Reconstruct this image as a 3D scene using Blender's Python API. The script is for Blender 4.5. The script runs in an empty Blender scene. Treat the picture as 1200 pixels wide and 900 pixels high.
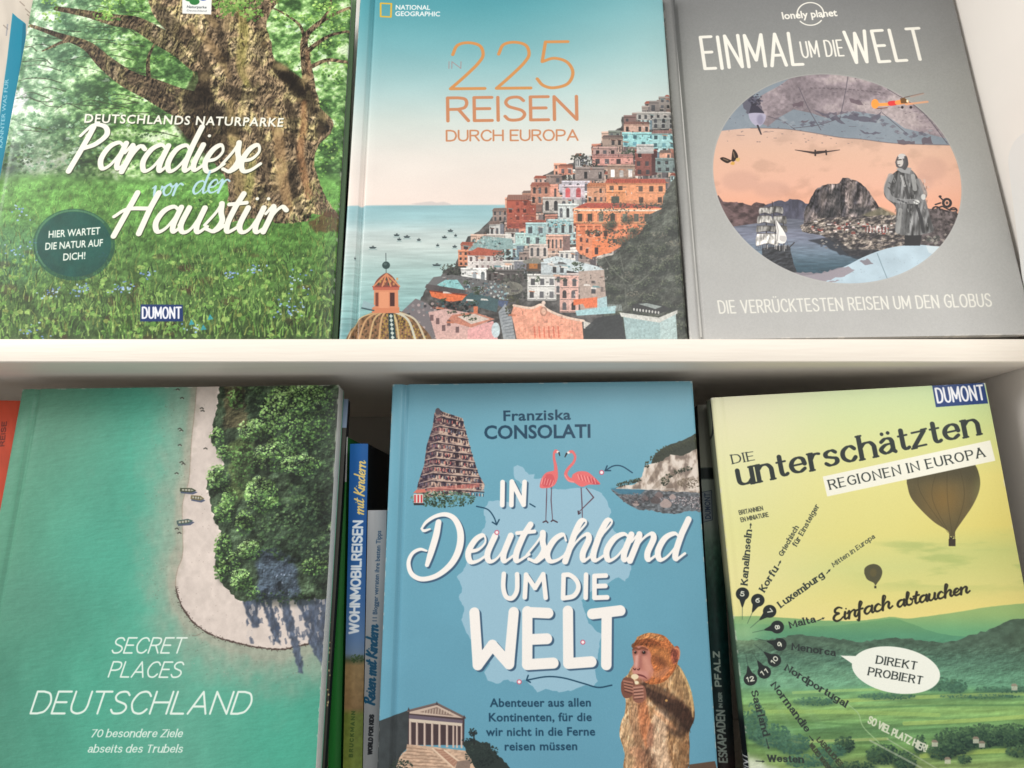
import bpy, math, random
import numpy as np
from mathutils import Vector, Matrix

scene = bpy.context.scene
COL = scene.collection
R = math.radians
S = 5.0 / 6.0                                   # metres per layout unit

# ---------------------------------------------------------------- camera
FPX, PITCH, CAM_Y = 900.0, R(10.0), -0.6
cam_data = bpy.data.cameras.new('camera')
cam_data.sensor_width = 36.0
cam_data.lens = 36.0 * FPX / 1200.0
cam_data.clip_start = 0.02
cam_data.clip_end = 50.0
cam = bpy.data.objects.new('camera', cam_data)
COL.objects.link(cam)
cam.location = (0, CAM_Y * S, 0)
cam.rotation_euler = (R(90) + PITCH, 0, 0)
scene.camera = cam

# ---------------------------------------------------------------- world, lamps, exposure
world = bpy.data.worlds.new('World')
scene.world = world
world.use_nodes = True
wbg = world.node_tree.nodes['Background']
wbg.inputs['Color'].default_value = (1.0, 0.98, 0.955, 1)
wbg.inputs['Strength'].default_value = 0.45

def area_lamp(name, loc, target, sx, sy, power, color):
    l = bpy.data.lights.new(name, 'AREA')
    l.shape = 'RECTANGLE'; l.size = sx; l.size_y = sy
    l.energy = power; l.color = color
    o = bpy.data.objects.new(name, l)
    COL.objects.link(o)
    o.location = loc
    d = Vector(target) - Vector(loc)
    o.rotation_euler = d.to_track_quat('-Z', 'Y').to_euler()
    return o

area_lamp('ceiling_lamp', (0.55, -1.35, 0.85), (0.0, 0, 0.05), 1.3, 0.8, 14.5, (1.0, 0.98, 0.95))
area_lamp('left_fill_lamp', (-1.55, -0.75, 0.95), (0.1, 0, 0.12), 0.9, 0.6, 24.0, (1.0, 0.98, 0.95))  # added fill from the left, brightens the right side panel

scene.view_settings.view_transform = 'Standard'
scene.view_settings.look = 'None'
scene.view_settings.exposure = 0.0
scene.view_settings.gamma = 1.0
scene.view_settings.use_curve_mapping = False
scene.cycles.max_bounces = 6
scene.cycles.use_denoising = True

# ---------------------------------------------------------------- layout helpers
_fw = np.array([0, math.cos(PITCH), math.sin(PITCH)])
_up = np.array([0, -math.sin(PITCH), math.cos(PITCH)])
def proj(P):                                    # layout point -> photograph coordinates
    d = np.asarray(P, float) - np.array([0, CAM_Y, 0])
    z = d @ _fw
    return np.array([600 + FPX * d[0] / z, 450 - FPX * (d @ _up) / z])

def pose_matrix(yaw, lean, roll):
    return (Matrix.Rotation(yaw, 3, 'Z') @ Matrix.Rotation(-lean, 3, 'X') @ Matrix.Rotation(roll, 3, 'Y'))

def homography(src, dst):
    A = []; b = []
    for (x, y), (u, v) in zip(src, dst):
        A.append([x, y, 1, 0, 0, 0, -u*x, -u*y]); b.append(u)
        A.append([0, 0, 0, x, y, 1, -v*x, -v*y]); b.append(v)
    h = np.linalg.solve(np.array(A, float), np.array(b, float))
    return np.append(h, 1).reshape(3, 3)

# ---------------------------------------------------------------- print engine: paints the flat print of a cover
_rng0 = np.random.RandomState(7)
_LAT = _rng0.rand(256, 256).astype(np.float32)
def noise(x, y, seed=0):
    x = x + seed * 17.31; y = y + seed * 9.73
    xi = np.floor(x).astype(np.int32); yi = np.floor(y).astype(np.int32)
    fx = (x - xi).astype(np.float32); fy = (y - yi).astype(np.float32)
    fx = fx * fx * (3 - 2 * fx); fy = fy * fy * (3 - 2 * fy)
    a = _LAT[yi & 255, xi & 255]; b = _LAT[yi & 255, (xi + 1) & 255]
    c = _LAT[(yi + 1) & 255, xi & 255]; d = _LAT[(yi + 1) & 255, (xi + 1) & 255]
    return (a + (b - a) * fx) * (1 - fy) + (c + (d - c) * fx) * fy
def fbm(x, y, seed=0, octv=4, gain=.5):
    s = 0; a = 1.; t = 0
    for i in range(octv):
        s = s + a * noise(x * 2**i, y * 2**i, seed + i * 3); t += a; a *= gain
    return s / t
def relief(x, y, seed, k=6., octv=5, d=.8, ridged=False, lit=(-.6, -.8)):
    # light and dark sides of a rough surface as they are printed in a picture: x, y already scaled
    f = (lambda a, b: 1-np.abs(2*fbm(a, b, seed, octv, .6)-1)) if ridged else (lambda a, b: fbm(a, b, seed, octv, .6))
    return (f(x, y)-f(x+lit[0]*d, y+lit[1]*d))[..., None]*k
def sstep(a, b, x):
    t = np.clip((x - a) / (b - a), 0, 1)
    return t * t * (3 - 2 * t)
def lerp(a, b, t): return a + (b - a) * t
def ramp(t, stops):
    xs = [s[0] for s in stops]
    return np.stack([np.interp(t, xs, [s[1][k] for s in stops]) for k in range(3)], -1).astype(np.float32)
def spline(pts, n=6):
    P = np.array(pts, float)
    if len(P) < 3: return P
    Q = np.vstack([2*P[0]-P[1], P, 2*P[-1]-P[-2]])
    out = []
    for i in range(1, len(Q) - 2):
        p0, p1, p2, p3 = Q[i-1], Q[i], Q[i+1], Q[i+2]
        for k in range(n):
            t = k / n
            out.append(.5*((2*p1)+(-p0+p2)*t+(2*p0-5*p1+4*p2-p3)*t*t+(-p0+3*p1-3*p2+p3)*t**3))
    out.append(P[-1])
    return np.array(out)
def boxblur(m, r):
    r = int(max(1, round(r)))
    for ax in (0, 1):
        for _ in range(2):
            pad = [(0, 0), (0, 0)]; pad[ax] = (r + 1, r)
            c = np.cumsum(np.pad(m, pad, mode='edge'), axis=ax, dtype=np.float64)
            m = ((c[2*r+1:] - c[:-2*r-1]) if ax == 0 else (c[:, 2*r+1:] - c[:, :-2*r-1])) / (2*r+1)
    return m.astype(np.float32)

class Print:
    def __init__(s, W, H, hm, base=(128, 128, 128)):
        s.W, s.H, s.hm = W, H, hm
        s.img = np.empty((H, W, 3), np.float32); s.img[:] = base
        yy, xx = np.mgrid[0:H, 0:W] + .5
        inv = np.linalg.inv(hm)
        w = inv[2, 0]*xx + inv[2, 1]*yy + inv[2, 2]
        s.X = ((inv[0, 0]*xx + inv[0, 1]*yy + inv[0, 2]) / w).astype(np.float32)
        s.Y = ((inv[1, 0]*xx + inv[1, 1]*yy + inv[1, 2]) / w).astype(np.float32)
        cx, cy = s.X[H//2, W//2], s.Y[H//2, W//2]
        a = s.T([(cx, cy), (cx+10, cy), (cx, cy+10)])
        s.k = (np.linalg.norm(a[1]-a[0]) + np.linalg.norm(a[2]-a[0])) / 20
    def T(s, pts):
        P = np.asarray(pts, float).reshape(-1, 2)
        q = np.c_[P, np.ones(len(P))] @ s.hm.T
        return q[:, :2] / q[:, 2:3]
    def cov(s, polys, canvas=False, pad=0):
        E = []
        for p in polys:
            q = np.asarray(p, float) if canvas else s.T(p)
            E.append(np.c_[q, np.roll(q, -1, 0)])
        E = np.concatenate(E)
        x0 = int(max(0, math.floor(E[:, [0, 2]].min()) - 1 - pad)); x1 = int(min(s.W, math.ceil(E[:, [0, 2]].max()) + 2 + pad))
        y0 = int(max(0, math.floor(E[:, [1, 3]].min()) - 1 - pad)); y1 = int(min(s.H, math.ceil(E[:, [1, 3]].max()) + 2 + pad))
        if x1 <= x0 or y1 <= y0: return None
        w, h = x1 - x0, y1 - y0; N = 4
        ax, ay, bx, by = E[:, 0]-x0, (E[:, 1]-y0)*N-.5, E[:, 2]-x0, (E[:, 3]-y0)*N-.5
        sg = np.sign(by - ay); up = ay > by
        ax, bx = np.where(up, bx, ax), np.where(up, ax, bx); ay, by = np.where(up, by, ay), np.where(up, ay, by)
        r0 = np.clip(np.ceil(ay), 0, h*N).astype(int); r1 = np.clip(np.ceil(by), 0, h*N).astype(int)
        cnt = np.maximum(r1 - r0, 0)
        if cnt.sum() == 0: return None
        idx = np.repeat(np.arange(len(E)), cnt)
        off = np.arange(cnt.sum()) - np.repeat(np.cumsum(cnt) - cnt, cnt)
        row = r0[idx] + off
        x = ax[idx] + (row - ay[idx]) * ((bx-ax)/np.maximum(by-ay, 1e-9))[idx]
        x = np.clip(x, 0, w); xi = np.minimum(np.floor(x).astype(int), w - 1 if w > 0 else 0); f = x - xi
        flat = np.bincount(row*(w+2)+xi, weights=sg[idx]*(1-f), minlength=h*N*(w+2))
        flat += np.bincount(row*(w+2)+xi+1, weights=sg[idx]*f, minlength=h*N*(w+2))
        m = np.clip(np.abs(np.cumsum(flat.reshape(h*N, w+2), 1)[:, :w]), 0, 1)
        return m.reshape(h, N, w).mean(1).astype(np.float32), x0, y0
    def blend(s, c, col, a=1.0):
        if c is None: return
        m, x0, y0 = c
        h, w = m.shape
        sl = s.img[y0:y0+h, x0:x0+w]
        if isinstance(col, np.ndarray) and col.ndim == 3: cc = col[y0:y0+h, x0:x0+w]
        else: cc = np.asarray(col, np.float32)
        if isinstance(a, np.ndarray) and a.ndim == 2: a = a[y0:y0+h, x0:x0+w]
        mm = (m * a)[..., None]
        sl += (cc - sl) * mm
    def poly(s, pts, col, a=1.0, soft=0, canvas=False):
        c = s.cov([pts], canvas, pad=int(soft*s.k*2)+1 if soft else 0)
        if c is None: return
        if soft: c = (boxblur(c[0], soft*s.k/2), c[1], c[2])
        s.blend(c, col, a)
    def curve(s, pts, col, a=1.0, soft=0, n=5):
        P = list(pts); s.poly(spline(P + [P[0]], n), col, a, soft)
    def ell(s, cx, cy, rx, ry, col, a=1.0, soft=0, rot=0, n=28):
        t = np.linspace(0, 2*np.pi, n, endpoint=False); c, d = math.cos(rot), math.sin(rot)
        x, y = rx*np.cos(t), ry*np.sin(t)
        s.poly(np.c_[cx+x*c-y*d, cy+x*d+y*c], col, a, soft)
    def rect(s, x0, y0, x1, y1, col, a=1.0, soft=0):
        s.poly([(x0, y0), (x1, y0), (x1, y1), (x0, y1)], col, a, soft)
    def strokecov(s, pts, r):                   # round-ended stroke, radius in photograph px, scalar or per point
        P = s.T(pts)
        if np.ndim(r) and len(r) != len(P): r = np.interp(np.linspace(0, 1, len(P)), np.linspace(0, 1, len(r)), r)
        r = np.broadcast_to(np.asarray(r, float)*s.k, (len(P),))
        rm = r.max() + 1.5
        x0 = int(max(0, math.floor(P[:, 0].min()-rm))); x1 = int(min(s.W, math.ceil(P[:, 0].max()+rm)+1))
        y0 = int(max(0, math.floor(P[:, 1].min()-rm))); y1 = int(min(s.H, math.ceil(P[:, 1].max()+rm)+1))
        if x1 <= x0 or y1 <= y0: return None
        M = np.zeros((y1-y0, x1-x0), np.float32)
        for i in range(max(1, len(P)-1)):
            a, b = P[i], P[min(i+1, len(P)-1)]; ra, rb = r[i], r[min(i+1, len(P)-1)]
            q = max(ra, rb) + 1.5
            u0 = max(x0, int(min(a[0], b[0])-q)); u1 = min(x1, int(max(a[0], b[0])+q)+1)
            v0 = max(y0, int(min(a[1], b[1])-q)); v1 = min(y1, int(max(a[1], b[1])+q)+1)
            if u1 <= u0 or v1 <= v0: continue
            yy, xx = np.ogrid[v0:v1, u0:u1]
            dx, dy = b-a; L = dx*dx+dy*dy+1e-9
            px = xx+.5-a[0]; py = yy+.5-a[1]
            t = np.clip((px*dx+py*dy)/L, 0, 1)
            d = np.hypot(px-t*dx, py-t*dy)
            rr = ra+(rb-ra)*t
            m = np.clip(rr-d+.5, 0, 1) * np.minimum(1, rr*2+.15)
            sub = M[v0-y0:v1-y0, u0-x0:u1-x0]
            np.maximum(sub, m, out=sub)
        return M, x0, y0
    def stroke(s, pts, r, col, a=1.0, smooth=False):
        if smooth:
            P = np.array(pts, float); n = 6
            if not np.isscalar(r) and len(r) == len(P):
                Q = spline(np.c_[P, np.array(r)], n); P, r = Q[:, :2], np.maximum(Q[:, 2], .05)
            else: P = spline(P, n)
            pts = P
        s.blend(s.strokecov(pts, r), col, a)
    def text(s, txt, p0, p1, h, col, font='sans', wt=.6, con=1.0, serif=0, slant=0.0, a=1.0, ls=.0, shadow=None, up=None, jit=0, xs=1.0):
        # baseline from p0 to p1, cap height h (photograph px)
        p0 = np.array(p0, float); p1 = np.array(p1, float)
        ex = p1-p0; L = np.linalg.norm(ex); ex /= L
        if up is None:                          # upright on the page itself
            a_, b_ = s.T([p0, p1]); d_ = b_-a_; q_ = np.array([d_[1], -d_[0], 0]); m_ = np.append((a_+b_)/2, 1)
            inv = np.linalg.inv(s.hm); u_ = inv @ m_; v_ = inv @ (m_+q_*.02)
            up = v_[:2]/v_[2]-u_[:2]/u_[2]
        ey = np.array(up, float)/np.linalg.norm(up)
        polys, strokes = [], []
        if font == 'B':
            tri, x0, x1, cap = builtin_text(txt, wt, ls)
            sx = L/(x1-x0); sy = h/cap
            P = p0 + ((tri[..., 0]-x0)*sx)[..., None]*ex + (tri[..., 1]*sy)[..., None]*ey + (tri[..., 1]*sy*slant)[..., None]*ex
            def draw(dx, dy, c, al):
                Q = s.T(P.reshape(-1, 2) + (dx, dy)).reshape(P.shape)
                ar = (Q[:, 1, 0]-Q[:, 0, 0])*(Q[:, 2, 1]-Q[:, 0, 1])-(Q[:, 2, 0]-Q[:, 0, 0])*(Q[:, 1, 1]-Q[:, 0, 1])
                Q[ar < 0] = Q[ar < 0][:, ::-1]
                s.blend(s.cov(list(Q), canvas=True), c, al)
        else:
            F = SCRIPT if font == 'script' else FONT
            gap = 0 if font == 'script' else 1.3 + (.5 if serif else 0)
            x = 0; segs = []; rs = random.Random(len(txt)*7+ord(txt[0]))
            for ch in txt:
                if ch == ' ': x += 2.6+ls; continue
                w, st = F[ch]
                dy = rs.uniform(-jit, jit)
                for q in st:
                    q0 = q[0].copy()
                    if xs != 1: yv = q0[:, 1]; q0[:, 1] = np.where(yv <= 4, yv*xs, 4*xs+(yv-4)*(7.8-4*xs)/3.8)
                    segs.append((q0+(x, dy), q[1]))
                x += w+gap+ls
            x -= gap+ls
            sx = L/x; sy = h/7.0; yo = 0.0
            if font != 'script': sy = (h-2*wt)/7.0; yo = wt
            for q, sm in segs:
                qs = q
                if serif and not sm:
                    for e, f in ((0, 1), (-1, -2)):
                        d = q[f]-q[e]
                        if abs(d[1]) > 1.2*abs(d[0]):
                            sl = serif+wt*.9/sx
                            segs2 = np.array([(q[e][0]-sl, q[e][1]), (q[e][0]+sl, q[e][1])]) + (0, (-1 if q[e][1] < q[f][1] else 1)*wt*.5/sy)
                            if abs(q[e][1]) < .01 or q[e][1] > 4.5 or q[e][1] < -1: strokes.append((segs2, True))
                strokes.append((qs, False))
            def draw(dx, dy, c, al):
                M = None
                for q, thin in strokes:
                    P = p0+(dx, dy)+np.outer(q[:, 0]*sx+q[:, 1]*sy*slant, ex)+np.outer(q[:, 1]*sy+yo, ey)
                    if len(q) > 1 and con < 1:
                        d = np.gradient(q*(sx, sy), axis=0)
                        v = np.abs(d[:, 1])/(np.hypot(d[:, 0], d[:, 1])+1e-9)
                        if font == 'script': v = np.clip(-np.sign(d[:, 1])*v*.5+.5, 0, 1) if q[0, 1] >= 0 else v
                        r = wt*(con+(1-con)*v)
                    else: r = np.full(len(q), wt)
                    if thin: r = np.full(len(q), wt*max(.38, con*.7))
                    cc = s.strokecov(P, r)
                    if cc is None: continue
                    if M is None: M = np.zeros((s.H, s.W), np.float32)
                    m, x0, y0 = cc; sub = M[y0:y0+m.shape[0], x0:x0+m.shape[1]]
                    np.maximum(sub, m, out=sub)
                if M is not None: s.blend((M, 0, 0), c, al)
        if shadow: draw(shadow[0], shadow[1], shadow[2], .85)
        draw(0, 0, col, a)
    def grain(s, amt, seed=1):
        r = np.random.RandomState(seed)
        s.img += (r.rand(s.H, s.W, 1).astype(np.float32)-.5)*amt
    def inside(s, pts, soft=0):
        m, x0, y0 = s.cov([pts]); M = np.zeros((s.H, s.W), np.float32); M[y0:y0+m.shape[0], x0:x0+m.shape[1]] = m
        return (boxblur(M, soft*s.k) if soft else M)[..., None]
    def contrast(s, k, pivot=105.0):
        s.img[:] = (s.img-pivot)*k+pivot
    def to_image(s, name):
        im = bpy.data.images.new(name, s.W, s.H, alpha=False)
        px = np.ones((s.H, s.W, 4), np.float32)
        px[..., :3] = np.clip(s.img/255., 0, 1)[::-1]
        im.pixels.foreach_set(px.ravel()); im.update()
        return im

_bt_cache = {}
def builtin_text(txt, off, ls):
    key = (txt, off, ls)
    if key not in _bt_cache:
        def mk(t):
            c = bpy.data.curves.new('t', 'FONT'); c.body = t; c.size = 1; c.offset = off*.01; c.space_character = 1+ls
            c.resolution_u = 3
            o = bpy.data.objects.new('t', c); COL.objects.link(o)
            dg = bpy.context.evaluated_depsgraph_get()
            me = o.evaluated_get(dg).to_mesh(); me.calc_loop_triangles()
            v = np.array([v.co[:2] for v in me.vertices]); t_ = np.array([tuple(t.vertices) for t in me.loop_triangles])
            o.evaluated_get(dg).to_mesh_clear(); bpy.data.objects.remove(o); bpy.data.curves.remove(c)
            return v[t_]
        tri = mk(txt); cap = mk('H')[..., 1].max()
        _bt_cache[key] = (tri, tri[..., 0].min(), tri[..., 0].max(), cap)
    return _bt_cache[key]
# ---------------------------------------------------------------- drawn letterforms (cap height 7, x-height 5)
def _parse(d):
    out = {}
    for line in d.strip().split('\n'):
        k, w, body = line.strip().split(' ', 2)
        st = []
        for q in body.split(';'):
            sm = q.startswith('~')
            P = np.array([[float(c) for c in p.split(',')] for p in q.lstrip('~').split()])
            if sm: P = spline(P, 5)
            elif len(P) == 1: P = np.vstack([P, P+.01])
            st.append((P, sm))
        out[k] = (float(w), st)
    return out
FONT = _parse('''
A 5.2 0,0 2.6,7;2.6,7 5.2,0;.9,2.3 4.3,2.3
B 4.4 0,0 0,7;0,7 2.2,7;~2.2,7 3.6,6.6 3.9,5.3 3.4,4.1 2.2,3.7;2.2,3.7 0,3.7;~2.2,3.7 3.9,3.2 4.4,1.9 3.9,.5 2.4,0;2.4,0 0,0
C 4.8 ~4.8,5.6 3.9,6.7 2.6,7 1,6.2 0,3.5 1,.8 2.6,0 3.9,.3 4.8,1.4
D 4.8 0,0 0,7;2,0 0,0;0,7 2,7;~2,7 3.9,6.2 4.8,3.5 3.9,.8 2,0
E 3.8 0,0 0,7;3.8,0 0,0;0,7 3.8,7;0,3.6 3.3,3.6
F 3.8 0,0 0,7;0,7 3.8,7;0,3.6 3.3,3.6
G 4.8 ~4.8,5.8 3.9,6.7 2.7,7 1,6.2 0,3.5 1,.8 2.7,0 4,.3 4.8,1.2;4.8,1.2 4.8,3.2 3,3.2
H 4.8 0,0 0,7;4.8,0 4.8,7;0,3.6 4.8,3.6
I .2 0,0 0,7
J 2.6 ~2.6,7 2.6,3 2.4,.8 1.3,0 0,.4
K 4.4 0,0 0,7;4.2,7 0,3;1.4,4.2 4.4,0
L 3.6 0,0 0,7;0,0 3.6,0
M 6 0,0 0,7 3,1.4 6,7 6,0
N 4.8 0,0 0,7 4.8,0 4.8,7
O 5.4 ~2.7,7 1,6.3 0,3.5 1,.7 2.7,0 4.4,.7 5.4,3.5 4.4,6.3 2.7,7
P 4.2 0,0 0,7;0,7 2.2,7;~2.2,7 3.7,6.5 4.2,5.1 3.7,3.7 2.2,3.1;2.2,3.1 0,3.1
R 4.4 0,0 0,7;0,7 2.2,7;~2.2,7 3.7,6.6 4.1,5.3 3.6,4 2.2,3.5;2.2,3.5 0,3.5;2.3,3.5 4.4,0
S 4.2 ~4,5.9 3.2,6.8 2.1,7 .8,6.6 .2,5.4 .8,4.2 2.1,3.6 3.6,2.9 4.2,1.7 3.5,.4 2.1,0 .8,.2 0,1.2
T 4.6 2.3,0 2.3,7;0,7 4.6,7
U 4.6 ~0,7 0,4.5 0,2.4 .6,.7 2.3,0 4,.7 4.6,2.4 4.6,4.5 4.6,7
Ü 4.6 ~0,7 0,4.5 0,2.4 .6,.7 2.3,0 4,.7 4.6,2.4 4.6,4.5 4.6,7;1.4,8.6;3.2,8.6
V 5 0,7 2.5,0;2.5,0 5,7
W 7.4 0,7 1.8,0;1.8,0 3.7,6.6;3.7,6.6 5.6,0;5.6,0 7.4,7
Z 4.4 0,7 4.4,7;4.4,7 0,0;0,0 4.4,0
0 4.4 ~2.2,7 .6,6 0,3.5 .6,1 2.2,0 3.8,1 4.4,3.5 3.8,6 2.2,7
1 2.4 .2,5.8 1.8,7 1.8,0
2 4.4 ~.3,5.2 .9,6.6 2.3,7 3.8,6.5 4.2,5.1 3.6,3.9 2.6,2.7 1.2,1.2 0,0;0,0 4.4,0
5 4.6 4,7 1.2,7 .7,4;~.7,4 2.2,4.5 3.8,3.9 4.5,2.3 3.8,.6 2,0 .7,.4 0,1.4
6 4.4 ~3.8,6.7 1.6,5.6 .3,3.2 .4,1.2 2,0 3.8,.8 4.2,2.4 3.2,4 1.8,4.2 .4,3
7 4.2 0,7 4.2,7;4.2,7 1.4,0
8 4.4 ~2.2,3.8 .7,4.5 .5,5.8 2.2,7 3.9,5.8 3.7,4.5 2.2,3.8 .5,2.9 .2,1.2 2.2,0 4.2,1.2 3.9,2.9 2.2,3.8
9 4.4 ~.6,.3 2.8,1.4 4.1,3.8 4,5.8 2.4,7 .6,6.2 .2,4.6 1.2,3 2.6,2.8 4,4
! .4 .2,7 .2,2.2;.2,.2
. .4 .2,.2
, .6 .4,.4 0,-1.2
a 3.6 ~.4,4.1 1.7,5 3,4.6 3.4,3.4;3.4,3.6 3.4,.6 3.9,0;~3.4,3 1.4,2.8 .1,1.4 1.2,0 2.6,.4 3.4,1.4
ä 3.6 ~.4,4.1 1.7,5 3,4.6 3.4,3.4;3.4,3.6 3.4,.6 3.9,0;~3.4,3 1.4,2.8 .1,1.4 1.2,0 2.6,.4 3.4,1.4;1,6.8;2.7,6.8
b 4 0,7.4 0,0;~0,3.8 1.2,5 2.8,4.9 3.9,3.6 3.9,1.4 2.8,.1 1.2,0 0,1
c 3.4 ~3.4,4 2.6,4.9 1.6,5 .4,4 0,2.5 .4,1 1.6,0 2.6,.1 3.4,1
d 4 4,7.4 4,0;~4,3.8 2.8,5 1.2,4.9 .1,3.6 .1,1.4 1.2,.1 2.8,0 4,1
e 3.8 .1,2.6 3.7,2.6;~3.7,2.6 3.3,4.3 2,5 .6,4.2 0,2.5 .6,.7 2.1,0 3.6,.9
f 2.4 ~2.8,7.1 1.9,7.5 1.1,6.9 1,5;1,5.6 1,0;0,4.8 2.3,4.8
g 4 ~4,3.8 2.8,5 1.2,4.9 .1,3.6 .1,1.9 1.2,.7 2.8,.7 4,1.6;4,4.9 4,.4;~4,.4 3.6,-1.6 1.9,-2.2 .3,-1.6
h 3.8 0,0 0,7.4;~0,3.6 1.2,4.9 2.8,4.9 3.7,3.6 3.8,2.4;3.8,3 3.8,0
i .3 .1,0 .1,5;.1,6.9
k 3.6 0,0 0,7.4;3.3,5 0,2;1.1,2.9 3.6,0
l .3 .1,0 .1,7.4
m 6.4 0,0 0,5;~0,3.8 1.2,4.9 2.6,4.8 3.2,3.4 3.2,2.4;3.2,3 3.2,0;~3.2,3.6 4.4,4.9 5.8,4.8 6.4,3.4 6.4,2.4;6.4,3 6.4,0
n 3.8 0,0 0,5;~0,3.6 1.2,4.9 2.8,4.9 3.7,3.6 3.8,2.4;3.8,3 3.8,0
o 4.2 ~2.1,5 .6,4.3 0,2.5 .6,.7 2.1,0 3.6,.7 4.2,2.5 3.6,4.3 2.1,5
p 4 0,5 0,-2.2;~0,3.8 1.2,5 2.8,4.9 3.9,3.6 3.9,1.4 2.8,.1 1.2,0 0,1
r 2.4 0,0 0,5;~0,3.2 .8,4.6 1.7,5 2.6,4.8
s 3.2 ~3,4.2 2.2,4.9 1.2,4.9 .3,4.2 .4,3.2 1.6,2.6 2.9,2 3.1,.9 2.3,.1 1,0 0,.8
t 2.2 ~1,6.6 1,3 1.1,.8 1.8,0 2.6,.4;0,4.8 2.4,4.8
u 3.8 ~0,5 0,2.6 .2,.8 1.2,0 2.7,.2 3.8,1.5;3.8,5 3.8,0
ü 3.8 ~0,5 0,2.6 .2,.8 1.2,0 2.7,.2 3.8,1.5;3.8,5 3.8,0;1,6.9;2.8,6.9
v 3.8 0,5 1.9,0;1.9,0 3.8,5
w 5.8 0,5 1.4,0;1.4,0 2.9,4.6;2.9,4.6 4.4,0;4.4,0 5.8,5
x 3.6 0,5 3.6,0;3.6,5 0,0
y 3.8 0,5 1.9,.2;3.8,5 1.2,-2.2
z 3.4 0,5 3.4,5;3.4,5 0,0;0,0 3.4,0
ß 4 ~0,0 0,3 0,5.6 .8,7.2 2.4,7.2 3,5.8 2,4.2 3.6,2.6 3.8,1 2.6,0 1.6,.2
''')
SCRIPT = _parse('''
a 4.2 ~3.6,3.3 2.5,4 1.1,3.3 .4,1.5 1.1,.1 2.3,.7 3.3,2.6 3.7,3.9;~3.7,3.9 3.3,1.2 3.7,.1 4.7,1
b 3.6 ~0,1.2 1.4,4.8 2,7.2 1.3,7.8 .8,5.5 .4,1.4 1.2,.1 2.6,.5 3.1,2.3 2.4,3.6 2.8,3 4,3.4
c 3.2 ~2.9,3.1 2.2,4 1,3.2 .4,1.4 1.1,.1 2.3,.2 3.6,1.2
d 4.3 ~3.4,3.2 2.4,4 1,3.3 .4,1.4 1.1,.1 2.3,.8 3.4,3.2 4,7.8;~4,7.8 3.3,2 3.6,.2 4.8,1
e 3.2 ~.4,1.6 1.9,1.9 2.7,3 2.1,4 1,3.3 .4,1.5 1.1,.1 2.3,.2 3.6,1.2
f 2.6 ~0,1 1.6,5 2.4,7 1.8,7.8 1.2,6 .6,0 .2,-2.4 -.4,-2;-.2,3.4 2.4,3.7
h 4.2 ~0,1 1.6,5.2 2.2,7.2 1.5,7.8 1,6 .4,0;~.4,0 1.3,2.7 2.6,4 3.3,3.3 2.9,1.2 3.4,.1 4.6,1
i 1.8 ~.1,1.2 .9,3.9;~.9,3.9 .4,1.2 .9,.1 2.2,1;1.4,5.7
k 4 ~0,1 1.6,5.2 2.2,7.2 1.5,7.8 1,6 .4,0;~3.3,3.8 1.6,3 .8,2.2 2.2,1.4 3,.2 4.2,.8
l 2 ~0,1 1.4,4.8 2.1,7.2 1.4,7.8 .9,5.8 .4,1.4 1,.1 2.4,1
m 6.2 ~-.2,2.8 .6,4 .8,3.2 .3,0;~.3,0 1.2,2.8 2.4,4 2.9,3.3 2.4,0;~2.4,0 3.4,2.8 4.6,4 5.1,3.3 4.8,1.1 5.3,.1 6.6,1
n 4 ~-.2,2.8 .6,4 .8,3.2 .3,0;~.3,0 1.2,2.8 2.5,4 3.2,3.3 2.8,1.2 3.3,.1 4.5,1
o 3.5 ~2.2,4 .9,3.2 .4,1.4 1.4,.1 2.7,.9 3,2.8 2.2,4;~2.2,4 2.8,3.1 3.9,3.4
r 2.9 ~-.2,2.8 .6,4 .8,3 .3,0;~.3,0 1,2.6 2,3.9 2.9,3.4
s 2.8 ~0,1 1.2,3 1.7,4.5;~1.7,4.5 2,3 2.6,1.6 1.8,.1 .5,.4;~1.8,.1 2.4,.3 3.2,1
t 2.5 ~1.9,6.8 1.1,3.4 .8,1.2 1.3,.1 2.9,1.1;.1,4.5 2.8,4.9
u 4.1 ~0,1.2 .8,3.9;~.8,3.9 .3,1.3 1,.1 2.2,.8 3.3,3.9;~3.3,3.9 2.9,1.2 3.4,.1 4.6,1
ü 4.1 ~0,1.2 .8,3.9;~.8,3.9 .3,1.3 1,.1 2.2,.8 3.3,3.9;~3.3,3.9 2.9,1.2 3.4,.1 4.6,1;1.8,5.8;3.6,5.8
v 3.4 ~0,3.3 .8,3.9 .8,2 1.2,.1 2.4,1.4 3,3.6;~3,3.6 3.2,3.2 3.8,3.5
P 4.6 ~2,7 1.5,4 .3,-.4;~.3,5.2 1.8,7.4 3.8,7.2 4.6,5.6 3.4,3.8 1.4,3
H 6 ~2,7.2 1.4,4 .3,-.4;~5.4,7.2 4.8,4 4.2,0;~-.6,2.6 1.2,3.8 4.8,3.9
K 4.6 ~1.6,7.4 1,4 .3,0;~4.4,7 2.4,4.6 1.2,3.5 2.8,1.8 4.6,0
R 4.6 ~1.4,7 .9,3.6 .3,0;~.2,6.4 2,7.4 3.9,6.8 3.4,4.6 1.2,3.6 2.8,2 4.8,0
E 4.2 ~3.9,6.6 2.6,7.4 1.2,6.6 1.1,5 2.4,4.1 .8,3.4 .1,1.6 1.2,.1 2.8,.4 4,1.6
I 2 ~1.6,7 1,3.5 .3,0
''')
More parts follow.
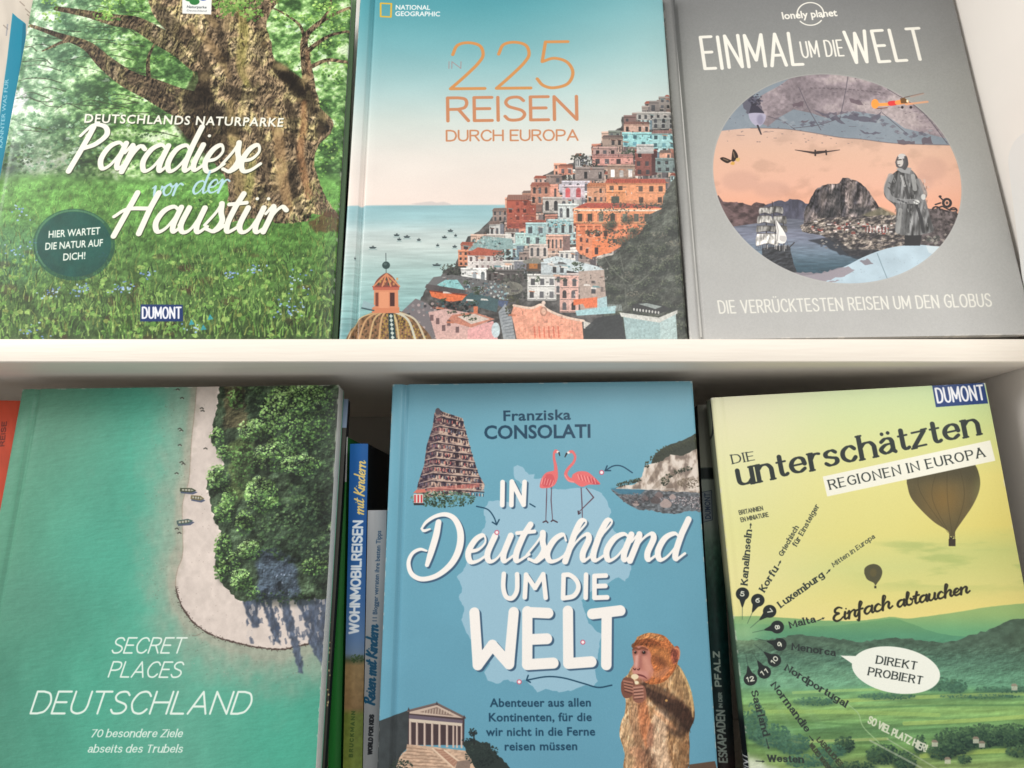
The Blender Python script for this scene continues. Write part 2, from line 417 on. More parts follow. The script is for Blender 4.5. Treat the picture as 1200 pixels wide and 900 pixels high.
# ---------------------------------------------------------------- picture elements used by several prints
def leafy(pr, cx, cy, rx, ry, n, sz, cols, rs, lit=(-.5, -.7), a=.9, spread=1.0):
    for i in range(n):
        t = rs.uniform(0, 6.283); q = math.sqrt(rs.random())*spread
        x = cx+rx*q*math.cos(t); y = cy+ry*q*math.sin(t)
        l = .5+.38*(math.cos(t)*lit[0]+math.sin(t)*lit[1])*q+rs.uniform(-.28, .28)
        k = min(len(cols)-1.001, max(0, l*(len(cols)-1))); j = int(k); f = k-j
        c = [cols[j][m]*(1-f)+cols[j+1][m]*f for m in range(3)]
        s = sz*rs.uniform(.5, 1.3); b = rs.uniform(0, 6.28); m = rs.choice((4, 5, 6))
        pr.poly([(x+s*rs.uniform(.5, 1)*math.cos(b+u*6.283/m), y+s*rs.uniform(.35, .9)*math.sin(b+u*6.283/m)) for u in range(m)], c, a)
def rough_edge(pts, amp, rs, step=4):
    out = []
    for (x0, y0), (x1, y1) in zip(pts, pts[1:]+pts[:1]):
        n = max(1, int(math.hypot(x1-x0, y1-y0)/step))
        for k in range(n):
            t = k/n; out.append((x0+(x1-x0)*t+rs.uniform(-amp, amp), y0+(y1-y0)*t+rs.uniform(-amp, amp)))
    return out
def house(pr, x, y, w, h, wall, rs, roof=None, nx=2, ny=2, side=.0, win=(60, 62, 66), skew=0, arch=False, win_a=.85, balcony=False, shutters=None):
    """one painted house: base line at y, going up by h; a darker side face of width side*w on the right"""
    wall = np.array(wall, float)
    fw = w*(1-side)
    sk = lambda X, Y: (X, Y+(X-x)*skew)
    pr.poly([sk(x, y), sk(x+fw, y), sk(x+fw, y-h), sk(x, y-h)], wall)
    if side > 0:
        pr.poly([sk(x+fw, y), (x+w, y+fw*skew-h*.05), (x+w, y+fw*skew-h*.95), sk(x+fw, y-h)], wall*(.62, .64, .70))
    pr.poly([sk(x, y), sk(x+fw, y), sk(x+fw, y-h*.22), sk(x, y-h*.14)], wall*.72, .5, soft=.8)
    pr.stroke([sk(x+.3, y-h+1.6), sk(x+fw-.3, y-h+1.6)], .5, wall*.55, .7)
    if rs.random() < .6:
        q = rs.uniform(.3, .7); pr.poly([sk(x+fw*q, y), sk(x+fw, y), sk(x+fw, y-h), sk(x+fw*q, y-h)], wall*rs.choice((.84, 1.1, .92)), .6)
    for k in range(max(2, int(w*h/40))):        # weathering
        a, b = rs.uniform(x, x+fw), rs.uniform(y-h, y)
        pr.ell(a, b+(a-x)*skew, rs.uniform(.5, 2.2), rs.uniform(.4, 1.6), wall*rs.uniform(.72, 1.12), .35, n=7)
    if roof is not None:
        r = np.array(roof, float)
        pr.poly([sk(x-1, y-h+.6), sk(x+fw+1, y-h+.6), sk(x+fw-1, y-h-h*.13-1), sk(x+1.5, y-h-h*.13-1)], r)
        for k in range(int(fw/2)): pr.stroke([sk(x+1+k*2, y-h-h*.13), sk(x+.6+k*2.05, y-h+.3)], .22, r*.72, .8)
    else:
        pr.poly([sk(x-.5, y-h+.3), sk(x+w*(1 if side else 1)+.5, y-h+.3), sk(x+w+.2, y-h-1), sk(x, y-h-1)], wall*1.1)
    cw, ch = fw/nx, h/ny
    for i in range(nx):
        for j in range(ny):
            if rs.random() < .12: continue
            a = x+(i+.5)*cw+rs.uniform(-.08, .08)*cw; b = y-(j+.42)*ch
            ww, hh = cw*.21, ch*.27
            c = np.array(win)*rs.uniform(.6, 1.5)
            pr.poly([sk(a-ww, b+hh), sk(a+ww, b+hh), sk(a+ww, b-hh), sk(a-ww, b-hh)], c, win_a)
            if shutters is not None and cw > 5:
                for q in (-1, 1): pr.poly([sk(a+q*ww, b+hh), sk(a+q*ww*1.7, b+hh), sk(a+q*ww*1.7, b-hh), sk(a+q*ww, b-hh)], shutters, .8)
            pr.stroke([sk(a-ww-.3, b+hh+.35), sk(a+ww+.3, b+hh+.35)], .32, wall*1.22, .8)
            if rs.random() < .25: pr.stroke([sk(a-ww-.5, b-hh-.4), sk(a+ww+.8, b-hh+.3)], .55, rs.choice(((196, 120, 84), (120, 150, 150), (214, 206, 196), (90, 60, 54))), .8)
            if arch: pr.ell(a, b-hh+(a-x)*skew, ww, ww, c, win_a, n=10)
            if balcony and ch > 5:
                pr.stroke([sk(a-ww*1.9, b+hh), sk(a+ww*1.9, b+hh)], .45, wall*1.15)
                pr.stroke([sk(a-ww*1.9, b+hh+.9), sk(a+ww*1.9, b+hh+.9)], .35, (60, 58, 60), .6)
def dumont_plate(pr, a, b, c, d, navy=(28, 52, 104)):
    """navy publisher plate, corners top left, top right, bottom right, bottom left"""
    pr.poly([a, b, c, d], navy)
    a, b, c, d = [np.array(q, float) for q in (a, b, c, d)]
    p0 = d+(c-d)*.055+(a-d)*.15; p1 = d+(c-d)*.945+(b-c)*.15
    pr.text('DUMONT', p0, p1, np.linalg.norm(a-d)*.72, (240, 240, 244), wt=np.linalg.norm(a-d)*.047, ls=.8, up=(a-d+(b-c)))
def art_lake(pr):
    rs = random.Random(4)
    X, Y = pr.X, pr.Y
    shore = [(231, 440), (229, 470), (227, 490), (224, 515), (222, 545), (220, 565), (213, 590), (213, 620), (213, 650), (207, 668), (205, 685), (209, 702), (216, 716), (226, 729), (240, 740), (258, 748), (280, 754), (305, 759), (330, 761), (350, 757), (372, 752), (400, 745)]
    water = ramp(np.clip((X-20)/190, 0, 1), [(0, (88, 152, 124)), (.35, (84, 158, 132)), (.7, (80, 170, 144)), (1, (92, 182, 156))])
    water2 = ramp(np.clip((X-0)/380, 0, 1), [(0, (78, 148, 124)), (.3, (74, 162, 136)), (.55, (92, 166, 142)), (1, (72, 166, 140))])
    t = sstep(640, 820, Y)[..., None]
    n = fbm(X/60, Y/90, 3)[..., None]; n2 = fbm(X/9, Y/13, 8)[..., None]
    pr.img[:] = lerp(water, water2, t)*(1+(n-.5)*.16)+(n2-.5)*7
    for (px, py, r, c) in ((60, 480, 60, (96, 148, 122)), (30, 700, 46, (84, 144, 122)), (110, 650, 60, (76, 172, 146)), (330, 880, 60, (70, 172, 144))):
        w_ = np.exp(-((X-px)**2+(Y-py)**2)/(r*r))[..., None]*.6
        pr.img[:] = pr.img*(1-w_)+np.array(c, np.float32)*w_
    land = spline(shore, 6)
    poly = np.vstack([land, [(460, 745), (460, 400), (231, 400)]])
    m, x0, y0 = pr.cov([poly]); M = np.zeros((pr.H, pr.W), np.float32); M[y0:y0+m.shape[0], x0:x0+m.shape[1]] = m
    B1 = boxblur(M, 14*pr.k); B2 = boxblur(M, 52*pr.k)
    ns = fbm(X/14, Y/20, 21, 5)
    mk = np.clip(sstep(.04, .5, B1+.25*(ns-.5))*.6+sstep(.02, .36, B2+.16*(ns-.5))*.75*lerp(.75, 1, sstep(470, 700, Y)), 0, .95)
    murk = np.array((160, 164, 146), np.float32)*(1+(fbm(X/5, Y/8, 31)-.5)[..., None]*.22)
    pr.img[:] = lerp(pr.img, murk, mk[..., None])
    # streaks of pebbles in the shallows
    for _ in range(260):
        k = rs.randrange(len(land)); a, b = land[k]
        d = rs.uniform(3, 46); x = a-d*(.9 if k < 70 else .2)+rs.uniform(-6, 6); y = b+(d*.9 if k > 70 else 0)+rs.uniform(-12, 12)
        c = rs.choice(((120, 118, 104), (170, 172, 158), (98, 104, 92)))
        pr.ell(x, y, rs.uniform(.4, 1.3), rs.uniform(.3, .8), c, .45, n=6, rot=rs.uniform(0, 3))
    sn = fbm(X/6, Y/7, 40, 5)[..., None]; sn2 = fbm(X/40, Y/40, 44)[..., None]
    sand = np.array((216, 202, 192), np.float32)*(1+(sn-.5)*.13+(sn2-.5)*.08)
    pr.poly(rough_edge([tuple(p) for p in poly], .5, rs, 2), sand)
    for i in range(0, 62):
        a = land[i]; pr.ell(a[0]+rs.uniform(-3.5, 2.5), a[1]+rs.uniform(-3, 3), rs.uniform(2, 4.5), rs.uniform(3, 6), (176, 168, 152), .28, soft=1.6)
    for i in range(0, len(land)-1):            # wrack line along the shore
        a, b = land[i], land[i+1]
        if 60 < i:
            pr.stroke([a+(rs.uniform(-.5, .5), rs.uniform(-.5, .5)), b+(rs.uniform(-.6, .6), rs.uniform(-.6, .6))], rs.uniform(.5, 1.1), (78, 62, 56), .85)
            for _ in range(3): pr.ell(a[0]+rs.uniform(-3, 3), a[1]+rs.uniform(-2, 2.5), rs.uniform(.4, 1), .5, (70, 58, 52), .7, n=6)
        else: pr.stroke([a, b], .5, (150, 128, 112), .5)
    for _ in range(50): pr.ell(rs.uniform(222, 300), rs.uniform(470, 745), .6, .5, (120, 104, 96), .4, n=6)
    # dark wood with shadows cast on the sand
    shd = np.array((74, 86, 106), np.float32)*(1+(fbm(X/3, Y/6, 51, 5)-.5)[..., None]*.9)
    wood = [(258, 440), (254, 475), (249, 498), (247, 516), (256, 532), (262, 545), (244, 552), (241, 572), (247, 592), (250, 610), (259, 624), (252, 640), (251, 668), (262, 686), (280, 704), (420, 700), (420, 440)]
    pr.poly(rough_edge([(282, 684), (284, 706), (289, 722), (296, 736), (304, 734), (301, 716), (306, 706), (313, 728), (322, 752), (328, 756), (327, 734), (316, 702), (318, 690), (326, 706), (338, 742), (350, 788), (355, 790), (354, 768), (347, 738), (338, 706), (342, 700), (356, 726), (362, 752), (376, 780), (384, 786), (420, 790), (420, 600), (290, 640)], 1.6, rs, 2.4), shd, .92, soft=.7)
    pr.poly(rough_edge([(344, 708), (352, 716), (360, 748), (352, 752), (347, 738)], 1.4, rs, 2), (206, 196, 190), .9, soft=.5)
    for _ in range(90):
        x, y = rs.uniform(288, 380), rs.uniform(694, 752); pr.poly(rough_edge([(x-1.5, y-3), (x+1, y-4), (x+2.2, y+3), (x, y+4)], .9, rs, 2), rs.choice(((204, 194, 188), (70, 82, 104), (60, 74, 98))), .55)
    dk = np.array((60, 76, 56), np.float32)*(1+(fbm(X/8, Y/8, 61, 5)-.5)[..., None]*1.2)
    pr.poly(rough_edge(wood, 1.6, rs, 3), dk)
    pr.poly(rough_edge([(300, 650), (318, 640), (345, 655), (350, 700), (300, 705)], 3, rs, 4), np.array((70, 82, 102), np.float32)*(1+(fbm(X/4, Y/4, 52)-.5)[..., None]*.6), .8, soft=3)
    for _ in range(24): pr.stroke([(rs.uniform(305, 345), rs.uniform(650, 700))]*2, rs.uniform(.4, 1), (150, 160, 180), .6)
    pr.poly(rough_edge([(262, 452), (285, 452), (290, 500), (262, 505)], 3, rs, 4), (112, 92, 66), .55, soft=2)
    pr.poly(rough_edge([(266, 520), (300, 500), (292, 570), (270, 600)], 3, rs, 4), (88, 104, 58), .7, soft=3)
    cols = [(34, 52, 34), (62, 92, 52), (92, 132, 68), (128, 166, 92), (160, 194, 124)]
    dark = [(32, 44, 38), (46, 64, 46), (68, 94, 60), (100, 126, 82)]
    for (cx, cy, rx, ry, n, sz, cc) in (
        (370, 560, 34, 60, 420, 2.6, dark), (345, 620, 46, 40, 420, 2.6, dark), (380, 660, 24, 34, 200, 2.4, dark), (300, 470, 12, 24, 90, 2, dark),
        (330, 700, 40, 8, 60, 2, dark), (276, 465, 10, 14, 60, 2.4, cols), (254, 512, 9, 12, 90, 1.7, cols), (263, 530, 10, 10, 90, 1.7, cols),
        (254, 560, 13, 16, 150, 2, cols), (268, 582, 9, 12, 90, 2, cols), (262, 600, 12, 14, 120, 2, cols), (285, 545, 14, 30, 160, 2, cols[:4]),
        (298, 505, 20, 14, 190, 2, cols), (322, 535, 26, 18, 230, 2.1, cols), (352, 545, 24, 12, 150, 1.9, cols), (306, 580, 20, 22, 260, 2.1, cols), (318, 590, 10, 8, 60, 2, cols),
        (348, 488, 44, 42, 950, 2.1, cols), (362, 470, 30, 20, 260, 1.9, cols), (372, 600, 18, 14, 90, 1.9, dark), (286, 612, 12, 16, 110, 1.8, cols),
        (292, 645, 14, 12, 150, 1.9, cols), (260, 640, 10, 16, 120, 1.8, cols), (258, 668, 8, 14, 90, 1.8, cols), (272, 662, 8, 18, 90, 1.7, cols),
        (282, 680, 13, 14, 150, 1.9, cols), (370, 664, 20, 10, 120, 1.8, cols), (390, 630, 8, 20, 90, 1.9, dark), (296, 693, 8, 7, 40, 1.5, cols)):
        pr.ell(cx+3, cy+4, rx, ry*.9, (24, 34, 28), .45, soft=4)
        leafy(pr, cx, cy, rx, ry, n, sz, cc, rs)
    for _ in range(1500):
        cx, cy, rx, ry = rs.choice(((348, 488, 42, 40), (322, 535, 24, 16), (298, 505, 18, 12), (306, 580, 18, 20), (254, 560, 12, 15), (292, 645, 13, 11), (282, 680, 12, 12), (352, 545, 22, 11)))
        t = rs.uniform(0, 6.28); q = rs.random()**.5; x, y = cx-2+rx*q*math.cos(t), cy-3+ry*q*math.sin(t)
        pr.ell(x, y, rs.uniform(.4, 1), rs.uniform(.3, .8), (176, 208, 140) if math.cos(t)+math.sin(t) < .6 else (60, 84, 50), .55, n=6)
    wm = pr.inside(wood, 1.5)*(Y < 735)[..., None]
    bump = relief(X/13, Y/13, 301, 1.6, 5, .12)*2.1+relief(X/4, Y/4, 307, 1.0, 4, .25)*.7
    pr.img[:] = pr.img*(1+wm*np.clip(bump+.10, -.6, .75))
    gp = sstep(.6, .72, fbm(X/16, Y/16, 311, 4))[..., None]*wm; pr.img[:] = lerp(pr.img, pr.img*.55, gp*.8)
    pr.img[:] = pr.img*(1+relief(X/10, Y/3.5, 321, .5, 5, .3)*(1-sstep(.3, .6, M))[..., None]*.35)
    # boats and bathers
    def boat(x, y, l, w, rot, col):
        c, s = math.cos(rot), math.sin(rot)
        q = lambda u, v: (x+u*c-v*s, y+u*s+v*c)
        pr.poly([q(u+1, v+2.2) for u, v in ((-l, -w*.5), (l*.6, -w), (l*1.2, 0), (l*.6, w), (-l, w*.7))], (52, 66, 96), .8)
        pr.poly([q(u, v) for u, v in ((-l, -w*.8), (l*.5, -w), (l*1.15, 0), (l*.5, w), (-l, w*.8))], col)
        pr.poly([q(u, v) for u, v in ((-l*.75, -w*.35), (l*.4, -w*.5), (l*.8, 0), (l*.4, w*.45), (-l*.75, w*.35))], (176, 176, 158))
        for u in (-.4, .0, .4): pr.stroke([q(u*l, -w*.5), q(u*l, w*.5)], .45, (70, 66, 50))
    boat(219, 574, 9, 2.6, .05, (62, 72, 52)); boat(230, 583, 7.5, 2.8, .12, (120, 110, 76)); boat(215, 611, 9, 2.8, -.12, (74, 96, 92))
    for (x, y) in ((213, 466), (236, 478), (237, 481), (210, 502), (212, 504), (210, 521), (212, 541), (214, 543), (206, 619), (209, 624), (206, 554), (240, 525), (208, 456)):
        pr.stroke([(x-1.6, y+.5), (x+.4, y-.4), (x+2, y+.8)], .8, (66, 66, 58), .85); pr.ell(x+.5, y+1.4, 1, .6, (200, 190, 180), .6, n=6)
    pr.stroke([(x_, 742+3*math.sin(x_*.2)) for x_ in range(225, 236)], .4, (120, 100, 90), .6)
    pr.img[:] = lerp(pr.img, pr.img.mean(-1, keepdims=True), .08)
    W = (226, 238, 228)
    pr.text('SECRET', (130.5, 766), (213, 766), 19.5, W, wt=.85, slant=.2)
    pr.text('PLACES', (127, 794), (210.5, 794.5), 19.5, W, wt=.85, slant=.2)
    pr.text('DEUTSCHLAND', (36, 837), (290, 837.5), 28, W, wt=1.1, slant=.2)
    pr.text('70 besondere Ziele', (106.5, 864), (213, 864), 9.6, W, wt=.66, slant=.16, serif=.2, con=.6)
    pr.text('abseits des Trubels', (103, 882), (213, 882), 9.6, W, wt=.66, slant=.16, serif=.2, con=.6)
    pr.grain(7)
    return pr
def art_tree(pr):
    rs = random.Random(11)
    X, Y = pr.X, pr.Y
    n1 = fbm(X/22, Y/14, 5, 5); n2 = fbm(X/5, Y/4, 9, 4); n3 = fbm(X/70, Y/50, 15)
    v = np.clip(n1*.6+n2*.4, 0, 1)
    fol = ramp(sstep(.28, .72, v), [(0, (48, 72, 42)), (.35, (78, 116, 62)), (.6, (114, 156, 88)), (.8, (152, 188, 120)), (1, (196, 214, 176))])
    hz = ramp(sstep(.25, .75, v), [(0, (76, 108, 86)), (.4, (114, 150, 118)), (.7, (160, 188, 160)), (1, (214, 222, 212))])
    k = (sstep(180, 60, X+Y*.25)*.8)[..., None]
    pr.img[:] = lerp(fol, hz, k)
    dk = sstep(130, 195, Y)*sstep(250, 120, X)*sstep(.35, .6, n3+.1)
    pr.img[:] = lerp(pr.img, pr.img*.72, dk[..., None])
    for _ in range(90):                         # bright gaps of sky
        x = rs.choice((rs.uniform(-10, 200), rs.uniform(-10, 90), rs.uniform(330, 420))); y = rs.uniform(20, 190) if x < 210 else rs.uniform(-5, 110)
        pr.poly(rough_edge([(x-4, y), (x, y-2), (x+5, y), (x+1, y+2)], 1.8, rs, 2), (206, 216, 206), rs.uniform(.2, .65))
    pr.poly(rough_edge([(8, 110), (26, 104), (34, 118), (22, 132), (6, 130)], 3, rs, 3), (206, 206, 206), .8, soft=1.5)
    g1 = [(38, 58, 34), (62, 100, 46), (98, 142, 62), (136, 178, 84), (178, 208, 120)]
    g2 = [(44, 72, 54), (78, 116, 84), (112, 152, 112), (156, 186, 150)]
    for _ in range(110):
        x, y = rs.uniform(-20, 240), rs.uniform(-10, 200)
        leafy(pr, x, y, rs.uniform(8, 24), rs.uniform(4, 9), 13, 2.2, g2 if x < 130 else g1[:4], rs, a=.75)
    for _ in range(70):
        x, y = rs.uniform(330, 425), rs.uniform(-10, 240)
        leafy(pr, x, y, rs.uniform(6, 16), rs.uniform(4, 10), 13, 2.2, g1, rs, a=.8)
    for _ in range(40):
        leafy(pr, rs.uniform(-10, 270), rs.uniform(150, 222), rs.uniform(10, 24), rs.uniform(3, 8), 12, 2.4, [(28, 46, 30), (48, 76, 40), (74, 106, 54), (98, 130, 66)], rs, a=.8)
    for _ in range(60):                         # fine twigs
        x, y = rs.uniform(40, 230), rs.uniform(10, 170)
        pr.stroke([(x, y), (x-rs.uniform(10, 26), y-rs.uniform(-2, 8)), (x-rs.uniform(26, 46), y-rs.uniform(-6, 10))], [.7, .5, .25], (52, 56, 40), .7, smooth=True)
    # meadow
    mt = sstep(200, 215, Y+3*np.sin(X/30))
    gn = fbm(X/7, Y/5, 33, 5); gl = fbm(X/45, Y/22, 37)
    mead = ramp(np.clip((Y-205)/190, 0, 1), [(0, (100, 148, 74)), (.12, (92, 140, 66)), (.35, (82, 124, 58)), (.7, (72, 100, 52)), (1, (60, 80, 46))])
    mead = mead*(1+(gn-.5)[..., None]*.75+(gl-.5)[..., None]*.3)
    blue = (sstep(110, 10, X)*sstep(240, 290, Y)*sstep(360, 300, Y))[..., None]*.35
    mead = lerp(mead, np.array((66, 118, 116), np.float32), blue)
    pr.img[:] = lerp(pr.img, mead, mt[..., None])
    for _ in range(60):
        pr.ell(rs.uniform(0, 400), rs.uniform(290, 398), rs.uniform(4, 13), rs.uniform(2, 6), rs.choice(((70, 52, 40), (40, 56, 34), (84, 60, 44))), .45, soft=2)
    # tree
    bk = fbm(X/4, Y/13, 71, 5)-.5; bm = fbm(X/18, Y/22, 77, 4)
    bark = ramp(sstep(.25, .8, bm), [(0, (104, 88, 68)), (.4, (136, 116, 88)), (.7, (142, 130, 88)), (1, (166, 146, 114))])
    wx = X+10*(fbm(X/30, Y/30, 201)-.5)*2; rel = relief(wx/9, Y/17, 205, 1.5, 5, .14, True)+relief(wx/3.2, Y/7, 211, .9, 4, .25)
    bark = bark*np.clip(1+bk[..., None]*.5+rel*2.0, .25, 1.6)
    dbark = bark*.62
    def limb(p, r, m=dbark, a=1.0): pr.stroke(p, r, m, a, smooth=True)
    limb([(235, 70), (212, 56), (190, 45), (160, 28), (135, 24), (105, 17), (66, 10)], [17, 13, 11, 9, 8, 5, 3])
    limb([(262, 150), (240, 132), (205, 118), (180, 106), (150, 93), (124, 74), (102, 54), (70, 42), (36, 30)], [26, 22, 17, 14, 11, 9, 6, 3.5, 2])
    limb([(104, 54), (80, 48), (50, 60)], [4, 2.5, 1]); limb([(175, 100), (174, 70), (182, 50)], [3, 2, 1])
    limb([(364, 140), (362, 100), (358, 70), (357, 45), (372, 28), (392, 16), (415, 6)], [8, 7, 5.5, 4, 3, 2.2, 1.5], bark*.8)
    limb([(358, 62), (372, 50), (390, 40), (420, 34)], [3.5, 2.6, 2, 1.4], bark*.8); limb([(364, 78), (384, 70), (404, 72), (425, 70)], [3, 2.4, 2, 1.4], bark*.8)
    limb([(357, 44), (350, 28), (330, 14), (316, 8)], [2, 1.6, 1.2, .7], bark*.6); limb([(374, 27), (386, 10), (388, -6)], [2, 1.5, 1], bark*.7)
    trunk = [(172, -12), (176, 8), (184, 24), (200, 40), (214, 58), (226, 74), (232, 88), (230, 104), (222, 116), (210, 130), (206, 142), (216, 158), (238, 178), (262, 205), (268, 228), (262, 252), (258, 262), (300, 256), (330, 262), (362, 258), (366, 250), (392, 256), (398, 254), (384, 236), (374, 212), (368, 190), (374, 170), (388, 156), (389, 140), (376, 126), (371, 108), (356, 94), (338, 82), (322, 70), (318, 50), (312, 28), (318, 12), (322, -12)]
    T = [tuple(p) for p in spline(trunk+[trunk[0]], 4)]
    pr.poly(rough_edge(T, .8, rs, 3), bark)
    sh = [(0, 0)]
    # darker hollows, folds and lit ridges of the bark
    for p, r, a in (([(186, 10), (200, 30), (226, 52), (246, 84)], [7, 9, 8, 4], .5), ([(236, 90), (232, 120), (246, 150), (258, 175)], [10, 17, 18, 10], .62),
                    ([(262, 102), (284, 112), (306, 110)], [5, 7, 3], .5), ([(322, 76), (340, 92), (358, 108), (366, 130)], [6, 9, 9, 5], .7), ([(250, 20), (262, 50), (268, 80)], [4, 5, 3], .4),
                    ([(336, 118), (344, 140), (342, 166)], [4, 5, 3], .6), ([(372, 130), (380, 146), (372, 158)], [4, 6, 4], .55), ([(300, 150), (312, 180), (310, 220), (300, 250)], [4, 5, 4, 3], .4),
                    ([(340, 190), (344, 220), (352, 250)], [3, 4, 3], .5), ([(300, 20), (306, 50), (300, 80)], [3, 5, 3], .4), ([(205, 140), (226, 160), (250, 186)], [5, 9, 6], .55)):
        pr.blend((lambda c: (boxblur(c[0], 2.2), c[1], c[2]))(pr.strokecov(spline(np.c_[np.array(p, float), r], 5)[:, :2], spline(np.c_[np.array(p, float), r], 5)[:, 2])), (34, 28, 20), a)
    for p, r, c, a in (([(222, 30), (250, 56), (268, 90)], [3, 5, 3], (150, 122, 82), .5), ([(280, 6), (286, 40), (282, 76), (290, 100)], [4, 6, 5, 3], (146, 138, 66), .5), ([(270, 120), (272, 150), (280, 190), (282, 240)], [4, 6, 7, 6], (152, 132, 80), .5),
                       ([(316, 128), (326, 160), (330, 200), (338, 245)], [3, 6, 6, 5], (164, 128, 84), .55), ([(356, 120), (356, 150), (352, 180), (362, 230)], [3, 4, 4, 4], (168, 118, 76), .6), ([(296, 190), (292, 220), (286, 248)], [4, 5, 4], (146, 150, 72), .45),
                       ([(240, 10), (252, 30)], [3, 4], (156, 130, 88), .5), ([(360, 60), (362, 90)], [2, 2], (150, 110, 80), .5)):
        q = spline(np.c_[np.array(p, float), r], 5)
        c_ = pr.strokecov(q[:, :2], q[:, 2]); pr.blend((boxblur(c_[0], 3), c_[1], c_[2]), c, a)
    for _ in range(120):
        x, y = rs.uniform(180, 388), rs.uniform(-5, 255)
        c = pr.T([(x, y)])[0]; i, j = int(c[1]), int(c[0])
        if not (0 <= i < pr.H and 0 <= j < pr.W): continue
        px = pr.img[i, j]
        if px[1] > px[0]*1.06 or (y < 60 and x < 200): continue
        l = rs.uniform(3, 12); d = rs.uniform(-2.5, 2.5)
        pr.stroke([(x, y), (x+d, y+l*.5), (x+d*1.3, y+l)], [.3, rs.uniform(.5, 1.1), .3], (36, 28, 20) if rs.random() < .6 else (176, 150, 100), rs.uniform(.25, .6), smooth=True)
    for _ in range(240):                         # gnarled relief: short dark furrows with a lit lip
        x, y = rs.uniform(190, 386), rs.uniform(0, 256); c = pr.T([(x, y)])[0]; i, j = int(c[1]), int(c[0])
        if not (0 <= i < pr.H and 0 <= j < pr.W): continue
        px = pr.img[i, j]
        if px[1] > px[0]*1.06 or (y < 60 and x < 205): continue
        a = 1.57+.5*math.sin(x*.06+y*.03)+rs.uniform(-.35, .35); l = rs.uniform(2, 6); dx, dy = l*math.cos(a), l*math.sin(a)
        w = rs.uniform(.5, 1.3)
        pr.stroke([(x+.9, y-.4), (x+dx*.6+.9, y+dy*.6), (x+dx+.9, y+dy)], [.2, w*.8, .2], (182, 156, 108), .38, smooth=True)
        pr.stroke([(x, y), (x+dx*.5-.6, y+dy*.5), (x+dx, y+dy)], [.3, w, .3], (34, 26, 20), .5, smooth=True)
    for (x, y, rx, ry, a) in ((338, 92, 13, 6, .8), (348, 106, 10, 8, .7), (240, 112, 14, 9, .55), (256, 134, 12, 12, .55), (276, 152, 14, 7, .5), (225, 120, 10, 8, .5), (378, 150, 7, 8, .5), (300, 100, 9, 5, .45), (262, 68, 7, 9, .4), (318, 120, 5, 10, .45), (345, 200, 4, 16, .5), (308, 230, 4, 12, .4)):
        pr.ell(x, y, rx, ry, (26, 20, 16), a, soft=3, rot=.5)
    for (x, y, rx, ry, a) in ((330, 78, 9, 4, .5), (358, 92, 5, 6, .45), (290, 84, 6, 10, .4), (285, 130, 7, 8, .35), (328, 150, 6, 12, .45), (276, 190, 8, 16, .4), (326, 210, 6, 18, .4), (380, 136, 5, 5, .5), (240, 90, 6, 6, .35), (268, 24, 6, 14, .4)):
        pr.ell(x, y, rx, ry, (196, 170, 116), a, soft=3, rot=.3)
    for (x, y, r) in ((286, 12, 3), (310, 52, 4), (262, 70, 3), (350, 118, 3), (300, 128, 3), (336, 160, 4), (322, 220, 3), (246, 40, 3)):
        pr.ell(x, y, r, r*1.3, (40, 30, 20), .5, soft=1.2); pr.ell(x-1, y-1.5, r*.6, r*.5, (160, 134, 88), .4, soft=1)
    for _ in range(40):                          # leaves in front of the tree, top
        x = rs.choice((rs.uniform(38, 150), rs.uniform(255, 300), rs.uniform(325, 415), rs.uniform(120, 170))); y = rs.uniform(-10, 22)
        leafy(pr, x, y, 13, 7, 20, 2.3, g1[1:], rs, a=.9)
    for _ in range(12): leafy(pr, rs.uniform(225, 262), rs.uniform(210, 246), 9, 5, 10, 2, g1, rs)
    pr.poly(rough_edge([(360, 262), (385, 246), (398, 252), (406, 270), (370, 272)], 2, rs, 4), (92, 66, 44), .8, soft=2)
    # grass blades and flowers
    gc = [(40, 62, 36), (62, 92, 44), (84, 126, 56), (112, 152, 72), (142, 172, 92), (120, 130, 66)]
    for i in range(3600):
        u = rs.random(); y = 214+184*u**.8; x = rs.uniform(-30, 402)
        s = .25+.75*(y-205)/190
        if x < 360 and x > 250 and y < 255: continue
        l = rs.uniform(4, 17)*s; d = rs.uniform(-.6, .6)*l
        c = rs.choice(gc); f = rs.uniform(.75, 1.15)
        pr.stroke([(x, y), (x+d*.3, y-l*.6), (x+d, y-l)], [.85*s, .6*s, .2], [q*f for q in c], .72)
    for _ in range(260):
        y = rs.uniform(300, 402); x = rs.uniform(-10, 396); s = rs.uniform(2, 4.4)
        leafy(pr, x, y, 4, 3, 3, s, gc[1:], rs, a=.85)
    for (cx, cy, n, sp) in ((145, 338, 26, 16), (96, 340, 22, 14), (60, 344, 16, 14), (270, 322, 14, 9), (300, 316, 14, 12), (340, 362, 26, 20), (30, 290, 22, 26), (175, 322, 10, 8), (20, 250, 12, 20), (40, 392, 14, 20), (225, 384, 8, 9), (350, 330, 16, 20), (120, 300, 8, 8)):
        for _ in range(n):
            x, y = cx+rs.gauss(0, sp*.5), cy+rs.gauss(0, sp*.3)
            pr.ell(x, y, rs.uniform(.8, 1.8), rs.uniform(.7, 1.3), rs.choice(((110, 140, 196), (140, 166, 208), (92, 120, 180), (160, 184, 200))), .85, n=7)
    for (x, y) in ((224, 378), (246, 372), (238, 384)): pr.poly([(x-3, y+3), (x, y-4), (x+4, y+2)], (50, 150, 170), .8)
    pr.img[:] = lerp(pr.img, pr.img.mean(-1, keepdims=True), .10); pr.contrast(1.05, 112)
    gmask = sstep(206, 220, Y)[..., None]*(1-pr.inside(T))
    pr.img[:] = pr.img*(1+gmask*np.clip(relief(X/3.2, Y/4.5, 221, 1.0, 4, .3)*.8+.12, -.35, .4))
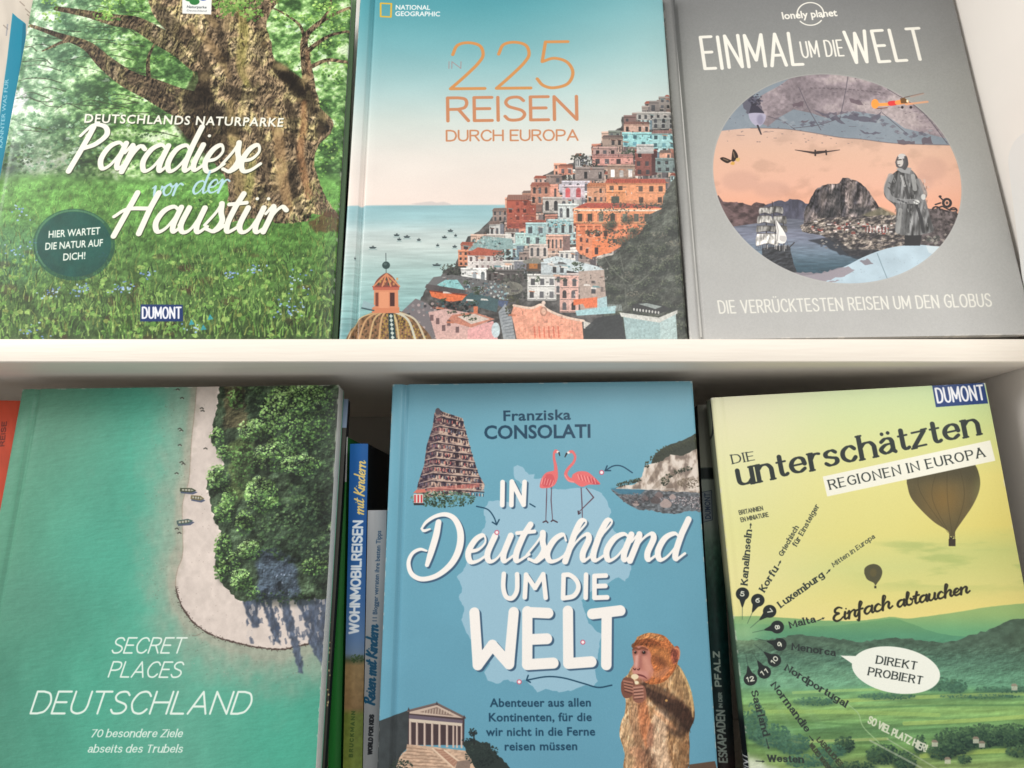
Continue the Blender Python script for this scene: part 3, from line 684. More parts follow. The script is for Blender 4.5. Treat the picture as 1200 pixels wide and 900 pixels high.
    umask = (1-sstep(200, 214, Y)[..., None])*(1-pr.inside(T))
    pr.img[:] = pr.img*(1+umask*np.clip(relief(X/6, Y/4, 231, 1.2, 5, .25)*.8+.12, -.35, .4))
    # round badge
    tq = np.array((22, 78, 72), np.float32)*(1+(fbm(X/14, Y/14, 91)-.5)[..., None]*.4)
    pr.ell(86.5, 286.5, 48, 42, (20, 72, 62), .62, n=60); pr.ell(86.5, 286, 43.5, 38, tq, .80, n=60)
    ring = np.array([(86.5+45*math.cos(a), 286+39.5*math.sin(a)) for a in np.linspace(0, 6.4, 80)])
    pr.stroke(ring[30:70], .9, (120, 170, 140), .35)
    Wt = (236, 240, 228)
    pr.text('HIER WARTET', (56.5, 278.5), (117, 274), 8.2, Wt, 'B', wt=2.0)
    pr.text('DIE NATUR AUF', (52.5, 292.5), (120, 288), 8.2, Wt, 'B', wt=2.0)
    pr.text('DICH!', (73.5, 305), (99.5, 303), 8.2, Wt, 'B', wt=2.0)
    dumont_plate(pr, (164.5, 356.5), (214, 357), (214.5, 376.5), (164, 376.5))
    W = (244, 242, 228)
    pr.text('DEUTSCHLANDS NATURPARKE', (99, 144), (331.5, 148.5), 10.2, W, 'B', wt=2.2, ls=.12, shadow=(.7, .7, (40, 50, 30)))
    kw = dict(font='script', con=.5, xs=1.15, slant=.2, jit=.25)
    pr.text('Paradiese', (79, 199), (299, 202), 48, W, wt=3.15, shadow=(.8, 1, (40, 46, 26)), **kw)
    pr.text('vor', (177, 231), (212, 228), 20, (182, 216, 226), wt=1.35, **kw); pr.text('der', (224, 227), (266, 225), 23, (182, 216, 226), wt=1.35, **kw)
    pr.text('Haustür', (132, 272), (327, 273), 46, W, wt=3.15, shadow=(.8, 1, (40, 46, 26)), **kw)
    # park emblem plaque
    pr.poly([(213.5, -12), (248.5, -12), (247.5, 17), (213.8, 16)], (236, 236, 232))
    for (x, y, c) in ((222, -2, (60, 140, 70)), (238, -3, (40, 90, 160)), (230, -6, (60, 150, 180)), (228, 2, (50, 120, 60))): pr.ell(x, y, 6, 4, c, n=12)
    pr.text('Naturparke', (219, 9.5), (242, 10), 3, (60, 70, 70), 'B', wt=1); pr.text('Deutschland', (219, 13.5), (242, 14), 2.2, (110, 116, 116), 'B', wt=.5)
    pr.grain(9)
    return pr
def art_coast(pr):
    rs = random.Random(23)
    X, Y = pr.X, pr.Y
    sky = ramp(np.clip((Y+20)/262, 0, 1), [(0, (72, 146, 158)), (.10, (84, 156, 166)), (.30, (122, 176, 182)), (.48, (168, 198, 198)), (.62, (204, 214, 208)), (.78, (226, 220, 212)), (1, (234, 218, 208))])
    right = ramp(np.clip((Y+20)/262, 0, 1), [(0, (110, 168, 176)), (.3, (160, 196, 196)), (.55, (206, 216, 210)), (.8, (228, 222, 214)), (1, (232, 222, 212))])
    pr.img[:] = lerp(sky, right, sstep(560, 800, X)[..., None])*(1+(fbm(X/90, Y/30, 2)-.5)[..., None]*.05)
    sea = ramp(np.clip((Y-241)/155, 0, 1), [(0, (146, 186, 192)), (.10, (158, 194, 198)), (.2, (190, 206, 204)), (.3, (192, 204, 200)), (.5, (168, 196, 192)), (.75, (142, 180, 178)), (1, (118, 164, 166))])
    wv = fbm(X/26, Y/2.2, 14, 4); wl = fbm(X/90, Y/9, 18)
    d = np.clip((Y-240)/150, 0, 1)
    sea = sea*(1+((wv-.5)*(.05+.32*d)+(wl-.5)*.12)[..., None])
    m = sstep(240, 242.5, Y+(X-400)*.004)[..., None]
    pr.img[:] = lerp(pr.img, sea, m)
    pr.curve([(480, 239.5), (492, 238), (505, 236.5), (512, 238), (520, 237), (528, 240.5), (500, 241)], (196, 190, 188), .7, soft=1)
    for (x, y, w) in ((465, 276, 3.6), (477, 278, 4), (468, 281, 2.6), (491, 281.5, 2.4), (437, 290.5, 4.5), (513, 288, 2), (521, 278.5, 3.2), (528, 271, 3.4), (534, 276.5, 1.8), (533, 289.5, 2.8), (512, 311, 5.5), (416, 303, 1)):
        pr.poly([(x-w, y-1), (x+w, y-.7), (x+w*.6, y+1), (x-w*.7, y+1)], (54, 68, 72)); pr.poly([(x-w*.3, y-1), (x+w*.4, y-1), (x+w*.2, y-2.4), (x-w*.2, y-2.2)], (90, 98, 98)); pr.stroke([(x-w, y+2), (x+w, y+2)], .5, (120, 150, 150), .5)
    # hillside mass
    hill = [(820, 108), (788, 113), (777, 115), (770, 118), (760, 121), (758, 132), (745, 136), (730, 138), (728, 150), (712, 156), (705, 166), (694, 172), (692, 183), (676, 184), (668, 193), (650, 199), (640, 203), (628, 212), (622, 228), (608, 233), (598, 236), (594, 250), (580, 253), (570, 262), (562, 270), (548, 278), (545, 288), (539, 300), (534, 312), (520, 318), (512, 330), (500, 338), (494, 350), (484, 362), (470, 366), (462, 400), (820, 410)]
    dk = np.array((84, 82, 80), np.float32)*(1+(fbm(X/6, Y/5, 41, 5)-.5)[..., None]*1.3)
    pr.poly(rough_edge(hill, 1.5, rs, 4), dk)
    walls = [(214, 148, 126), (196, 162, 148), (160, 148, 140), (206, 196, 186), (188, 186, 182), (222, 164, 138), (150, 132, 124), (208, 178, 160), (172, 200, 200), (186, 128, 110), (214, 210, 202), (140, 128, 124)]
    roofs = [None, None, (160, 92, 76), None, (128, 108, 100), None]
    # small houses, back rows first
    def edge_y(x):
        best = 400
        for (a, b), (c, e) in zip(hill, hill[1:]):
            if min(a, c) <= x <= max(a, c) and a != c: best = min(best, b+(e-b)*(x-a)/(c-a))
        return best
    for row in range(15):
        yb = 128+row*13.5
        x = 500+rs.uniform(0, 12)
        while x < 806:
            w = rs.uniform(9, 20)+row*.4; h = rs.uniform(9, 15)+row*.3
            ok = edge_y(x+w*.5) < yb-h*.6
            if ok and not (x > 700+max(0, (270-yb))*1.4 and yb > 232):
                house(pr, x, yb+rs.uniform(-4, 4), w, h, rs.choice(walls), rs, rs.choice(roofs), rs.choice((2, 3)), rs.choice((1, 2)), rs.choice((0, .25, .35)), skew=rs.uniform(-.05, .03), arch=rs.random() < .3)
                if rs.random() < .5: pr.stroke([(x, yb+2), (x+w, yb+2)], rs.uniform(.8, 1.6), (54, 52, 54), .8)
                if rs.random() < .35: leafy(pr, x+rs.uniform(0, w), yb-1, 4, 3, 10, 1.4, [(34, 44, 38), (58, 72, 56), (84, 98, 76)], rs)
                if rs.random() < .3:
                    for k in range(4): pr.stroke([(x+k*2.5, yb), (x+k*2.5, yb-3)], .3, (70, 66, 66), .7)
            x += w+rs.uniform(-3, 3)
    B = lambda *a, **k: house(pr, *a, rs=rs, **k)
    # upper town
    B(761, 132, 20, 13, (132, 124, 120), nx=2, ny=1); B(772, 128, 22, 14, (142, 134, 128), nx=3, ny=2)
    B(731, 146, 14, 10, (128, 104, 100), nx=2, ny=1); B(746, 141, 44, 9, (178, 174, 168), nx=6, ny=1); B(764, 151, 36, 12, (150, 150, 146), nx=4, ny=2, arch=True)
    B(731, 156, 30, 11, (204, 166, 148), nx=4, ny=1, roof=(134, 100, 92)); B(713, 162, 14, 8, (122, 128, 120), nx=2, ny=1)
    B(729, 172, 60, 16, (150, 206, 206), nx=6, ny=2, roof=None, win=(70, 110, 122)); B(764, 174, 38, 18, (158, 204, 204), nx=4, ny=2, roof=(150, 116, 110), win=(70, 104, 112))
    B(706, 172, 24, 11, (164, 144, 132), nx=3, ny=1, roof=(110, 96, 92)); B(695, 184, 28, 11, (182, 150, 142), nx=3, ny=1)
    leafy(pr, 740, 180, 14, 6, 60, 1.8, [(36, 44, 40), (62, 74, 62), (90, 104, 84)], rs)
    B(744, 206, 26, 30, (142, 88, 80), nx=2, ny=3, side=.25); B(746, 180, 20, 10, (190, 186, 182), nx=1, ny=1, roof=None)
    B(694, 194, 48, 11, (216, 154, 142), nx=4, ny=1, roof=(172, 128, 122)); B(655, 205, 16, 10, (220, 146, 122), nx=2, ny=1, roof=(140, 92, 78))
    for (x, y) in ((678, 185), (690, 192), (668, 214), (700, 200)): leafy(pr, x, y, 10, 5, 50, 1.6, [(40, 42, 42), (66, 68, 62), (100, 98, 88)], rs)
    B(674, 212, 34, 15, (152, 138, 132), nx=4, ny=1); B(712, 210, 32, 16, (164, 138, 122), nx=3, ny=1, win=(210, 208, 206)); B(768, 202, 36, 16, (128, 146, 144), nx=4, ny=2)
    B(655, 226, 36, 13, (196, 190, 198), nx=4, ny=1, arch=True); B(640, 216, 18, 10, (150, 130, 122), nx=2, ny=1)
    # terracotta blocks left of the big orange house
    B(594, 268, 34, 34, (176, 92, 74), nx=4, ny=4, roof=(150, 110, 98), win=(120, 60, 54)); B(622, 240, 22, 22, (196, 138, 116), nx=3, ny=2, roof=(164, 104, 88), arch=True)
    B(636, 250, 30, 18, (186, 178, 170), nx=3, ny=1, arch=True); B(659, 234, 26, 16, (206, 190, 196), nx=2, ny=1, arch=True, win=(150, 60, 62)); B(688, 238, 26, 20, (214, 152, 118), nx=4, ny=2, roof=(196, 126, 90))
    B(654, 258, 24, 18, (204, 210, 206), nx=3, ny=1, arch=True)
    # the big orange house
    B(710, 240, 70, 26, (232, 154, 110), nx=6, ny=2, roof=(188, 92, 74), balcony=True, win=(84, 74, 70)); B(711, 244, 22, 20, (238, 158, 108), nx=1, ny=1, balcony=True, win=(74, 96, 92))
    pr.poly([(671, 245), (686, 238), (732, 238), (776, 243), (778, 247), (671, 248)], (190, 90, 74))
    for k in range(50): pr.stroke([(675+k*2, 245.5), (680+k*1.9, 239.5)], .25, (150, 66, 54), .5)
    B(672, 263, 106, 18, (240, 156, 108), nx=8, ny=1, balcony=True, win=(70, 82, 78), shutters=(196, 120, 92))
    pr.rect(672, 245.5, 778, 247.5, (232, 208, 184)); pr.poly([(668, 262), (757, 265), (757, 267), (668, 264.5)], (130, 62, 52))
    B(675, 284, 80, 20, (214, 122, 84), nx=8, ny=1, win=(78, 56, 52)); pr.poly([(692, 277), (716, 277), (716, 296), (692, 302)], (234, 132, 84)); 
    for k in range(9): pr.stroke([(678+k*9, 264), (678+k*9, 279)], 1.0, (236, 150, 108))
    for (x, y) in ((690, 272), (700, 273), (712, 271), (728, 272), (742, 270)): leafy(pr, x, y, 7, 3.4, 24, 1.5, [(40, 38, 36), (70, 72, 56), (104, 100, 72)], rs)
    pr.poly([(675, 275), (694, 277), (694, 304), (680, 298), (675, 292)], (226, 138, 98))
    for (x, y) in ((681, 291), (688, 294), (681, 281), (688, 282)): pr.rect(x-1.5, y-2.6, x+1.5, y+2.4, (96, 64, 58))
    pr.poly([(716, 275), (728, 272), (729, 288), (716, 296)], (230, 136, 92)); pr.rect(718, 280, 723, 284.5, (80, 72, 70)); pr.rect(697, 290, 701, 298, (66, 46, 50))
    # dark wooded slope on the right
    slope = [(757, 262), (760, 250), (775, 246), (776, 232), (783, 220), (792, 206), (806, 200), (830, 220), (830, 410), (700, 410), (706, 380), (712, 350), (706, 318), (700, 304), (720, 298), (732, 284), (746, 276)]
    gr = np.array((84, 88, 80), np.float32)*np.clip(1+(fbm(X/10, Y/9, 61, 5)-.5)[..., None]*.9+relief(X/9, Y/8, 331, 1.6, 5, .15)*1.1, .5, 1.6)
    pr.poly(rough_edge(slope, 1.8, rs, 4), gr)
    sc = [(48, 54, 50), (70, 78, 68), (98, 102, 86), (130, 130, 112)]
    for _ in range(42): leafy(pr, rs.uniform(706, 808), rs.uniform(236, 330), rs.uniform(5, 14), rs.uniform(3, 7), 22, 1.5, sc[:3], rs, a=.7)
    for (x, y, rx, ry) in ((765, 294, 18, 4), (775, 302, 20, 3), (730, 322, 14, 4), (770, 275, 14, 3), (745, 345, 10, 4), (790, 285, 10, 3)): leafy(pr, x, y, rx, ry, 50, 1.2, [(90, 84, 74), (126, 120, 104), (160, 156, 138)], rs, a=.6)
    for _ in range(70):
        x, y = rs.uniform(708, 806), rs.uniform(250, 392); r = rs.uniform(4, 9)
        if edge_y(x) > y-4: continue
        pr.ell(x+1.5, y+2, r, r*.7, (40, 46, 44), .5, soft=2); leafy(pr, x, y, r, r*.7, int(r*6), 1.3, [(52, 60, 52), (76, 86, 70), (104, 112, 90), (128, 132, 112)], rs, a=.75)
    for p in ([(708, 300), (720, 318), (738, 332)], [(728, 320), (733, 340), (733, 356)], [(700, 330), (740, 334), (760, 322)], [(726, 296), (731, 318)]): pr.stroke(p, [.6, 1.0, .6], (124, 128, 116), .5, smooth=True)
    for _ in range(60): leafy(pr, rs.uniform(712, 806), rs.uniform(330, 392), rs.uniform(4, 9), rs.uniform(3, 6), 10, 1.6, [(58, 62, 58), (72, 76, 70), (88, 92, 82)], rs, a=.5)
    # middle town
    B(604, 288, 40, 14, (176, 208, 202), nx=4, ny=1); B(616, 276, 34, 14, (170, 204, 204), nx=3, ny=1); B(640, 276, 32, 18, (176, 196, 194), nx=4, ny=1)
    leafy(pr, 655, 262, 14, 5, 60, 1.6, [(96, 150, 156), (130, 186, 190), (170, 206, 206)], rs)
    B(640, 294, 28, 18, (222, 172, 150), nx=4, ny=1, arch=True, side=.3, roof=None); B(620, 303, 22, 16, (196, 182, 172), nx=3, ny=1, arch=True)
    pr.poly([(556, 286), (566, 277), (600, 280), (602, 292), (548, 294)], (140, 168, 166)); leafy(pr, 572, 284, 20, 6, 90, 1.6, [(70, 88, 88), (120, 160, 160), (180, 200, 196), (96, 92, 84)], rs)
    B(537, 312, 12, 18, (214, 142, 110), nx=2, ny=3); B(548, 318, 42, 20, (216, 208, 202), nx=6, ny=2, roof=(176, 96, 78), win=(110, 92, 92)); B(590, 322, 28, 16, (200, 196, 190), nx=4, ny=1, side=.55)
    pr.poly([(548, 297), (560, 290), (584, 294), (580, 300), (549, 299.5)], (184, 98, 78))
    B(540, 333, 32, 18, (222, 222, 218), nx=3, ny=1, arch=True, win=(110, 116, 120), balcony=True); B(570, 331, 44, 14, (96, 92, 90), nx=6, ny=1, win=(58, 52, 52))
    for (x, y, rx, ry, n) in ((528, 316, 12, 7, 70), (600, 330, 12, 8, 80), (616, 318, 10, 8, 60), (535, 322, 9, 5, 40), (606, 345, 16, 7, 70), (590, 300, 14, 5, 50)): leafy(pr, x, y, rx, ry, n, 1.7, [(40, 44, 44), (64, 70, 64), (100, 104, 92)], rs)
    pr.ell(598, 338, 15, 8, (124, 122, 112)); 
    for k in range(10): pr.stroke([(598, 331), (585+k*2.9, 343+1.5*math.sin(k*.35))], .3, (90, 90, 84), .6)
    pr.rect(617, 306, 634, 318, (92, 76, 66)); pr.rect(620, 309, 630, 315, (206, 128, 62), .8)
    pr.poly([(612, 306), (626, 302), (638, 306), (634, 309), (614, 309)], (134, 132, 122))
    # pool terrace
    pr.poly([(499, 336), (508, 325), (530, 322), (580, 330), (596, 346), (560, 350), (520, 344)], (112, 112, 112))
    pr.poly([(512, 334), (522, 328), (536, 328), (545, 340), (530, 341)], (140, 196, 196))
    pr.poly([(498, 337), (500, 333), (545, 340), (548, 347), (505, 341)], (92, 86, 86))
    for _ in range(90): pr.stroke([(rs.uniform(545, 596), rs.uniform(332, 351))]*2, rs.uniform(.5, 1.3), rs.choice(((150, 186, 190), (80, 110, 120), (206, 206, 200), (60, 74, 90))), .85)
    pr.poly([(503, 341), (548, 345), (542, 352), (528, 354), (506, 348)], (228, 118, 74)); pr.stroke([(504, 341), (547, 346)], .7, (130, 66, 52))
    pr.poly([(545, 348), (552, 343), (585, 351), (582, 366), (560, 360), (541, 353)], (74, 100, 104)); pr.poly([(584, 352), (596, 353), (592, 362), (584, 358)], (86, 100, 132))
    for _ in range(70): pr.stroke([(rs.uniform(508, 556), rs.uniform(353, 368))]*2, rs.uniform(.7, 1.7), rs.choice(((44, 50, 52), (60, 84, 88), (90, 120, 124), (120, 84, 80), (36, 40, 42))), .9)
    # foreground roofs
    pr.poly([(487, 350), (500, 355), (520, 372), (528, 398), (478, 398), (470, 366)], (120, 114, 116))
    for _ in range(60): pr.stroke([(rs.uniform(476, 520), rs.uniform(356, 396))]*2, rs.uniform(.6, 1.8), rs.choice(((150, 140, 140), (50, 50, 54), (190, 170, 166), (110, 120, 124))), .8)
    pr.poly([(502, 366), (522, 362), (570, 370), (574, 400), (512, 400)], (206, 168, 160)); pr.poly([(530, 369), (556, 366), (580, 374), (552, 384), (524, 376)], (196, 130, 108)); pr.poly([(536, 371), (556, 368), (574, 374), (552, 380)], (206, 190, 178))
    pr.poly([(548, 386), (578, 376), (584, 400), (548, 400)], (220, 162, 160)); pr.ell(581, 387, 5, 9, (190, 208, 212)); pr.rect(555, 359, 560, 367, (212, 120, 84))
    for (x, y) in ((506, 372), (513, 376), (526, 378), (520, 384), (536, 386)): pr.rect(x-2, y-3, x+2, y+4, (96, 76, 78), .8)
    pr.poly([(584, 366), (592, 356), (600, 372), (604, 398), (590, 398)], (150, 156, 160)); 
    for k in range(9): pr.stroke([(587+k*.8, 366+k*3.5), (600+k*.5, 362+k*3.8)], .4, (100, 106, 112), .7)
    leafy(pr, 600, 358, 9, 14, 80, 1.7, [(48, 50, 44), (78, 80, 62), (110, 110, 84)], rs)
    B(618, 352, 34, 30, (214, 212, 206), nx=3, ny=2, win=(70, 70, 74), balcony=True, side=.0); B(650, 345, 34, 24, (206, 190, 184), nx=4, ny=2, arch=True)
    pr.poly([(636, 304), (652, 300), (700, 312), (708, 316), (680, 320), (640, 312)], (196, 208, 210))
    B(634, 322, 30, 14, (186, 196, 198), nx=3, ny=1); B(656, 366, 22, 42, (216, 170, 156), nx=2, ny=3, arch=True, balcony=True, roof=None)
    pr.poly([(678, 318), (708, 316), (711, 362), (680, 364)], (180, 160, 148)); pr.rect(693, 329, 698, 332, (96, 88, 86)); pr.rect(693, 338, 698, 344, (76, 76, 80)); pr.rect(704, 336, 707, 342, (100, 90, 88), .7)
    pr.poly([(672, 351), (700, 348), (700, 360), (686, 361), (683, 356), (672, 358)], (236, 120, 76)); pr.poly([(700, 350), (711, 347), (712, 362), (700, 362)], (168, 198, 202)); pr.poly([(674, 364), (722, 358), (721, 367), (676, 370)], (160, 200, 204))
    for k in range(9): pr.stroke([(713+k*1.8, 357), (714+k*1.8, 364)], .35, (186, 200, 200), .8)
    # pink church front
    pr.poly([(602, 358), (622, 361), (634, 358), (640, 362), (652, 368), (668, 373), (682, 376), (684, 400), (606, 400), (602, 380), (599, 368)], np.array((232, 160, 132), np.float32)*(1+(fbm(X/8, Y/8, 77, 4)-.5)[..., None]*.28))
    pr.stroke([(602, 358), (622, 361), (634, 357), (640, 362), (652, 368), (668, 373), (684, 376)], 1.3, (224, 196, 176), smooth=True)
    pr.ell(637, 365, 4.4, 5.6, (150, 108, 90), .6); pr.ell(637, 365, 2.6, 3.6, (224, 176, 150)); pr.ell(637, 355, 2.4, 2.4, (220, 196, 180))
    for k in range(6): pr.stroke([(626+k*5.6, 383), (627+k*5.6, 395)], .8, (206, 100, 76), .8)
    for _ in range(26): pr.ell(rs.uniform(604, 682), rs.uniform(366, 396), rs.uniform(.6, 2), rs.uniform(.6, 3), rs.choice(((196, 132, 110), (244, 182, 152), (150, 104, 92))), .5, n=7)
    pr.poly([(684, 376), (697, 380), (690, 386), (684, 385)], (204, 200, 190)); pr.poly([(684, 400), (686, 384), (700, 372), (728, 368), (734, 400)], (56, 60, 62), .9)
    # pale chimney block with a toothed rim
    pr.poly([(730, 368), (773, 374), (792, 366), (794, 400), (734, 400)], (158, 184, 184)); pr.poly([(773, 374), (792, 366), (794, 400), (774, 400)], (176, 198, 196))
    pr.poly([(726, 366), (772, 372), (794, 363), (794, 367), (773, 378), (728, 371)], (204, 204, 196)); pr.poly([(740, 358), (750, 354), (778, 358), (786, 362), (772, 368), (742, 364)], (60, 62, 62)); pr.poly([(748, 356), (758, 355), (776, 359), (768, 362)], (150, 160, 156))
    for k in range(9): pr.ell(743+k*3.6, 362.5+k*.45, 1.1, 1.8, (200, 200, 194), n=8)
    # tiled dome and lantern
    dome = spline([(404, 400), (412, 385), (422, 374), (434, 367), (443, 364), (465, 364), (478, 369), (492, 380), (503, 392), (508, 402)], 6)
    pr.poly(np.vstack([dome, [(404, 404)]]), np.array((128, 98, 70), np.float32)*(1+(fbm(X/3, Y/3, 88, 3)-.5)[..., None]*.9))
    for k in range(1, 26):                      # diamond tiling that fans out from the lantern
        for j in range(11):
            u = -1.2+2.4*(k+.5*(j % 2))/26; v = j/10
            x = 454+u*(9+44*v**.8)*(1 if True else 0); y = 366+v*34+abs(u)**2*6*v
            if abs(u) > 1.1: continue
            c = ((176, 150, 72) if 10 < k else (150, 108, 84)) if (j+k) % 3 else (60, 52, 44)
            pr.poly([(x-1.2, y), (x, y-1.5), (x+1.2, y), (x, y+1.5)], c, .8)
    for (bx, r, c) in ((406, .6, (206, 176, 130)), (419, .9, (200, 160, 116)), (432, .9, (206, 176, 130)), (444, 1, (206, 168, 120)), (468, 1.0, (206, 186, 140)), (488, 1.2, (206, 206, 190)), (500, 1.0, (206, 196, 170))):
        t0 = 454+(bx-454)*.22; pr.stroke([(t0, 365), ((t0*.5+bx*.5)+(bx-454)*.1, 375), (bx, 402)], r, c, .9, smooth=True)
    pr.poly([(455, 366), (461, 366), (465, 402), (456, 402)], (40, 62, 66)); 
    for k in range(7): pr.poly([(458+k*.35, 368+k*5), (460.5+k*.4, 370.5+k*5), (458.3+k*.4, 373+k*5), (456+k*.4, 370.5+k*5)], (196, 206, 196))
    pr.rect(436, 360, 468, 367, (206, 132, 98)); pr.poly([(438.5, 338), (466.5, 338), (467, 361), (438, 361)], (212, 140, 106)); pr.poly([(440, 343), (443.5, 343), (443.5, 359), (440, 359)], (118, 70, 58)); pr.poly([(457, 343), (462.5, 343), (462.5, 359), (457, 359)], (76, 50, 48))
    pr.poly([(444.5, 342), (455.5, 342), (455.5, 361), (444.5, 361)], (222, 152, 116)); pr.rect(437, 336, 468, 340, (186, 104, 84)); pr.stroke([(437, 336), (468, 336)], .7, (150, 70, 66))
    cap = spline([(437.5, 336), (441, 329), (447, 323), (453, 320), (459, 323), (464, 329), (468, 336)], 5)
    pr.poly(cap, (128, 78, 66))
    for k in range(12): pr.poly([(442+k*2, 333-(k % 3)*3), (443.5+k*2, 331-(k % 3)*3), (445+k*2, 333-(k % 3)*3), (443.5+k*2, 335-(k % 3)*3)], rs.choice(((206, 150, 96), (60, 74, 62), (190, 170, 90))), .85)
    for bx in (438, 448, 458, 468): pr.stroke([(453, 321), (bx, 335.5)], .8, (208, 138, 100))
    pr.stroke([(452.2, 297), (452.6, 320)], .45, (96, 108, 108)); pr.ell(452.5, 311, 4.6, 4.4, (56, 76, 74)); pr.ell(451.5, 309.6, 2, 1.6, (96, 116, 112), .7)
    pr.poly([(426, 352), (440, 358), (432, 364), (424, 360)], (150, 176, 180)); pr.stroke([(424, 361), (438, 364)], .8, (70, 92, 96))
    # small clutter over the whole town: eaves, lines, plants, washing
    for _ in range(900):
        y = rs.uniform(116, 345); x = rs.uniform(500, 712)+(y < 250)*rs.uniform(0, 90)
        if edge_y(x) > y-4 or (600 < x < 690 and y > 356) or (x > 728 and y > 340): continue
        c = rs.choice(((40, 40, 42), (58, 56, 56), (30, 32, 34), (226, 220, 212), (196, 190, 184), (90, 84, 82), (150, 100, 84), (60, 74, 64)))
        if rs.random() < .5: pr.stroke([(x, y), (x+rs.uniform(1, 3), y+rs.uniform(-.4, .4))], rs.uniform(.25, .55), c, .7)
        else: pr.stroke([(x, y), (x+rs.uniform(-.3, .3), y+rs.uniform(.8, 2))], rs.uniform(.25, .55), c, .7)
    rq = random.Random(77)
    for _ in range(46):                          # terrace plants, awnings and parapets among the front houses
        x, y = rq.uniform(505, 696), rq.uniform(300, 385)
        if edge_y(x) > y-4 or (600 < x < 690 and y > 356): continue
        if rq.random() < .5: leafy(pr, x, y, rq.uniform(3, 8), rq.uniform(1.5, 3.5), 26, 1.2, [(40, 48, 42), (66, 80, 62), (100, 112, 86)], rq)
        else: pr.poly([(x, y), (x+rq.uniform(5, 10), y+.6), (x+rq.uniform(6, 11), y+2.6), (x-.6, y+2.2)], rq.choice(((226, 220, 212), (196, 120, 90), (110, 150, 156), (84, 80, 80), (222, 176, 150))), .9)
    for k in range(14):
        pr.stroke([(608+k*5.4, 399), (608.5+k*5.4, 366+abs(k-6)*1.2)], .25, (190, 124, 102), .35)
    for j in range(5): pr.stroke([(606, 372+j*6), (682, 378+j*5)], .22, (250, 190, 160), .3)
    tm = sstep(0, 6, Y-np.interp(X, [496, 560, 600, 640, 700, 760, 806], [350, 276, 240, 205, 175, 125, 112]).astype(np.float32))[..., None]*sstep(500, 510, X)[..., None]
    gv = pr.img.mean(-1, keepdims=True); fine = (fbm(X/1.6, Y/1.6, 97, 3)-.5)[..., None]+relief(X/8, Y/6, 341, .8, 5, .2)*1.1
    pr.img[:] = lerp(pr.img, lerp(pr.img, gv, .14)*(.97+fine*.26), tm)
    pr.img[:] = lerp(pr.img, (pr.img-120)*1.1+118, tm)
    # print sheen on the sea along the hinge stays a real reflection; lettering follows
    O = (204, 142, 84); O2 = (196, 134, 96)
    pr.text('22', (528, 106), (622, 105), 58, O, wt=1.9, ls=.2); pr.text('5', (630, 105), (673, 104.5), 58, O, wt=1.9)
    pr.text('IN', (526, 80.5), (540, 80.5), 9, (160, 140, 140), wt=.5)
    pr.text('REISEN', (525, 144), (676, 142), 31, O2, wt=1.9)
    pr.text('DURCH EUROPA', (523.5, 166.5), (677, 165.5), 14, O2, wt=1.0)
    q = [(446, 3.5), (458.5, 4), (458, 19.5), (446, 19)]
    pr.stroke(q+[q[0]], 1.0, (216, 176, 60))
    pr.text('NATIONAL', (463.5, 10.8), (504, 11), 5.4, (232, 236, 234), 'B', wt=2.0, con=1); pr.text('GEOGRAPHIC', (463, 18.2), (515.5, 18.6), 5.4, (232, 236, 234), 'B', wt=2.0)
    pr.grain(8)
    return pr
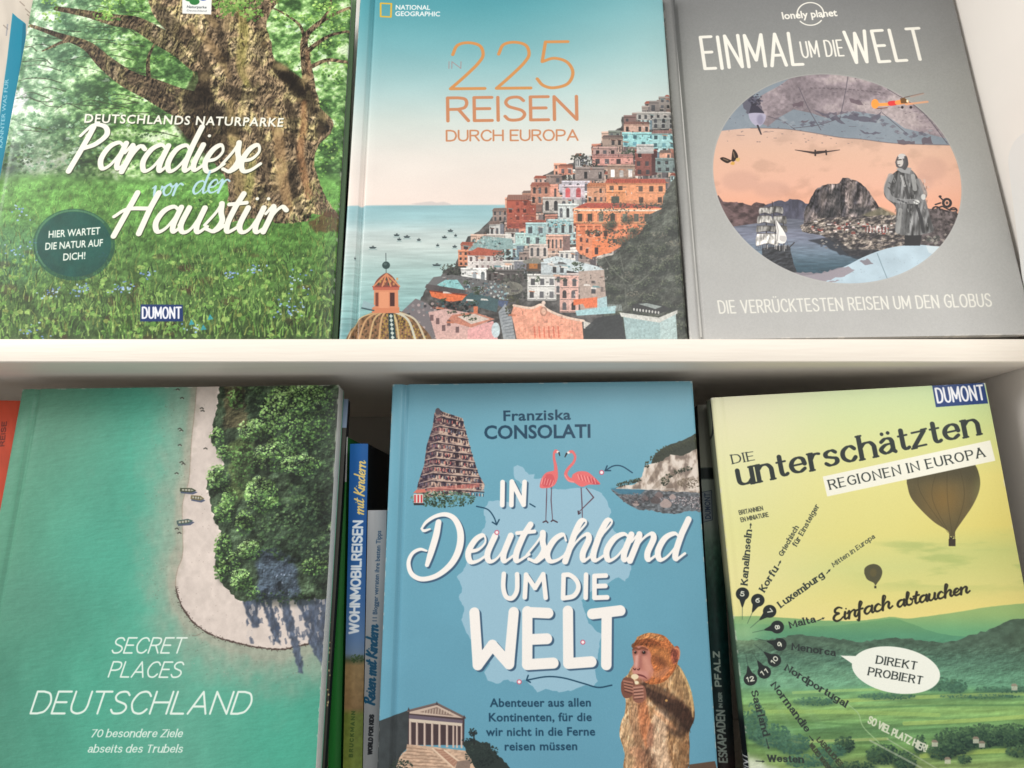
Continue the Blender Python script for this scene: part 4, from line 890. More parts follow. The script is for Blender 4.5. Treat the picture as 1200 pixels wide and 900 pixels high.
def art_globe(pr):
    rs = random.Random(31)
    X, Y = pr.X, pr.Y
    base = ramp(np.clip((Y+30)/430, 0, 1), [(0, (112, 113, 113)), (.12, (128, 129, 128)), (.3, (150, 151, 147)), (.6, (170, 170, 166)), (1, (184, 183, 180))])  # shade under the shelf above painted into the grey, darker towards the top
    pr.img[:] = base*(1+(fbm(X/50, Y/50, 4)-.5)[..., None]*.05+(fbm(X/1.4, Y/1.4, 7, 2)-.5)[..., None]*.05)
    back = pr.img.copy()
    pr.img[:] = ramp(np.clip((Y-120)/120, 0, 1), [(0, (196, 172, 160)), (.5, (212, 174, 152)), (.8, (218, 172, 150)), (1, (222, 166, 140))])
    cl = fbm(X/26, Y/16, 12, 5)
    pr.img *= (1-.07*sstep(.5, .75, cl)[..., None])
    for (x, y, rx, ry) in ((868, 212, 22, 12), (905, 222, 22, 10), (1092, 198, 18, 14), (1080, 214, 14, 10)): pr.ell(x, y, rx, ry, (184, 146, 132), .35, soft=5)
    # old chart, upper part
    mp = ramp(sstep(.3, .7, fbm(X/30, Y/18, 22, 4)), [(0, (128, 118, 122)), (.5, (152, 140, 144)), (1, (170, 158, 158))])*(1+(fbm(X/3, Y/3, 25, 3)-.5)[..., None]*.3)
    top = spline([(820, 156), (846, 153), (880, 150), (920, 151), (950, 155), (985, 161), (1010, 163), (1050, 168), (1112, 170), (1140, 170)], 5)
    pr.poly(np.vstack([top, [(1160, 60), (800, 60)]]), mp)
    pr.poly(np.vstack([top, [(1060, 150), (1040, 136), (1000, 130), (985, 134), (968, 138), (950, 132), (930, 128), (912, 138), (900, 148), (884, 140), (880, 126), (892, 112), (914, 100), (925, 92), (900, 90), (800, 150)]]), (126, 140, 150), .82)
    for pts in ([(868, 120), (880, 112), (890, 122), (896, 132), (886, 138), (876, 132)], [(952, 128), (966, 132), (980, 132), (990, 146), (982, 142), (970, 138)], [(984, 136), (1000, 134), (1020, 138), (1034, 130), (1028, 144), (1014, 142), (996, 140)], [(1008, 152), (1020, 156), (1034, 154), (1030, 157), (1014, 157)]):
        pr.poly(rough_edge(pts, 1.2, rs, 3), (88, 84, 96), .75)
    for pts in ([(928, 122), (942, 118), (942, 124), (930, 125)], [(996, 116), (1010, 118), (1012, 123), (998, 121)], [(934, 143), (950, 139), (946, 143)], [(1080, 162), (1090, 160), (1094, 169), (1082, 169)], [(1052, 163), (1072, 166), (1072, 169), (1052, 169)], [(968, 104), (976, 103), (974, 106)]):
        pr.poly(rough_edge(pts, 1.2, rs, 3), (92, 78, 86), .7)
    for _ in range(160):
        x, y = rs.uniform(850, 1112), rs.uniform(88, 168); pr.ell(x, y, rs.uniform(.4, 1.6), rs.uniform(.3, .8), (90, 82, 92), .5, n=6)
    for p in ([(936, 102), (948, 128), (962, 152)], [(994, 88), (990, 112), (984, 140)], [(900, 136), (918, 142), (932, 152)], [(1034, 132), (1060, 154)], [(985, 138), (960, 146), (930, 150)], [(1110, 168), (1080, 130), (1040, 104)]): pr.stroke(p, .5, (84, 80, 88), .7, smooth=True)
    for k in range(18): pr.stroke([(950+k*5, 103+.02*k*k), (951.5+k*5, 103.2+.02*k*k)], .6, (80, 72, 78), .6)
    pr.stroke(top[10:], .6, (96, 84, 84), .5)
    for k in range(34):                          # place names and coast hatching of the old chart
        x, y = rs.uniform(860, 1100), rs.uniform(95, 165)
        pr.stroke([(x, y), (x+rs.uniform(3, 9), y+rs.uniform(-.6, .6))], .3, (84, 76, 86), .6)
    for k in range(60):
        t = rs.random(); x = 905+t*190; y = 134+10*math.sin(t*9)+t*16+rs.uniform(-3, 3); pr.poly(rough_edge([(x-3, y), (x, y-2), (x+4, y), (x, y+2)], 1, rs, 2), rs.choice(((104, 96, 106), (150, 156, 162), (84, 80, 92))), .5)
    # ridges left and right
    hl = np.array((92, 76, 76), np.float32)*(1+(fbm(X/6, Y/4, 33, 5)-.5)[..., None]*1.1)
    pr.poly(rough_edge([(836, 240), (842, 228), (848, 236), (866, 237), (880, 240), (886, 236), (898, 240), (910, 236), (916, 250), (912, 276), (836, 290)], .8, rs, 3), hl)
    pr.poly(rough_edge([(890, 244), (904, 238), (912, 234), (920, 236), (926, 233), (938, 234), (944, 238), (952, 240), (952, 262), (890, 262)], .6, rs, 3), np.array((84, 84, 98), np.float32)*(1+(fbm(X/4, Y/6, 37)-.5)[..., None]*.6))
    pr.poly(rough_edge([(842, 266), (885, 263), (890, 272), (842, 276)], .6, rs, 3), (140, 128, 124), .5)
    # water
    wt = ramp(np.clip((Y-262)/60, 0, 1), [(0, (104, 108, 120)), (.25, (122, 126, 142)), (.55, (112, 128, 142)), (.8, (74, 96, 108)), (1, (58, 80, 92))])*(1+(fbm(X/12, Y/1.6, 41, 4)-.5)[..., None]*.4)
    pr.poly([(840, 268), (925, 256), (1000, 262), (1040, 290), (1010, 335), (840, 335)], wt)
    # mountain
    mt = ramp(sstep(.3, .75, fbm(X/7, Y/20, 51, 5)), [(0, (54, 52, 56)), (.45, (84, 78, 78)), (.8, (112, 102, 100)), (1, (136, 124, 120))])*np.clip(1+relief(X/8, Y/16, 401, 1.2, 5, .2, True)*2.2, .4, 1.7)
    pr.poly(rough_edge([(942, 262), (943, 246), (952, 228), (958, 220), (970, 215), (984, 215), (987, 208), (994, 208), (1006, 213), (1014, 220), (1022, 230), (1030, 242), (1044, 252), (1050, 262)], .7, rs, 3), mt)
    for (x, y, rx, ry) in ((964, 232, 5, 11), (998, 226, 4, 14), (1012, 236, 5, 10), (946, 250, 4, 8), (1022, 250, 7, 4)): pr.ell(x, y, rx, ry, (150, 138, 132), .4, soft=2.5, rot=.2)
    for (x, y, rx, ry) in ((978, 236, 8, 16), (1008, 248, 14, 5), (970, 252, 10, 6)): pr.ell(x, y, rx, ry, (34, 38, 42), .5, soft=3)
    pr.poly([(1010, 252), (1032, 243), (1048, 250), (1056, 258), (1014, 260)], (112, 108, 84), .7, soft=1.5)
    # rocky shore and village
    rk = ramp(sstep(.3, .72, fbm(X/5, Y/2.6, 61, 5)), [(0, (60, 56, 58)), (.4, (92, 86, 82)), (.8, (126, 116, 108)), (1, (154, 144, 134))])*np.clip(1+relief(X/6, Y/4, 405, 1.2, 5, .25)*2.2, .4, 1.7)
    pr.poly(rough_edge([(938, 264), (958, 256), (1000, 254), (1050, 252), (1130, 250), (1130, 300), (1070, 296), (1040, 300), (1016, 302), (992, 298), (984, 288), (974, 282), (962, 276), (940, 271)], 1, rs, 4), rk)
    pr.poly(rough_edge([(946, 281), (976, 276), (996, 292), (1030, 292), (1034, 300), (1004, 304), (984, 298), (968, 288)], 1, rs, 4), (44, 46, 52), .8, soft=1)
    pr.poly(rough_edge([(1062, 250), (1076, 246), (1090, 244), (1120, 248), (1126, 262), (1100, 292), (1062, 292)], 1.2, rs, 4), np.array((92, 84, 84), np.float32)*(1+(fbm(X/3, Y/3, 66, 4)-.5)[..., None]*1.3))
    for i in range(46):
        x = rs.uniform(944, 1046); y = 258+rs.random()*12+(x-944)*.05; w = rs.uniform(2, 5)
        c = rs.choice(((228, 222, 216), (214, 190, 182), (156, 84, 74), (130, 66, 60), (206, 200, 196)))
        pr.rect(x, y, x+w, y+1.6, c); pr.poly([(x-.3, y), (x+w+.3, y), (x+w-.6, y-1.4), (x+.8, y-1.4)], rs.choice(((206, 200, 196), (120, 84, 78), (86, 76, 76))))
    for i in range(14): pr.rect(1014+i*1.9, 265+(i % 3), 1015.1+i*1.9, 272+(i % 2), (214, 204, 200) if i % 2 else (140, 70, 64), .8)
    for _ in range(120):
        x = rs.uniform(950, 1120); y = rs.uniform(262, 292); pr.poly(rough_edge([(x-2, y), (x, y-1.4), (x+2.4, y), (x, y+1.3)], .5, rs, 2), rs.choice(((168, 158, 148), (58, 54, 56), (122, 112, 106), (190, 182, 170))), .6)
    for _ in range(26): pr.ell(rs.uniform(1086, 1100), rs.uniform(276, 286), 2, 1.4, rs.choice(((150, 146, 138), (60, 62, 60))), .7, n=7)
    # sailing ship
    pr.curve([(893, 291), (906, 289), (924, 288), (927, 296), (930, 308), (932, 322), (900, 320), (894, 302)], np.array((58, 60, 64), np.float32)*np.clip(1+relief(X/14, Y/5, 421, 1.2, 4, .2)*2, .6, 1.5))
    for x in (898, 908, 918): pr.stroke([(x-3, 234+abs(x-905)*.8), (x, 262), (x+1, 291)], [.35, .5, .6], (50, 46, 48))
    for k in range(16): pr.stroke([(886+k*2.6, 291), (902+(k-8)*.9, 240)], .16, (60, 56, 58), .6)
    sc = np.array((168, 165, 160), np.float32)*np.clip(1+relief(X/5, Y/16, 423, 1.2, 4, .3)*2+(X-902)[..., None]*-.008, .5, 1.4)
    for (x0, x1, y0, y1, bg, k) in ((890, 902, 243, 250.5, 1.5, .96), (902, 917, 242, 250.5, 2, .86), (888, 904, 252.5, 262, 2, 1.0), (906, 921, 253, 262.5, 2, .82), (887, 909, 264.5, 272, 1.6, .72), (910, 922, 264.5, 272, 1.5, .66), (887, 911, 273.5, 288, 3, 1.22)):
        pr.curve([(x0+.6, y0), ((x0+x1)/2, y0-.6), (x1-.6, y0+.3), (x1+bg*.5, (y0+y1)/2), (x1, y1), ((x0+x1)/2, y1-bg), (x0+.3, y1+.2), (x0-bg*.4, (y0+y1)/2)], sc*k)
        pr.stroke([(x0, y0), (x1, y0+.3)], .4, (70, 66, 66), .9); pr.stroke([(x0+.3, y1+.2), ((x0+x1)/2, y1-bg+.3), (x1, y1)], .35, (66, 62, 64), .7, smooth=True)
    pr.curve([(908, 255), (913, 262), (919, 271), (922, 279), (919, 285), (911, 283), (910, 270)], (230, 227, 222)); pr.curve([(914, 276), (921, 277), (920, 283), (914, 281)], (196, 192, 188)); pr.stroke([(909, 257), (912, 270), (911, 282)], .4, (150, 146, 144))
    for k in range(18): pr.stroke([(894+k*1.8, 287), (894+k*1.8, 290+rs.uniform(0, 4))], .35, rs.choice(((206, 202, 196), (60, 58, 60), (120, 116, 114))), .85)
    pr.stroke([(925, 290), (931, 284)], .5, (60, 56, 58)); pr.ell(912, 324, 20, 3, (120, 130, 138), .35, soft=2)
    # chart, lower part
    lo = spline([(900, 322), (950, 322), (985, 314), (1010, 302), (1030, 294), (1050, 289), (1075, 287), (1098, 289), (1130, 292)], 5)
    pr.poly(np.vstack([lo, [(1130, 350), (890, 350)]]), np.array((176, 194, 204), np.float32)*(1+(fbm(X/18, Y/14, 81, 4)-.5)[..., None]*.16))
    pr.poly(rough_edge([(925, 318), (960, 320), (990, 312), (1002, 316), (992, 322), (964, 330), (985, 328), (960, 336), (925, 330)], 1.2, rs, 3), (146, 134, 140), .85)
    pr.poly(rough_edge([(1008, 306), (1016, 303), (1024, 309), (1014, 311)], .8, rs, 2), (122, 112, 118), .8); pr.stroke([(1028, 297), (1033, 310), (1040, 327)], .4, (110, 130, 140), .8); pr.poly([(1085, 288), (1105, 289), (1098, 300), (1088, 296)], (206, 214, 216), .6)
    for _ in range(50): pr.ell(rs.uniform(930, 1100), rs.uniform(300, 332), rs.uniform(.3, 1.2), .4, (120, 130, 140), .4, n=6)
    # balloon-like plant pot figure hanging at the left
    for _ in range(60): pr.ell(rs.gauss(884, 4), rs.gauss(118, 4), rs.uniform(.8, 2.2), rs.uniform(.8, 1.8), rs.choice(((70, 70, 82), (96, 94, 108), (56, 54, 64))), .8, n=7)
    pr.poly([(880, 124), (888, 124), (896, 132), (878, 132)], (62, 60, 72)); pr.curve([(877, 133), (886, 132), (897, 134), (896, 142), (890, 148), (884, 146), (879, 140)], (168, 164, 182)); pr.ell(891, 140, 4, 6, (112, 108, 130), .5, soft=1.5); pr.stroke([(888, 147), (892, 157)], [1.1, .8], (62, 56, 60))
    # biplane, small plane, butterfly
    pr.poly([(1068, 112), (1082, 108), (1086, 110), (1070, 114)], (170, 140, 126), .7); pr.stroke([(1060, 114), (1082, 109)], .5, (96, 76, 66))
    pr.stroke([(1030, 122.5), (1040, 122), (1052, 120.5)], 2.1, (240, 156, 84)); pr.ell(1025.5, 121.5, 4.4, 5.6, (244, 152, 70)); pr.stroke([(1044, 121), (1048, 120.5)], 3.2, (214, 62, 62)); pr.stroke([(1052, 120), (1062, 118.5)], 3.0, (236, 150, 84)); pr.poly([(1055, 115), (1064, 113.5), (1064, 121), (1056, 121)], (112, 80, 46)); pr.ell(1063.5, 118, 1.3, 2, (236, 224, 190))
    pr.stroke([(1062, 122), (1088, 119)], 1.3, (232, 164, 120), .85); pr.stroke([(1028, 127), (1040, 126)], .5, (110, 60, 40)); pr.ell(1057.5, 125.5, 1.5, 1.6, (44, 38, 40)); pr.ell(1067.5, 125.5, 1.6, 1.6, (44, 38, 40)); pr.stroke([(1090, 112), (1092, 124)], .4, (196, 170, 150), .6)
    pr.stroke([(932, 175.5), (945, 177.5), (956, 179), (966, 178), (984, 175.5)], [.4, 1, 1.5, 1, .4], (70, 58, 56), smooth=True); pr.stroke([(955.5, 176), (955.5, 182)], .9, (60, 50, 48)); pr.stroke([(968, 176), (968.5, 181)], .8, (60, 50, 48)); pr.stroke([(958, 178), (967, 177.6)], 1.3, (60, 50, 48))
    pr.curve([(857, 188), (859, 175), (863, 178), (865, 184), (860, 189)], (52, 40, 34)); pr.curve([(858, 188), (848, 184), (844, 186), (852, 191)], (52, 40, 34)); pr.curve([(858, 189), (861, 190), (860, 193), (856, 192)], (206, 160, 84)); pr.curve([(863, 185), (867, 185), (866, 189), (862, 188)], (206, 170, 110))
    for p in ([(859.5, 178), (861, 184)], [(848, 186), (853, 188)]): pr.stroke(p, .7, (150, 128, 104), .7)
    # standing aviator in a long leather coat
    coat = np.array((98, 98, 98), np.float32)*np.clip(1+relief(X/8, Y/34, 411, 1.2, 3, .25)*2.2+relief(X/3, Y/9, 415, .6, 3, .3)*.6, .45, 1.6)
    pr.poly([(1060, 274), (1080, 276), (1078, 288), (1060, 288)], (44, 44, 46))
    pr.curve([(1046, 204), (1055, 198), (1066, 198), (1074, 206), (1080, 220), (1085, 236), (1090, 256), (1094, 270), (1086, 274), (1070, 276), (1050, 273), (1050, 256), (1049, 242), (1038, 232), (1036, 222), (1041, 208)], coat)
    for p, r, c in (([(1058, 204), (1062, 222), (1068, 240)], 1.6, (60, 60, 60)), ([(1044, 206), (1039, 222), (1045, 233), (1060, 236), (1073, 236)], 3.0, (146, 146, 146)), ([(1076, 212), (1083, 226), (1080, 234)], 3, (132, 132, 132)), ([(1074, 240), (1079, 256), (1082, 272)], 1.6, (44, 44, 46)), ([(1055, 246), (1053, 262), (1052, 272)], 2.2, (156, 156, 154)), ([(1064, 246), (1064, 272)], 1.4, (84, 84, 84)), ([(1070, 206), (1072, 222)], 2.2, (170, 170, 168)), ([(1088, 258), (1092, 270)], 1.5, (70, 70, 70)), ([(1052, 234), (1062, 238)], 1, (60, 60, 62)), ([(1041, 220), (1047, 226)], .8, (70, 70, 70)), ([(1042, 214), (1048, 219)], .8, (76, 76, 76)), ([(1056, 206), (1060, 218)], 1.2, (186, 186, 184))):
        pr.stroke(p, r, c, .75, smooth=True)
    pr.ell(1074, 237, 3.6, 2.6, (206, 206, 202)); pr.ell(1082, 231, 2.8, 3.4, (196, 196, 192)); pr.stroke([(1070, 235), (1078, 239)], .4, (90, 90, 90))
    pr.poly([(1050, 198), (1058, 195), (1068, 197), (1066, 204), (1056, 202)], (150, 150, 150)); pr.curve([(1049, 190), (1052, 183), (1058, 180), (1063, 184), (1064, 192), (1061, 199), (1056, 197), (1051, 196)], (90, 88, 90)); pr.ell(1055, 190, 3.6, 5.4, (196, 190, 184)); pr.ell(1057, 183, 4.6, 3, (206, 202, 198), .9)
    pr.stroke([(1051, 187.5), (1056, 187)], .7, (60, 56, 56)); pr.stroke([(1052, 193), (1054.5, 193)], .45, (90, 70, 70)); pr.stroke([(1051, 188), (1050.6, 190.5)], .4, (120, 110, 106)); pr.stroke([(1061, 184), (1063, 192), (1060, 198)], 1.3, (80, 78, 80), smooth=True)
    for _ in range(60): pr.stroke([(lambda x, y: [(x, y), (x+rs.uniform(-1, 1), y+rs.uniform(1.5, 4))])(rs.uniform(1042, 1088), rs.uniform(204, 268))][0], rs.uniform(.25, .55), rs.choice(((190, 190, 188), (40, 40, 42))), .45)
    # tumbling motorcycle
    for (x, y, r) in ((1097, 246, 4.4), (1117, 247, 4)): pr.stroke([(x+r*math.cos(a), y+r*.8*math.sin(a)) for a in np.linspace(3.2, 6.3, 9)], .8, (48, 44, 46))
    t = np.linspace(0, 6.3, 16); pr.stroke(np.c_[1109.5+4.4*np.cos(t), 238+4.6*np.sin(t)], 1.3, (52, 48, 50)); pr.ell(1109.5, 238, 1.6, 1.8, (80, 72, 70))
    for p in ([(1098, 244), (1104, 242), (1112, 246), (1119, 246)], [(1101, 231), (1106, 236)], [(1104, 246), (1112, 249)], [(1096, 240), (1102, 238)]): pr.stroke(p, .8, (56, 50, 52))
    pr.ell(1101.5, 230.5, 1.8, 1.4, (56, 50, 52))
    pr.contrast(1.08, 120)
    # keep the collage inside its circle
    q_ = pr.T([(836, 206), (1125.5, 206), (984, 86.5), (976, 332.5)]); c = np.array([(q_[0, 0]+q_[1, 0])/2, (q_[2, 1]+q_[3, 1])/2]); rx_ = (q_[1, 0]-q_[0, 0])/2; r = (q_[3, 1]-q_[2, 1])/2; print('globe radii', rx_, r)
    yy, xx = np.mgrid[0:pr.H, 0:pr.W]; dd = np.hypot((xx+.5-c[0])*r/rx_, yy+.5-c[1])
    m = np.clip(r-dd, 0, 1)[..., None]; inner = pr.img.copy()
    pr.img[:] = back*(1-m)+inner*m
    ring = np.exp(-((dd-r-1.4*pr.k*.5)/1.1)**2)[..., None]*.35; pr.img[:] = pr.img*(1-ring)+np.array((196, 194, 190), np.float32)*ring
    # biplane wings cross the rim
    pr.stroke([(1060, 114), (1082, 109)], .6, (110, 92, 84)); pr.poly([(1066, 112.5), (1082, 108.6), (1084, 110), (1068, 114.5)], (176, 150, 138), .6); pr.stroke([(1062, 122), (1087, 119)], 1.3, (226, 160, 120), .8); pr.ell(1067.5, 125.5, 1.6, 1.6, (44, 38, 40))
    # lettering
    W = (234, 231, 220)
    pr.text('EINMAL', (826.5, 83), (941, 77.5), 41, W, wt=1.95, ls=1.1, jit=.1)
    pr.text('UM DIE', (941, 68.5), (989, 66), 20.5, W, wt=1.0, ls=1, jit=.1)
    pr.text('WELT', (998.5, 76), (1086, 70.5), 41, W, wt=1.95, ls=1.3, jit=.1)
    pr.text('DIE VERRÜCKTESTEN REISEN UM DEN GLOBUS', (844, 367.5), (1162, 359.5), 16, (226, 224, 214), wt=.78, ls=.8, jit=.1)
    t = np.linspace(-.35, math.pi+.25, 30); cx, cy = 949.5, 18
    pr.stroke(np.c_[cx+15.5*np.cos(t), cy-1.5-13*np.sin(t)], .8, W); t2 = np.linspace(math.pi+.7, 2*math.pi-.6, 20); pr.stroke(np.c_[cx+15.5*np.cos(t2), cy-1-13*np.sin(t2)], .8, W)
    pr.text('lonely planet', (917, 23), (981.5, 19), 8.4, W, 'B', wt=2.6)
    pr.grain(7)
    return pr
def art_blue(pr):
    rs = random.Random(52)
    X, Y = pr.X, pr.Y
    pr.img[:] = ramp(np.clip((Y-440)/480, 0, 1), [(0, (114, 168, 186)), (.3, (104, 162, 182)), (1, (98, 154, 176))])*(1+(fbm(X/60, Y/60, 3)-.5)[..., None]*.05)
    ger = [(601, 548), (606, 545), (612, 548), (620, 557), (627, 556), (625, 561), (634, 560), (645, 573), (660, 574), (676, 571), (692, 572), (703, 576), (712, 588), (716, 600), (713, 610), (720, 622), (736, 640), (742, 654), (740, 664), (738, 674), (732, 681), (724, 676), (712, 684), (696, 690), (681, 704), (685, 716), (690, 730), (697, 738), (706, 744), (703, 752), (701, 770), (697, 786), (700, 798), (696, 804), (684, 803), (672, 809), (655, 811), (640, 808), (630, 811), (624, 804), (616, 797), (604, 800), (592, 796), (584, 801), (571, 798), (568, 788), (574, 778), (566, 768), (556, 756), (547, 742), (541, 726), (544, 714), (538, 700), (542, 690), (536, 676), (546, 664), (548, 650), (560, 640), (563, 626), (570, 612), (566, 600), (572, 588), (584, 586), (596, 589), (606, 580), (612, 568), (603, 560)]
    pr.poly(rough_edge(ger, .8, rs, 3), (150, 188, 206))
    N = (26, 66, 90)
    pr.text('Franziska', (590, 493), (669, 491.5), 12, N, 'B', wt=2.0, ls=.05); pr.text('CONSOLATI', (567.5, 514.2), (692, 512.6), 15.6, N, 'B', wt=2.4)
    # gopuram tower
    tw = ramp(sstep(.3, .7, fbm(X/3, Y/2.4, 21, 4)), [(0, (50, 42, 56)), (.35, (104, 82, 84)), (.6, (160, 128, 118)), (1, (206, 180, 162))])
    pr.poly([(511, 482), (514, 479), (518, 482), (542, 490), (544, 498), (552, 528), (561, 556), (568, 568), (567, 574), (556, 577), (530, 580), (496, 584), (486, 588), (490, 566), (497, 545), (500, 522), (507, 500), (509, 484)], tw)
    pr.poly([(511, 482), (517, 483), (511, 540), (503, 578), (488, 584), (490, 566), (497, 545), (500, 522), (507, 500)], (58, 46, 60), .42)
    for k in range(10):
        f = k/9.; y = 487+f**.92*84; xl = 517-13*f; xm = 511.5-22*f; xr = 543+24*f
        pr.stroke([(xm, y+2+f*2), (xl, y), (xr, y+6-f*1.5)], .65, (196, 172, 158), .8); pr.stroke([(xm, y+3.4+f*2), (xl, y+1.5), (xr, y+7.4-f*1.5)], .8, (44, 38, 48), .7)
        n = 9+k
        for i in range(n):
            x = xl+(xr-xl)*(i+.5)/n; yy = y+5+(6-f*1.5)*(i+.5)/n
            pr.rect(x-.55, yy-1.8, x+.55, yy+1.5, rs.choice(((206, 170, 150), (180, 86, 88), (70, 60, 76), (216, 206, 190), (110, 120, 140), (214, 120, 110))), .9)
            pr.stroke([(x+1.1, yy-1.5), (x+1.1, yy+1.6)], .4, (40, 34, 44), .8)
        for i in range(4+k//3):
            x = xm+(xl-xm)*(i+.5)/(4+k//3); pr.rect(x-.6, y+3, x+.6, y+6.5, rs.choice(((150, 110, 110), (90, 84, 110), (130, 70, 80), (50, 44, 58))), .8)
        w = 1.5+f*1.2; xc = (xl+xr)/2+3; pr.rect(xc-w, y+4.5, xc+w, y+9.5, (44, 32, 38), .85)
    for k in range(9): pr.ell(518.5+k*2.7, 484+k*.95, .9, 1.5, (70, 60, 62), n=8)
    pr.ell(513, 482, 3, 4, (90, 80, 86)); pr.poly([(500, 572), (562, 566), (562, 571), (500, 577)], (206, 120, 108), .6)
    leafy(pr, 520, 585, 40, 10, 420, 1.5, [(34, 50, 42), (60, 84, 66), (96, 124, 100), (150, 176, 160)], rs); leafy(pr, 512, 584, 20, 8, 120, 1.5, [(28, 40, 34), (44, 62, 46), (66, 88, 60)], rs)
    pr.rect(485, 579, 496, 590, (220, 214, 206)); 
    for k in range(3): pr.rect(485.5+k*3.8, 580, 487.4+k*3.8, 589, (200, 60, 64))
    pr.poly([(484, 578), (500, 577), (498, 573), (488, 574)], (206, 120, 104)); pr.rect(485, 589.5, 497, 592, (50, 44, 48))
    # chalk cliff with pebble beach
    pr.poly(rough_edge([(716, 573), (728, 571), (752, 574), (790, 574), (821, 575), (822, 600), (808, 599), (790, 602), (776, 602), (764, 598), (748, 598), (738, 592), (728, 586), (722, 580)], 1.0, rs, 3), np.array((96, 100, 104), np.float32)*(1+(fbm(X/3, Y/2, 41, 4)-.5)[..., None]*1.3))
    pr.poly([(715, 572), (740, 572), (756, 574), (750, 580), (726, 579)], (60, 120, 146), .8, soft=1)
    for _ in range(700):
        x = rs.uniform(762, 822); y = rs.uniform(582, 601)
        if y > 583+(822-x)*.0+14*((x-760)/60): continue
        pr.ell(x, 602-(602-y), rs.uniform(.4, 1), rs.uniform(.3, .7), rs.choice(((216, 206, 206), (120, 110, 114), (70, 62, 66), (186, 170, 170))), .9, n=6)
    ch = ramp(sstep(.3, .7, fbm(X/5, Y/9, 46, 5)), [(0, (130, 116, 106)), (.4, (184, 168, 154)), (1, (222, 210, 198))])
    pr.poly(rough_edge([(722, 572), (730, 569), (744, 568), (753, 558), (756, 546), (766, 542), (772, 534), (792, 530), (806, 524), (822, 512), (822, 578), (760, 574)], .7, rs, 3), ch)
    for p in ([(766, 572), (778, 562), (792, 553)], [(780, 574), (796, 566), (812, 560)], [(760, 566), (768, 556), (772, 546)]): pr.stroke(p, [2, 3.5, 2], (120, 104, 90), .45, smooth=True)
    gd = [(34, 40, 34), (52, 58, 44), (76, 80, 58)]
    pr.poly(rough_edge([(763, 544), (766, 534), (776, 525), (790, 520), (806, 513), (816, 508), (822, 510), (822, 522), (808, 530), (800, 534), (786, 533), (776, 540)], .9, rs, 3), (56, 62, 52))
    [leafy(pr, x, y, 7, 4.5, 50, 1.2, gd, rs) for x, y in ((768, 538), (774, 531), (782, 527), (790, 527), (798, 523), (806, 520), (814, 516), (819, 518))]; [leafy(pr, x, y, 5, 2.4, 34, 1.1, gd, rs) for x, y in ((727, 568), (733, 566), (740, 564.5), (747, 563))]; leafy(pr, 758, 544, 3, 4, 30, 1.1, gd, rs); [leafy(pr, x, y, 5, 2.6, 26, 1.1, gd, rs) for x, y in ((785, 557), (792, 553), (799, 551), (806, 549))]; leafy(pr, 779, 564, 5, 5, 50, 1.2, gd, rs); leafy(pr, 808, 566, 14, 6, 120, 1.2, [(70, 62, 50), (104, 92, 76), (140, 126, 106)], rs)
    for (x, y, r) in ((772, 580, 5), (768, 586, 6), (780, 590, 7), (756, 584, 4), (745, 590, 4), (788, 582, 4)): pr.curve([(x-r, y), (x, y-r*.8), (x+r, y), (x+r*.6, y+r*.7), (x-r*.7, y+r*.6)], rs.choice(((176, 156, 150), (120, 104, 102), (86, 76, 76))), .85); 
    leafy(pr, 744, 584, 18, 6, 160, 1.2, [(50, 46, 50), (92, 86, 88), (150, 140, 140)], rs); pr.stroke([(722, 572.5), (756, 573.5), (790, 573)], .4, (210, 206, 200), .7)
    # flamingos
    P1, P2, P3 = (226, 112, 112), (190, 72, 82), (244, 170, 164); LG = (96, 72, 84)
    for p, r in (([(640.8, 571), (640.4, 586), (639.6, 611)], [.45, .65, .4]), ([(646.4, 571), (645.8, 586), (647.6, 610)], [.45, .65, .4]), ([(681, 572), (682, 590), (682.5, 610)], [.6, .7, .45]), ([(687, 572), (695.6, 583), (678.5, 600)], [.6, .8, .45])): pr.stroke(p, r, LG, 1)
    for p in ([(636.5, 612), (640, 610.5), (642, 612.5)], [(646, 611), (648, 609.5), (653, 612)], [(677, 612), (683, 609), (683.5, 611.5)], [(677.5, 599), (678, 602.5), (680, 601)]): pr.stroke(p, .8, (70, 52, 62))
    pr.curve([(651, 551), (654, 558), (651, 567), (646, 571), (640, 572), (634, 572), (632.5, 569), (635, 560), (640, 554), (647, 552)], P1); pr.curve([(640, 556), (647, 556), (650, 564), (644, 570), (636, 569)], P2, .5); 
    for k in range(9): pr.stroke([(636+k*1.6, 560+k*.4), (634.5+k*1.5, 567+k*.3)], .4, P2 if k % 2 else P3, .8)
    pr.stroke([(651.5, 555), (651, 546), (649.4, 538), (649.3, 531), (651, 528.5)], [2.6, 2, 1.6, 1.4, 1.9], P1, smooth=True); pr.ell(651.6, 529, 2.4, 2.2, P1); pr.ell(653.8, 529.6, 1.7, 1.2, (240, 226, 220)); pr.stroke([(655, 530.5), (656, 534)], [1.0, .6], (40, 34, 40))
    pr.curve([(671, 556), (678, 552.5), (688, 553), (696, 559), (703.5, 567), (697, 568), (690, 568), (682, 570.5), (675, 567), (670, 562)], P1); pr.curve([(690, 558), (698, 564), (703, 567.5), (694, 567)], P2, .8)
    for k in range(12): pr.stroke([(677+k*1.9, 556+k*.45), (679+k*1.9, 562+k*.5)], .45, P2 if k % 2 else P3, .75)
    pr.stroke([(674, 563), (667, 562), (663, 556), (666, 549), (672, 542), (674, 535), (671, 529.5), (668, 529.5)], [3, 2.6, 2.1, 1.8, 1.6, 1.5, 1.7, 1.8], P1, smooth=True); pr.stroke([(672, 565), (666, 563), (662, 557)], .8, P3, .6, smooth=True); pr.ell(666, 530.5, 1.8, 1.3, (240, 226, 220)); pr.stroke([(664, 531.5), (662, 535.5)], [1.1, .6], (40, 34, 40))
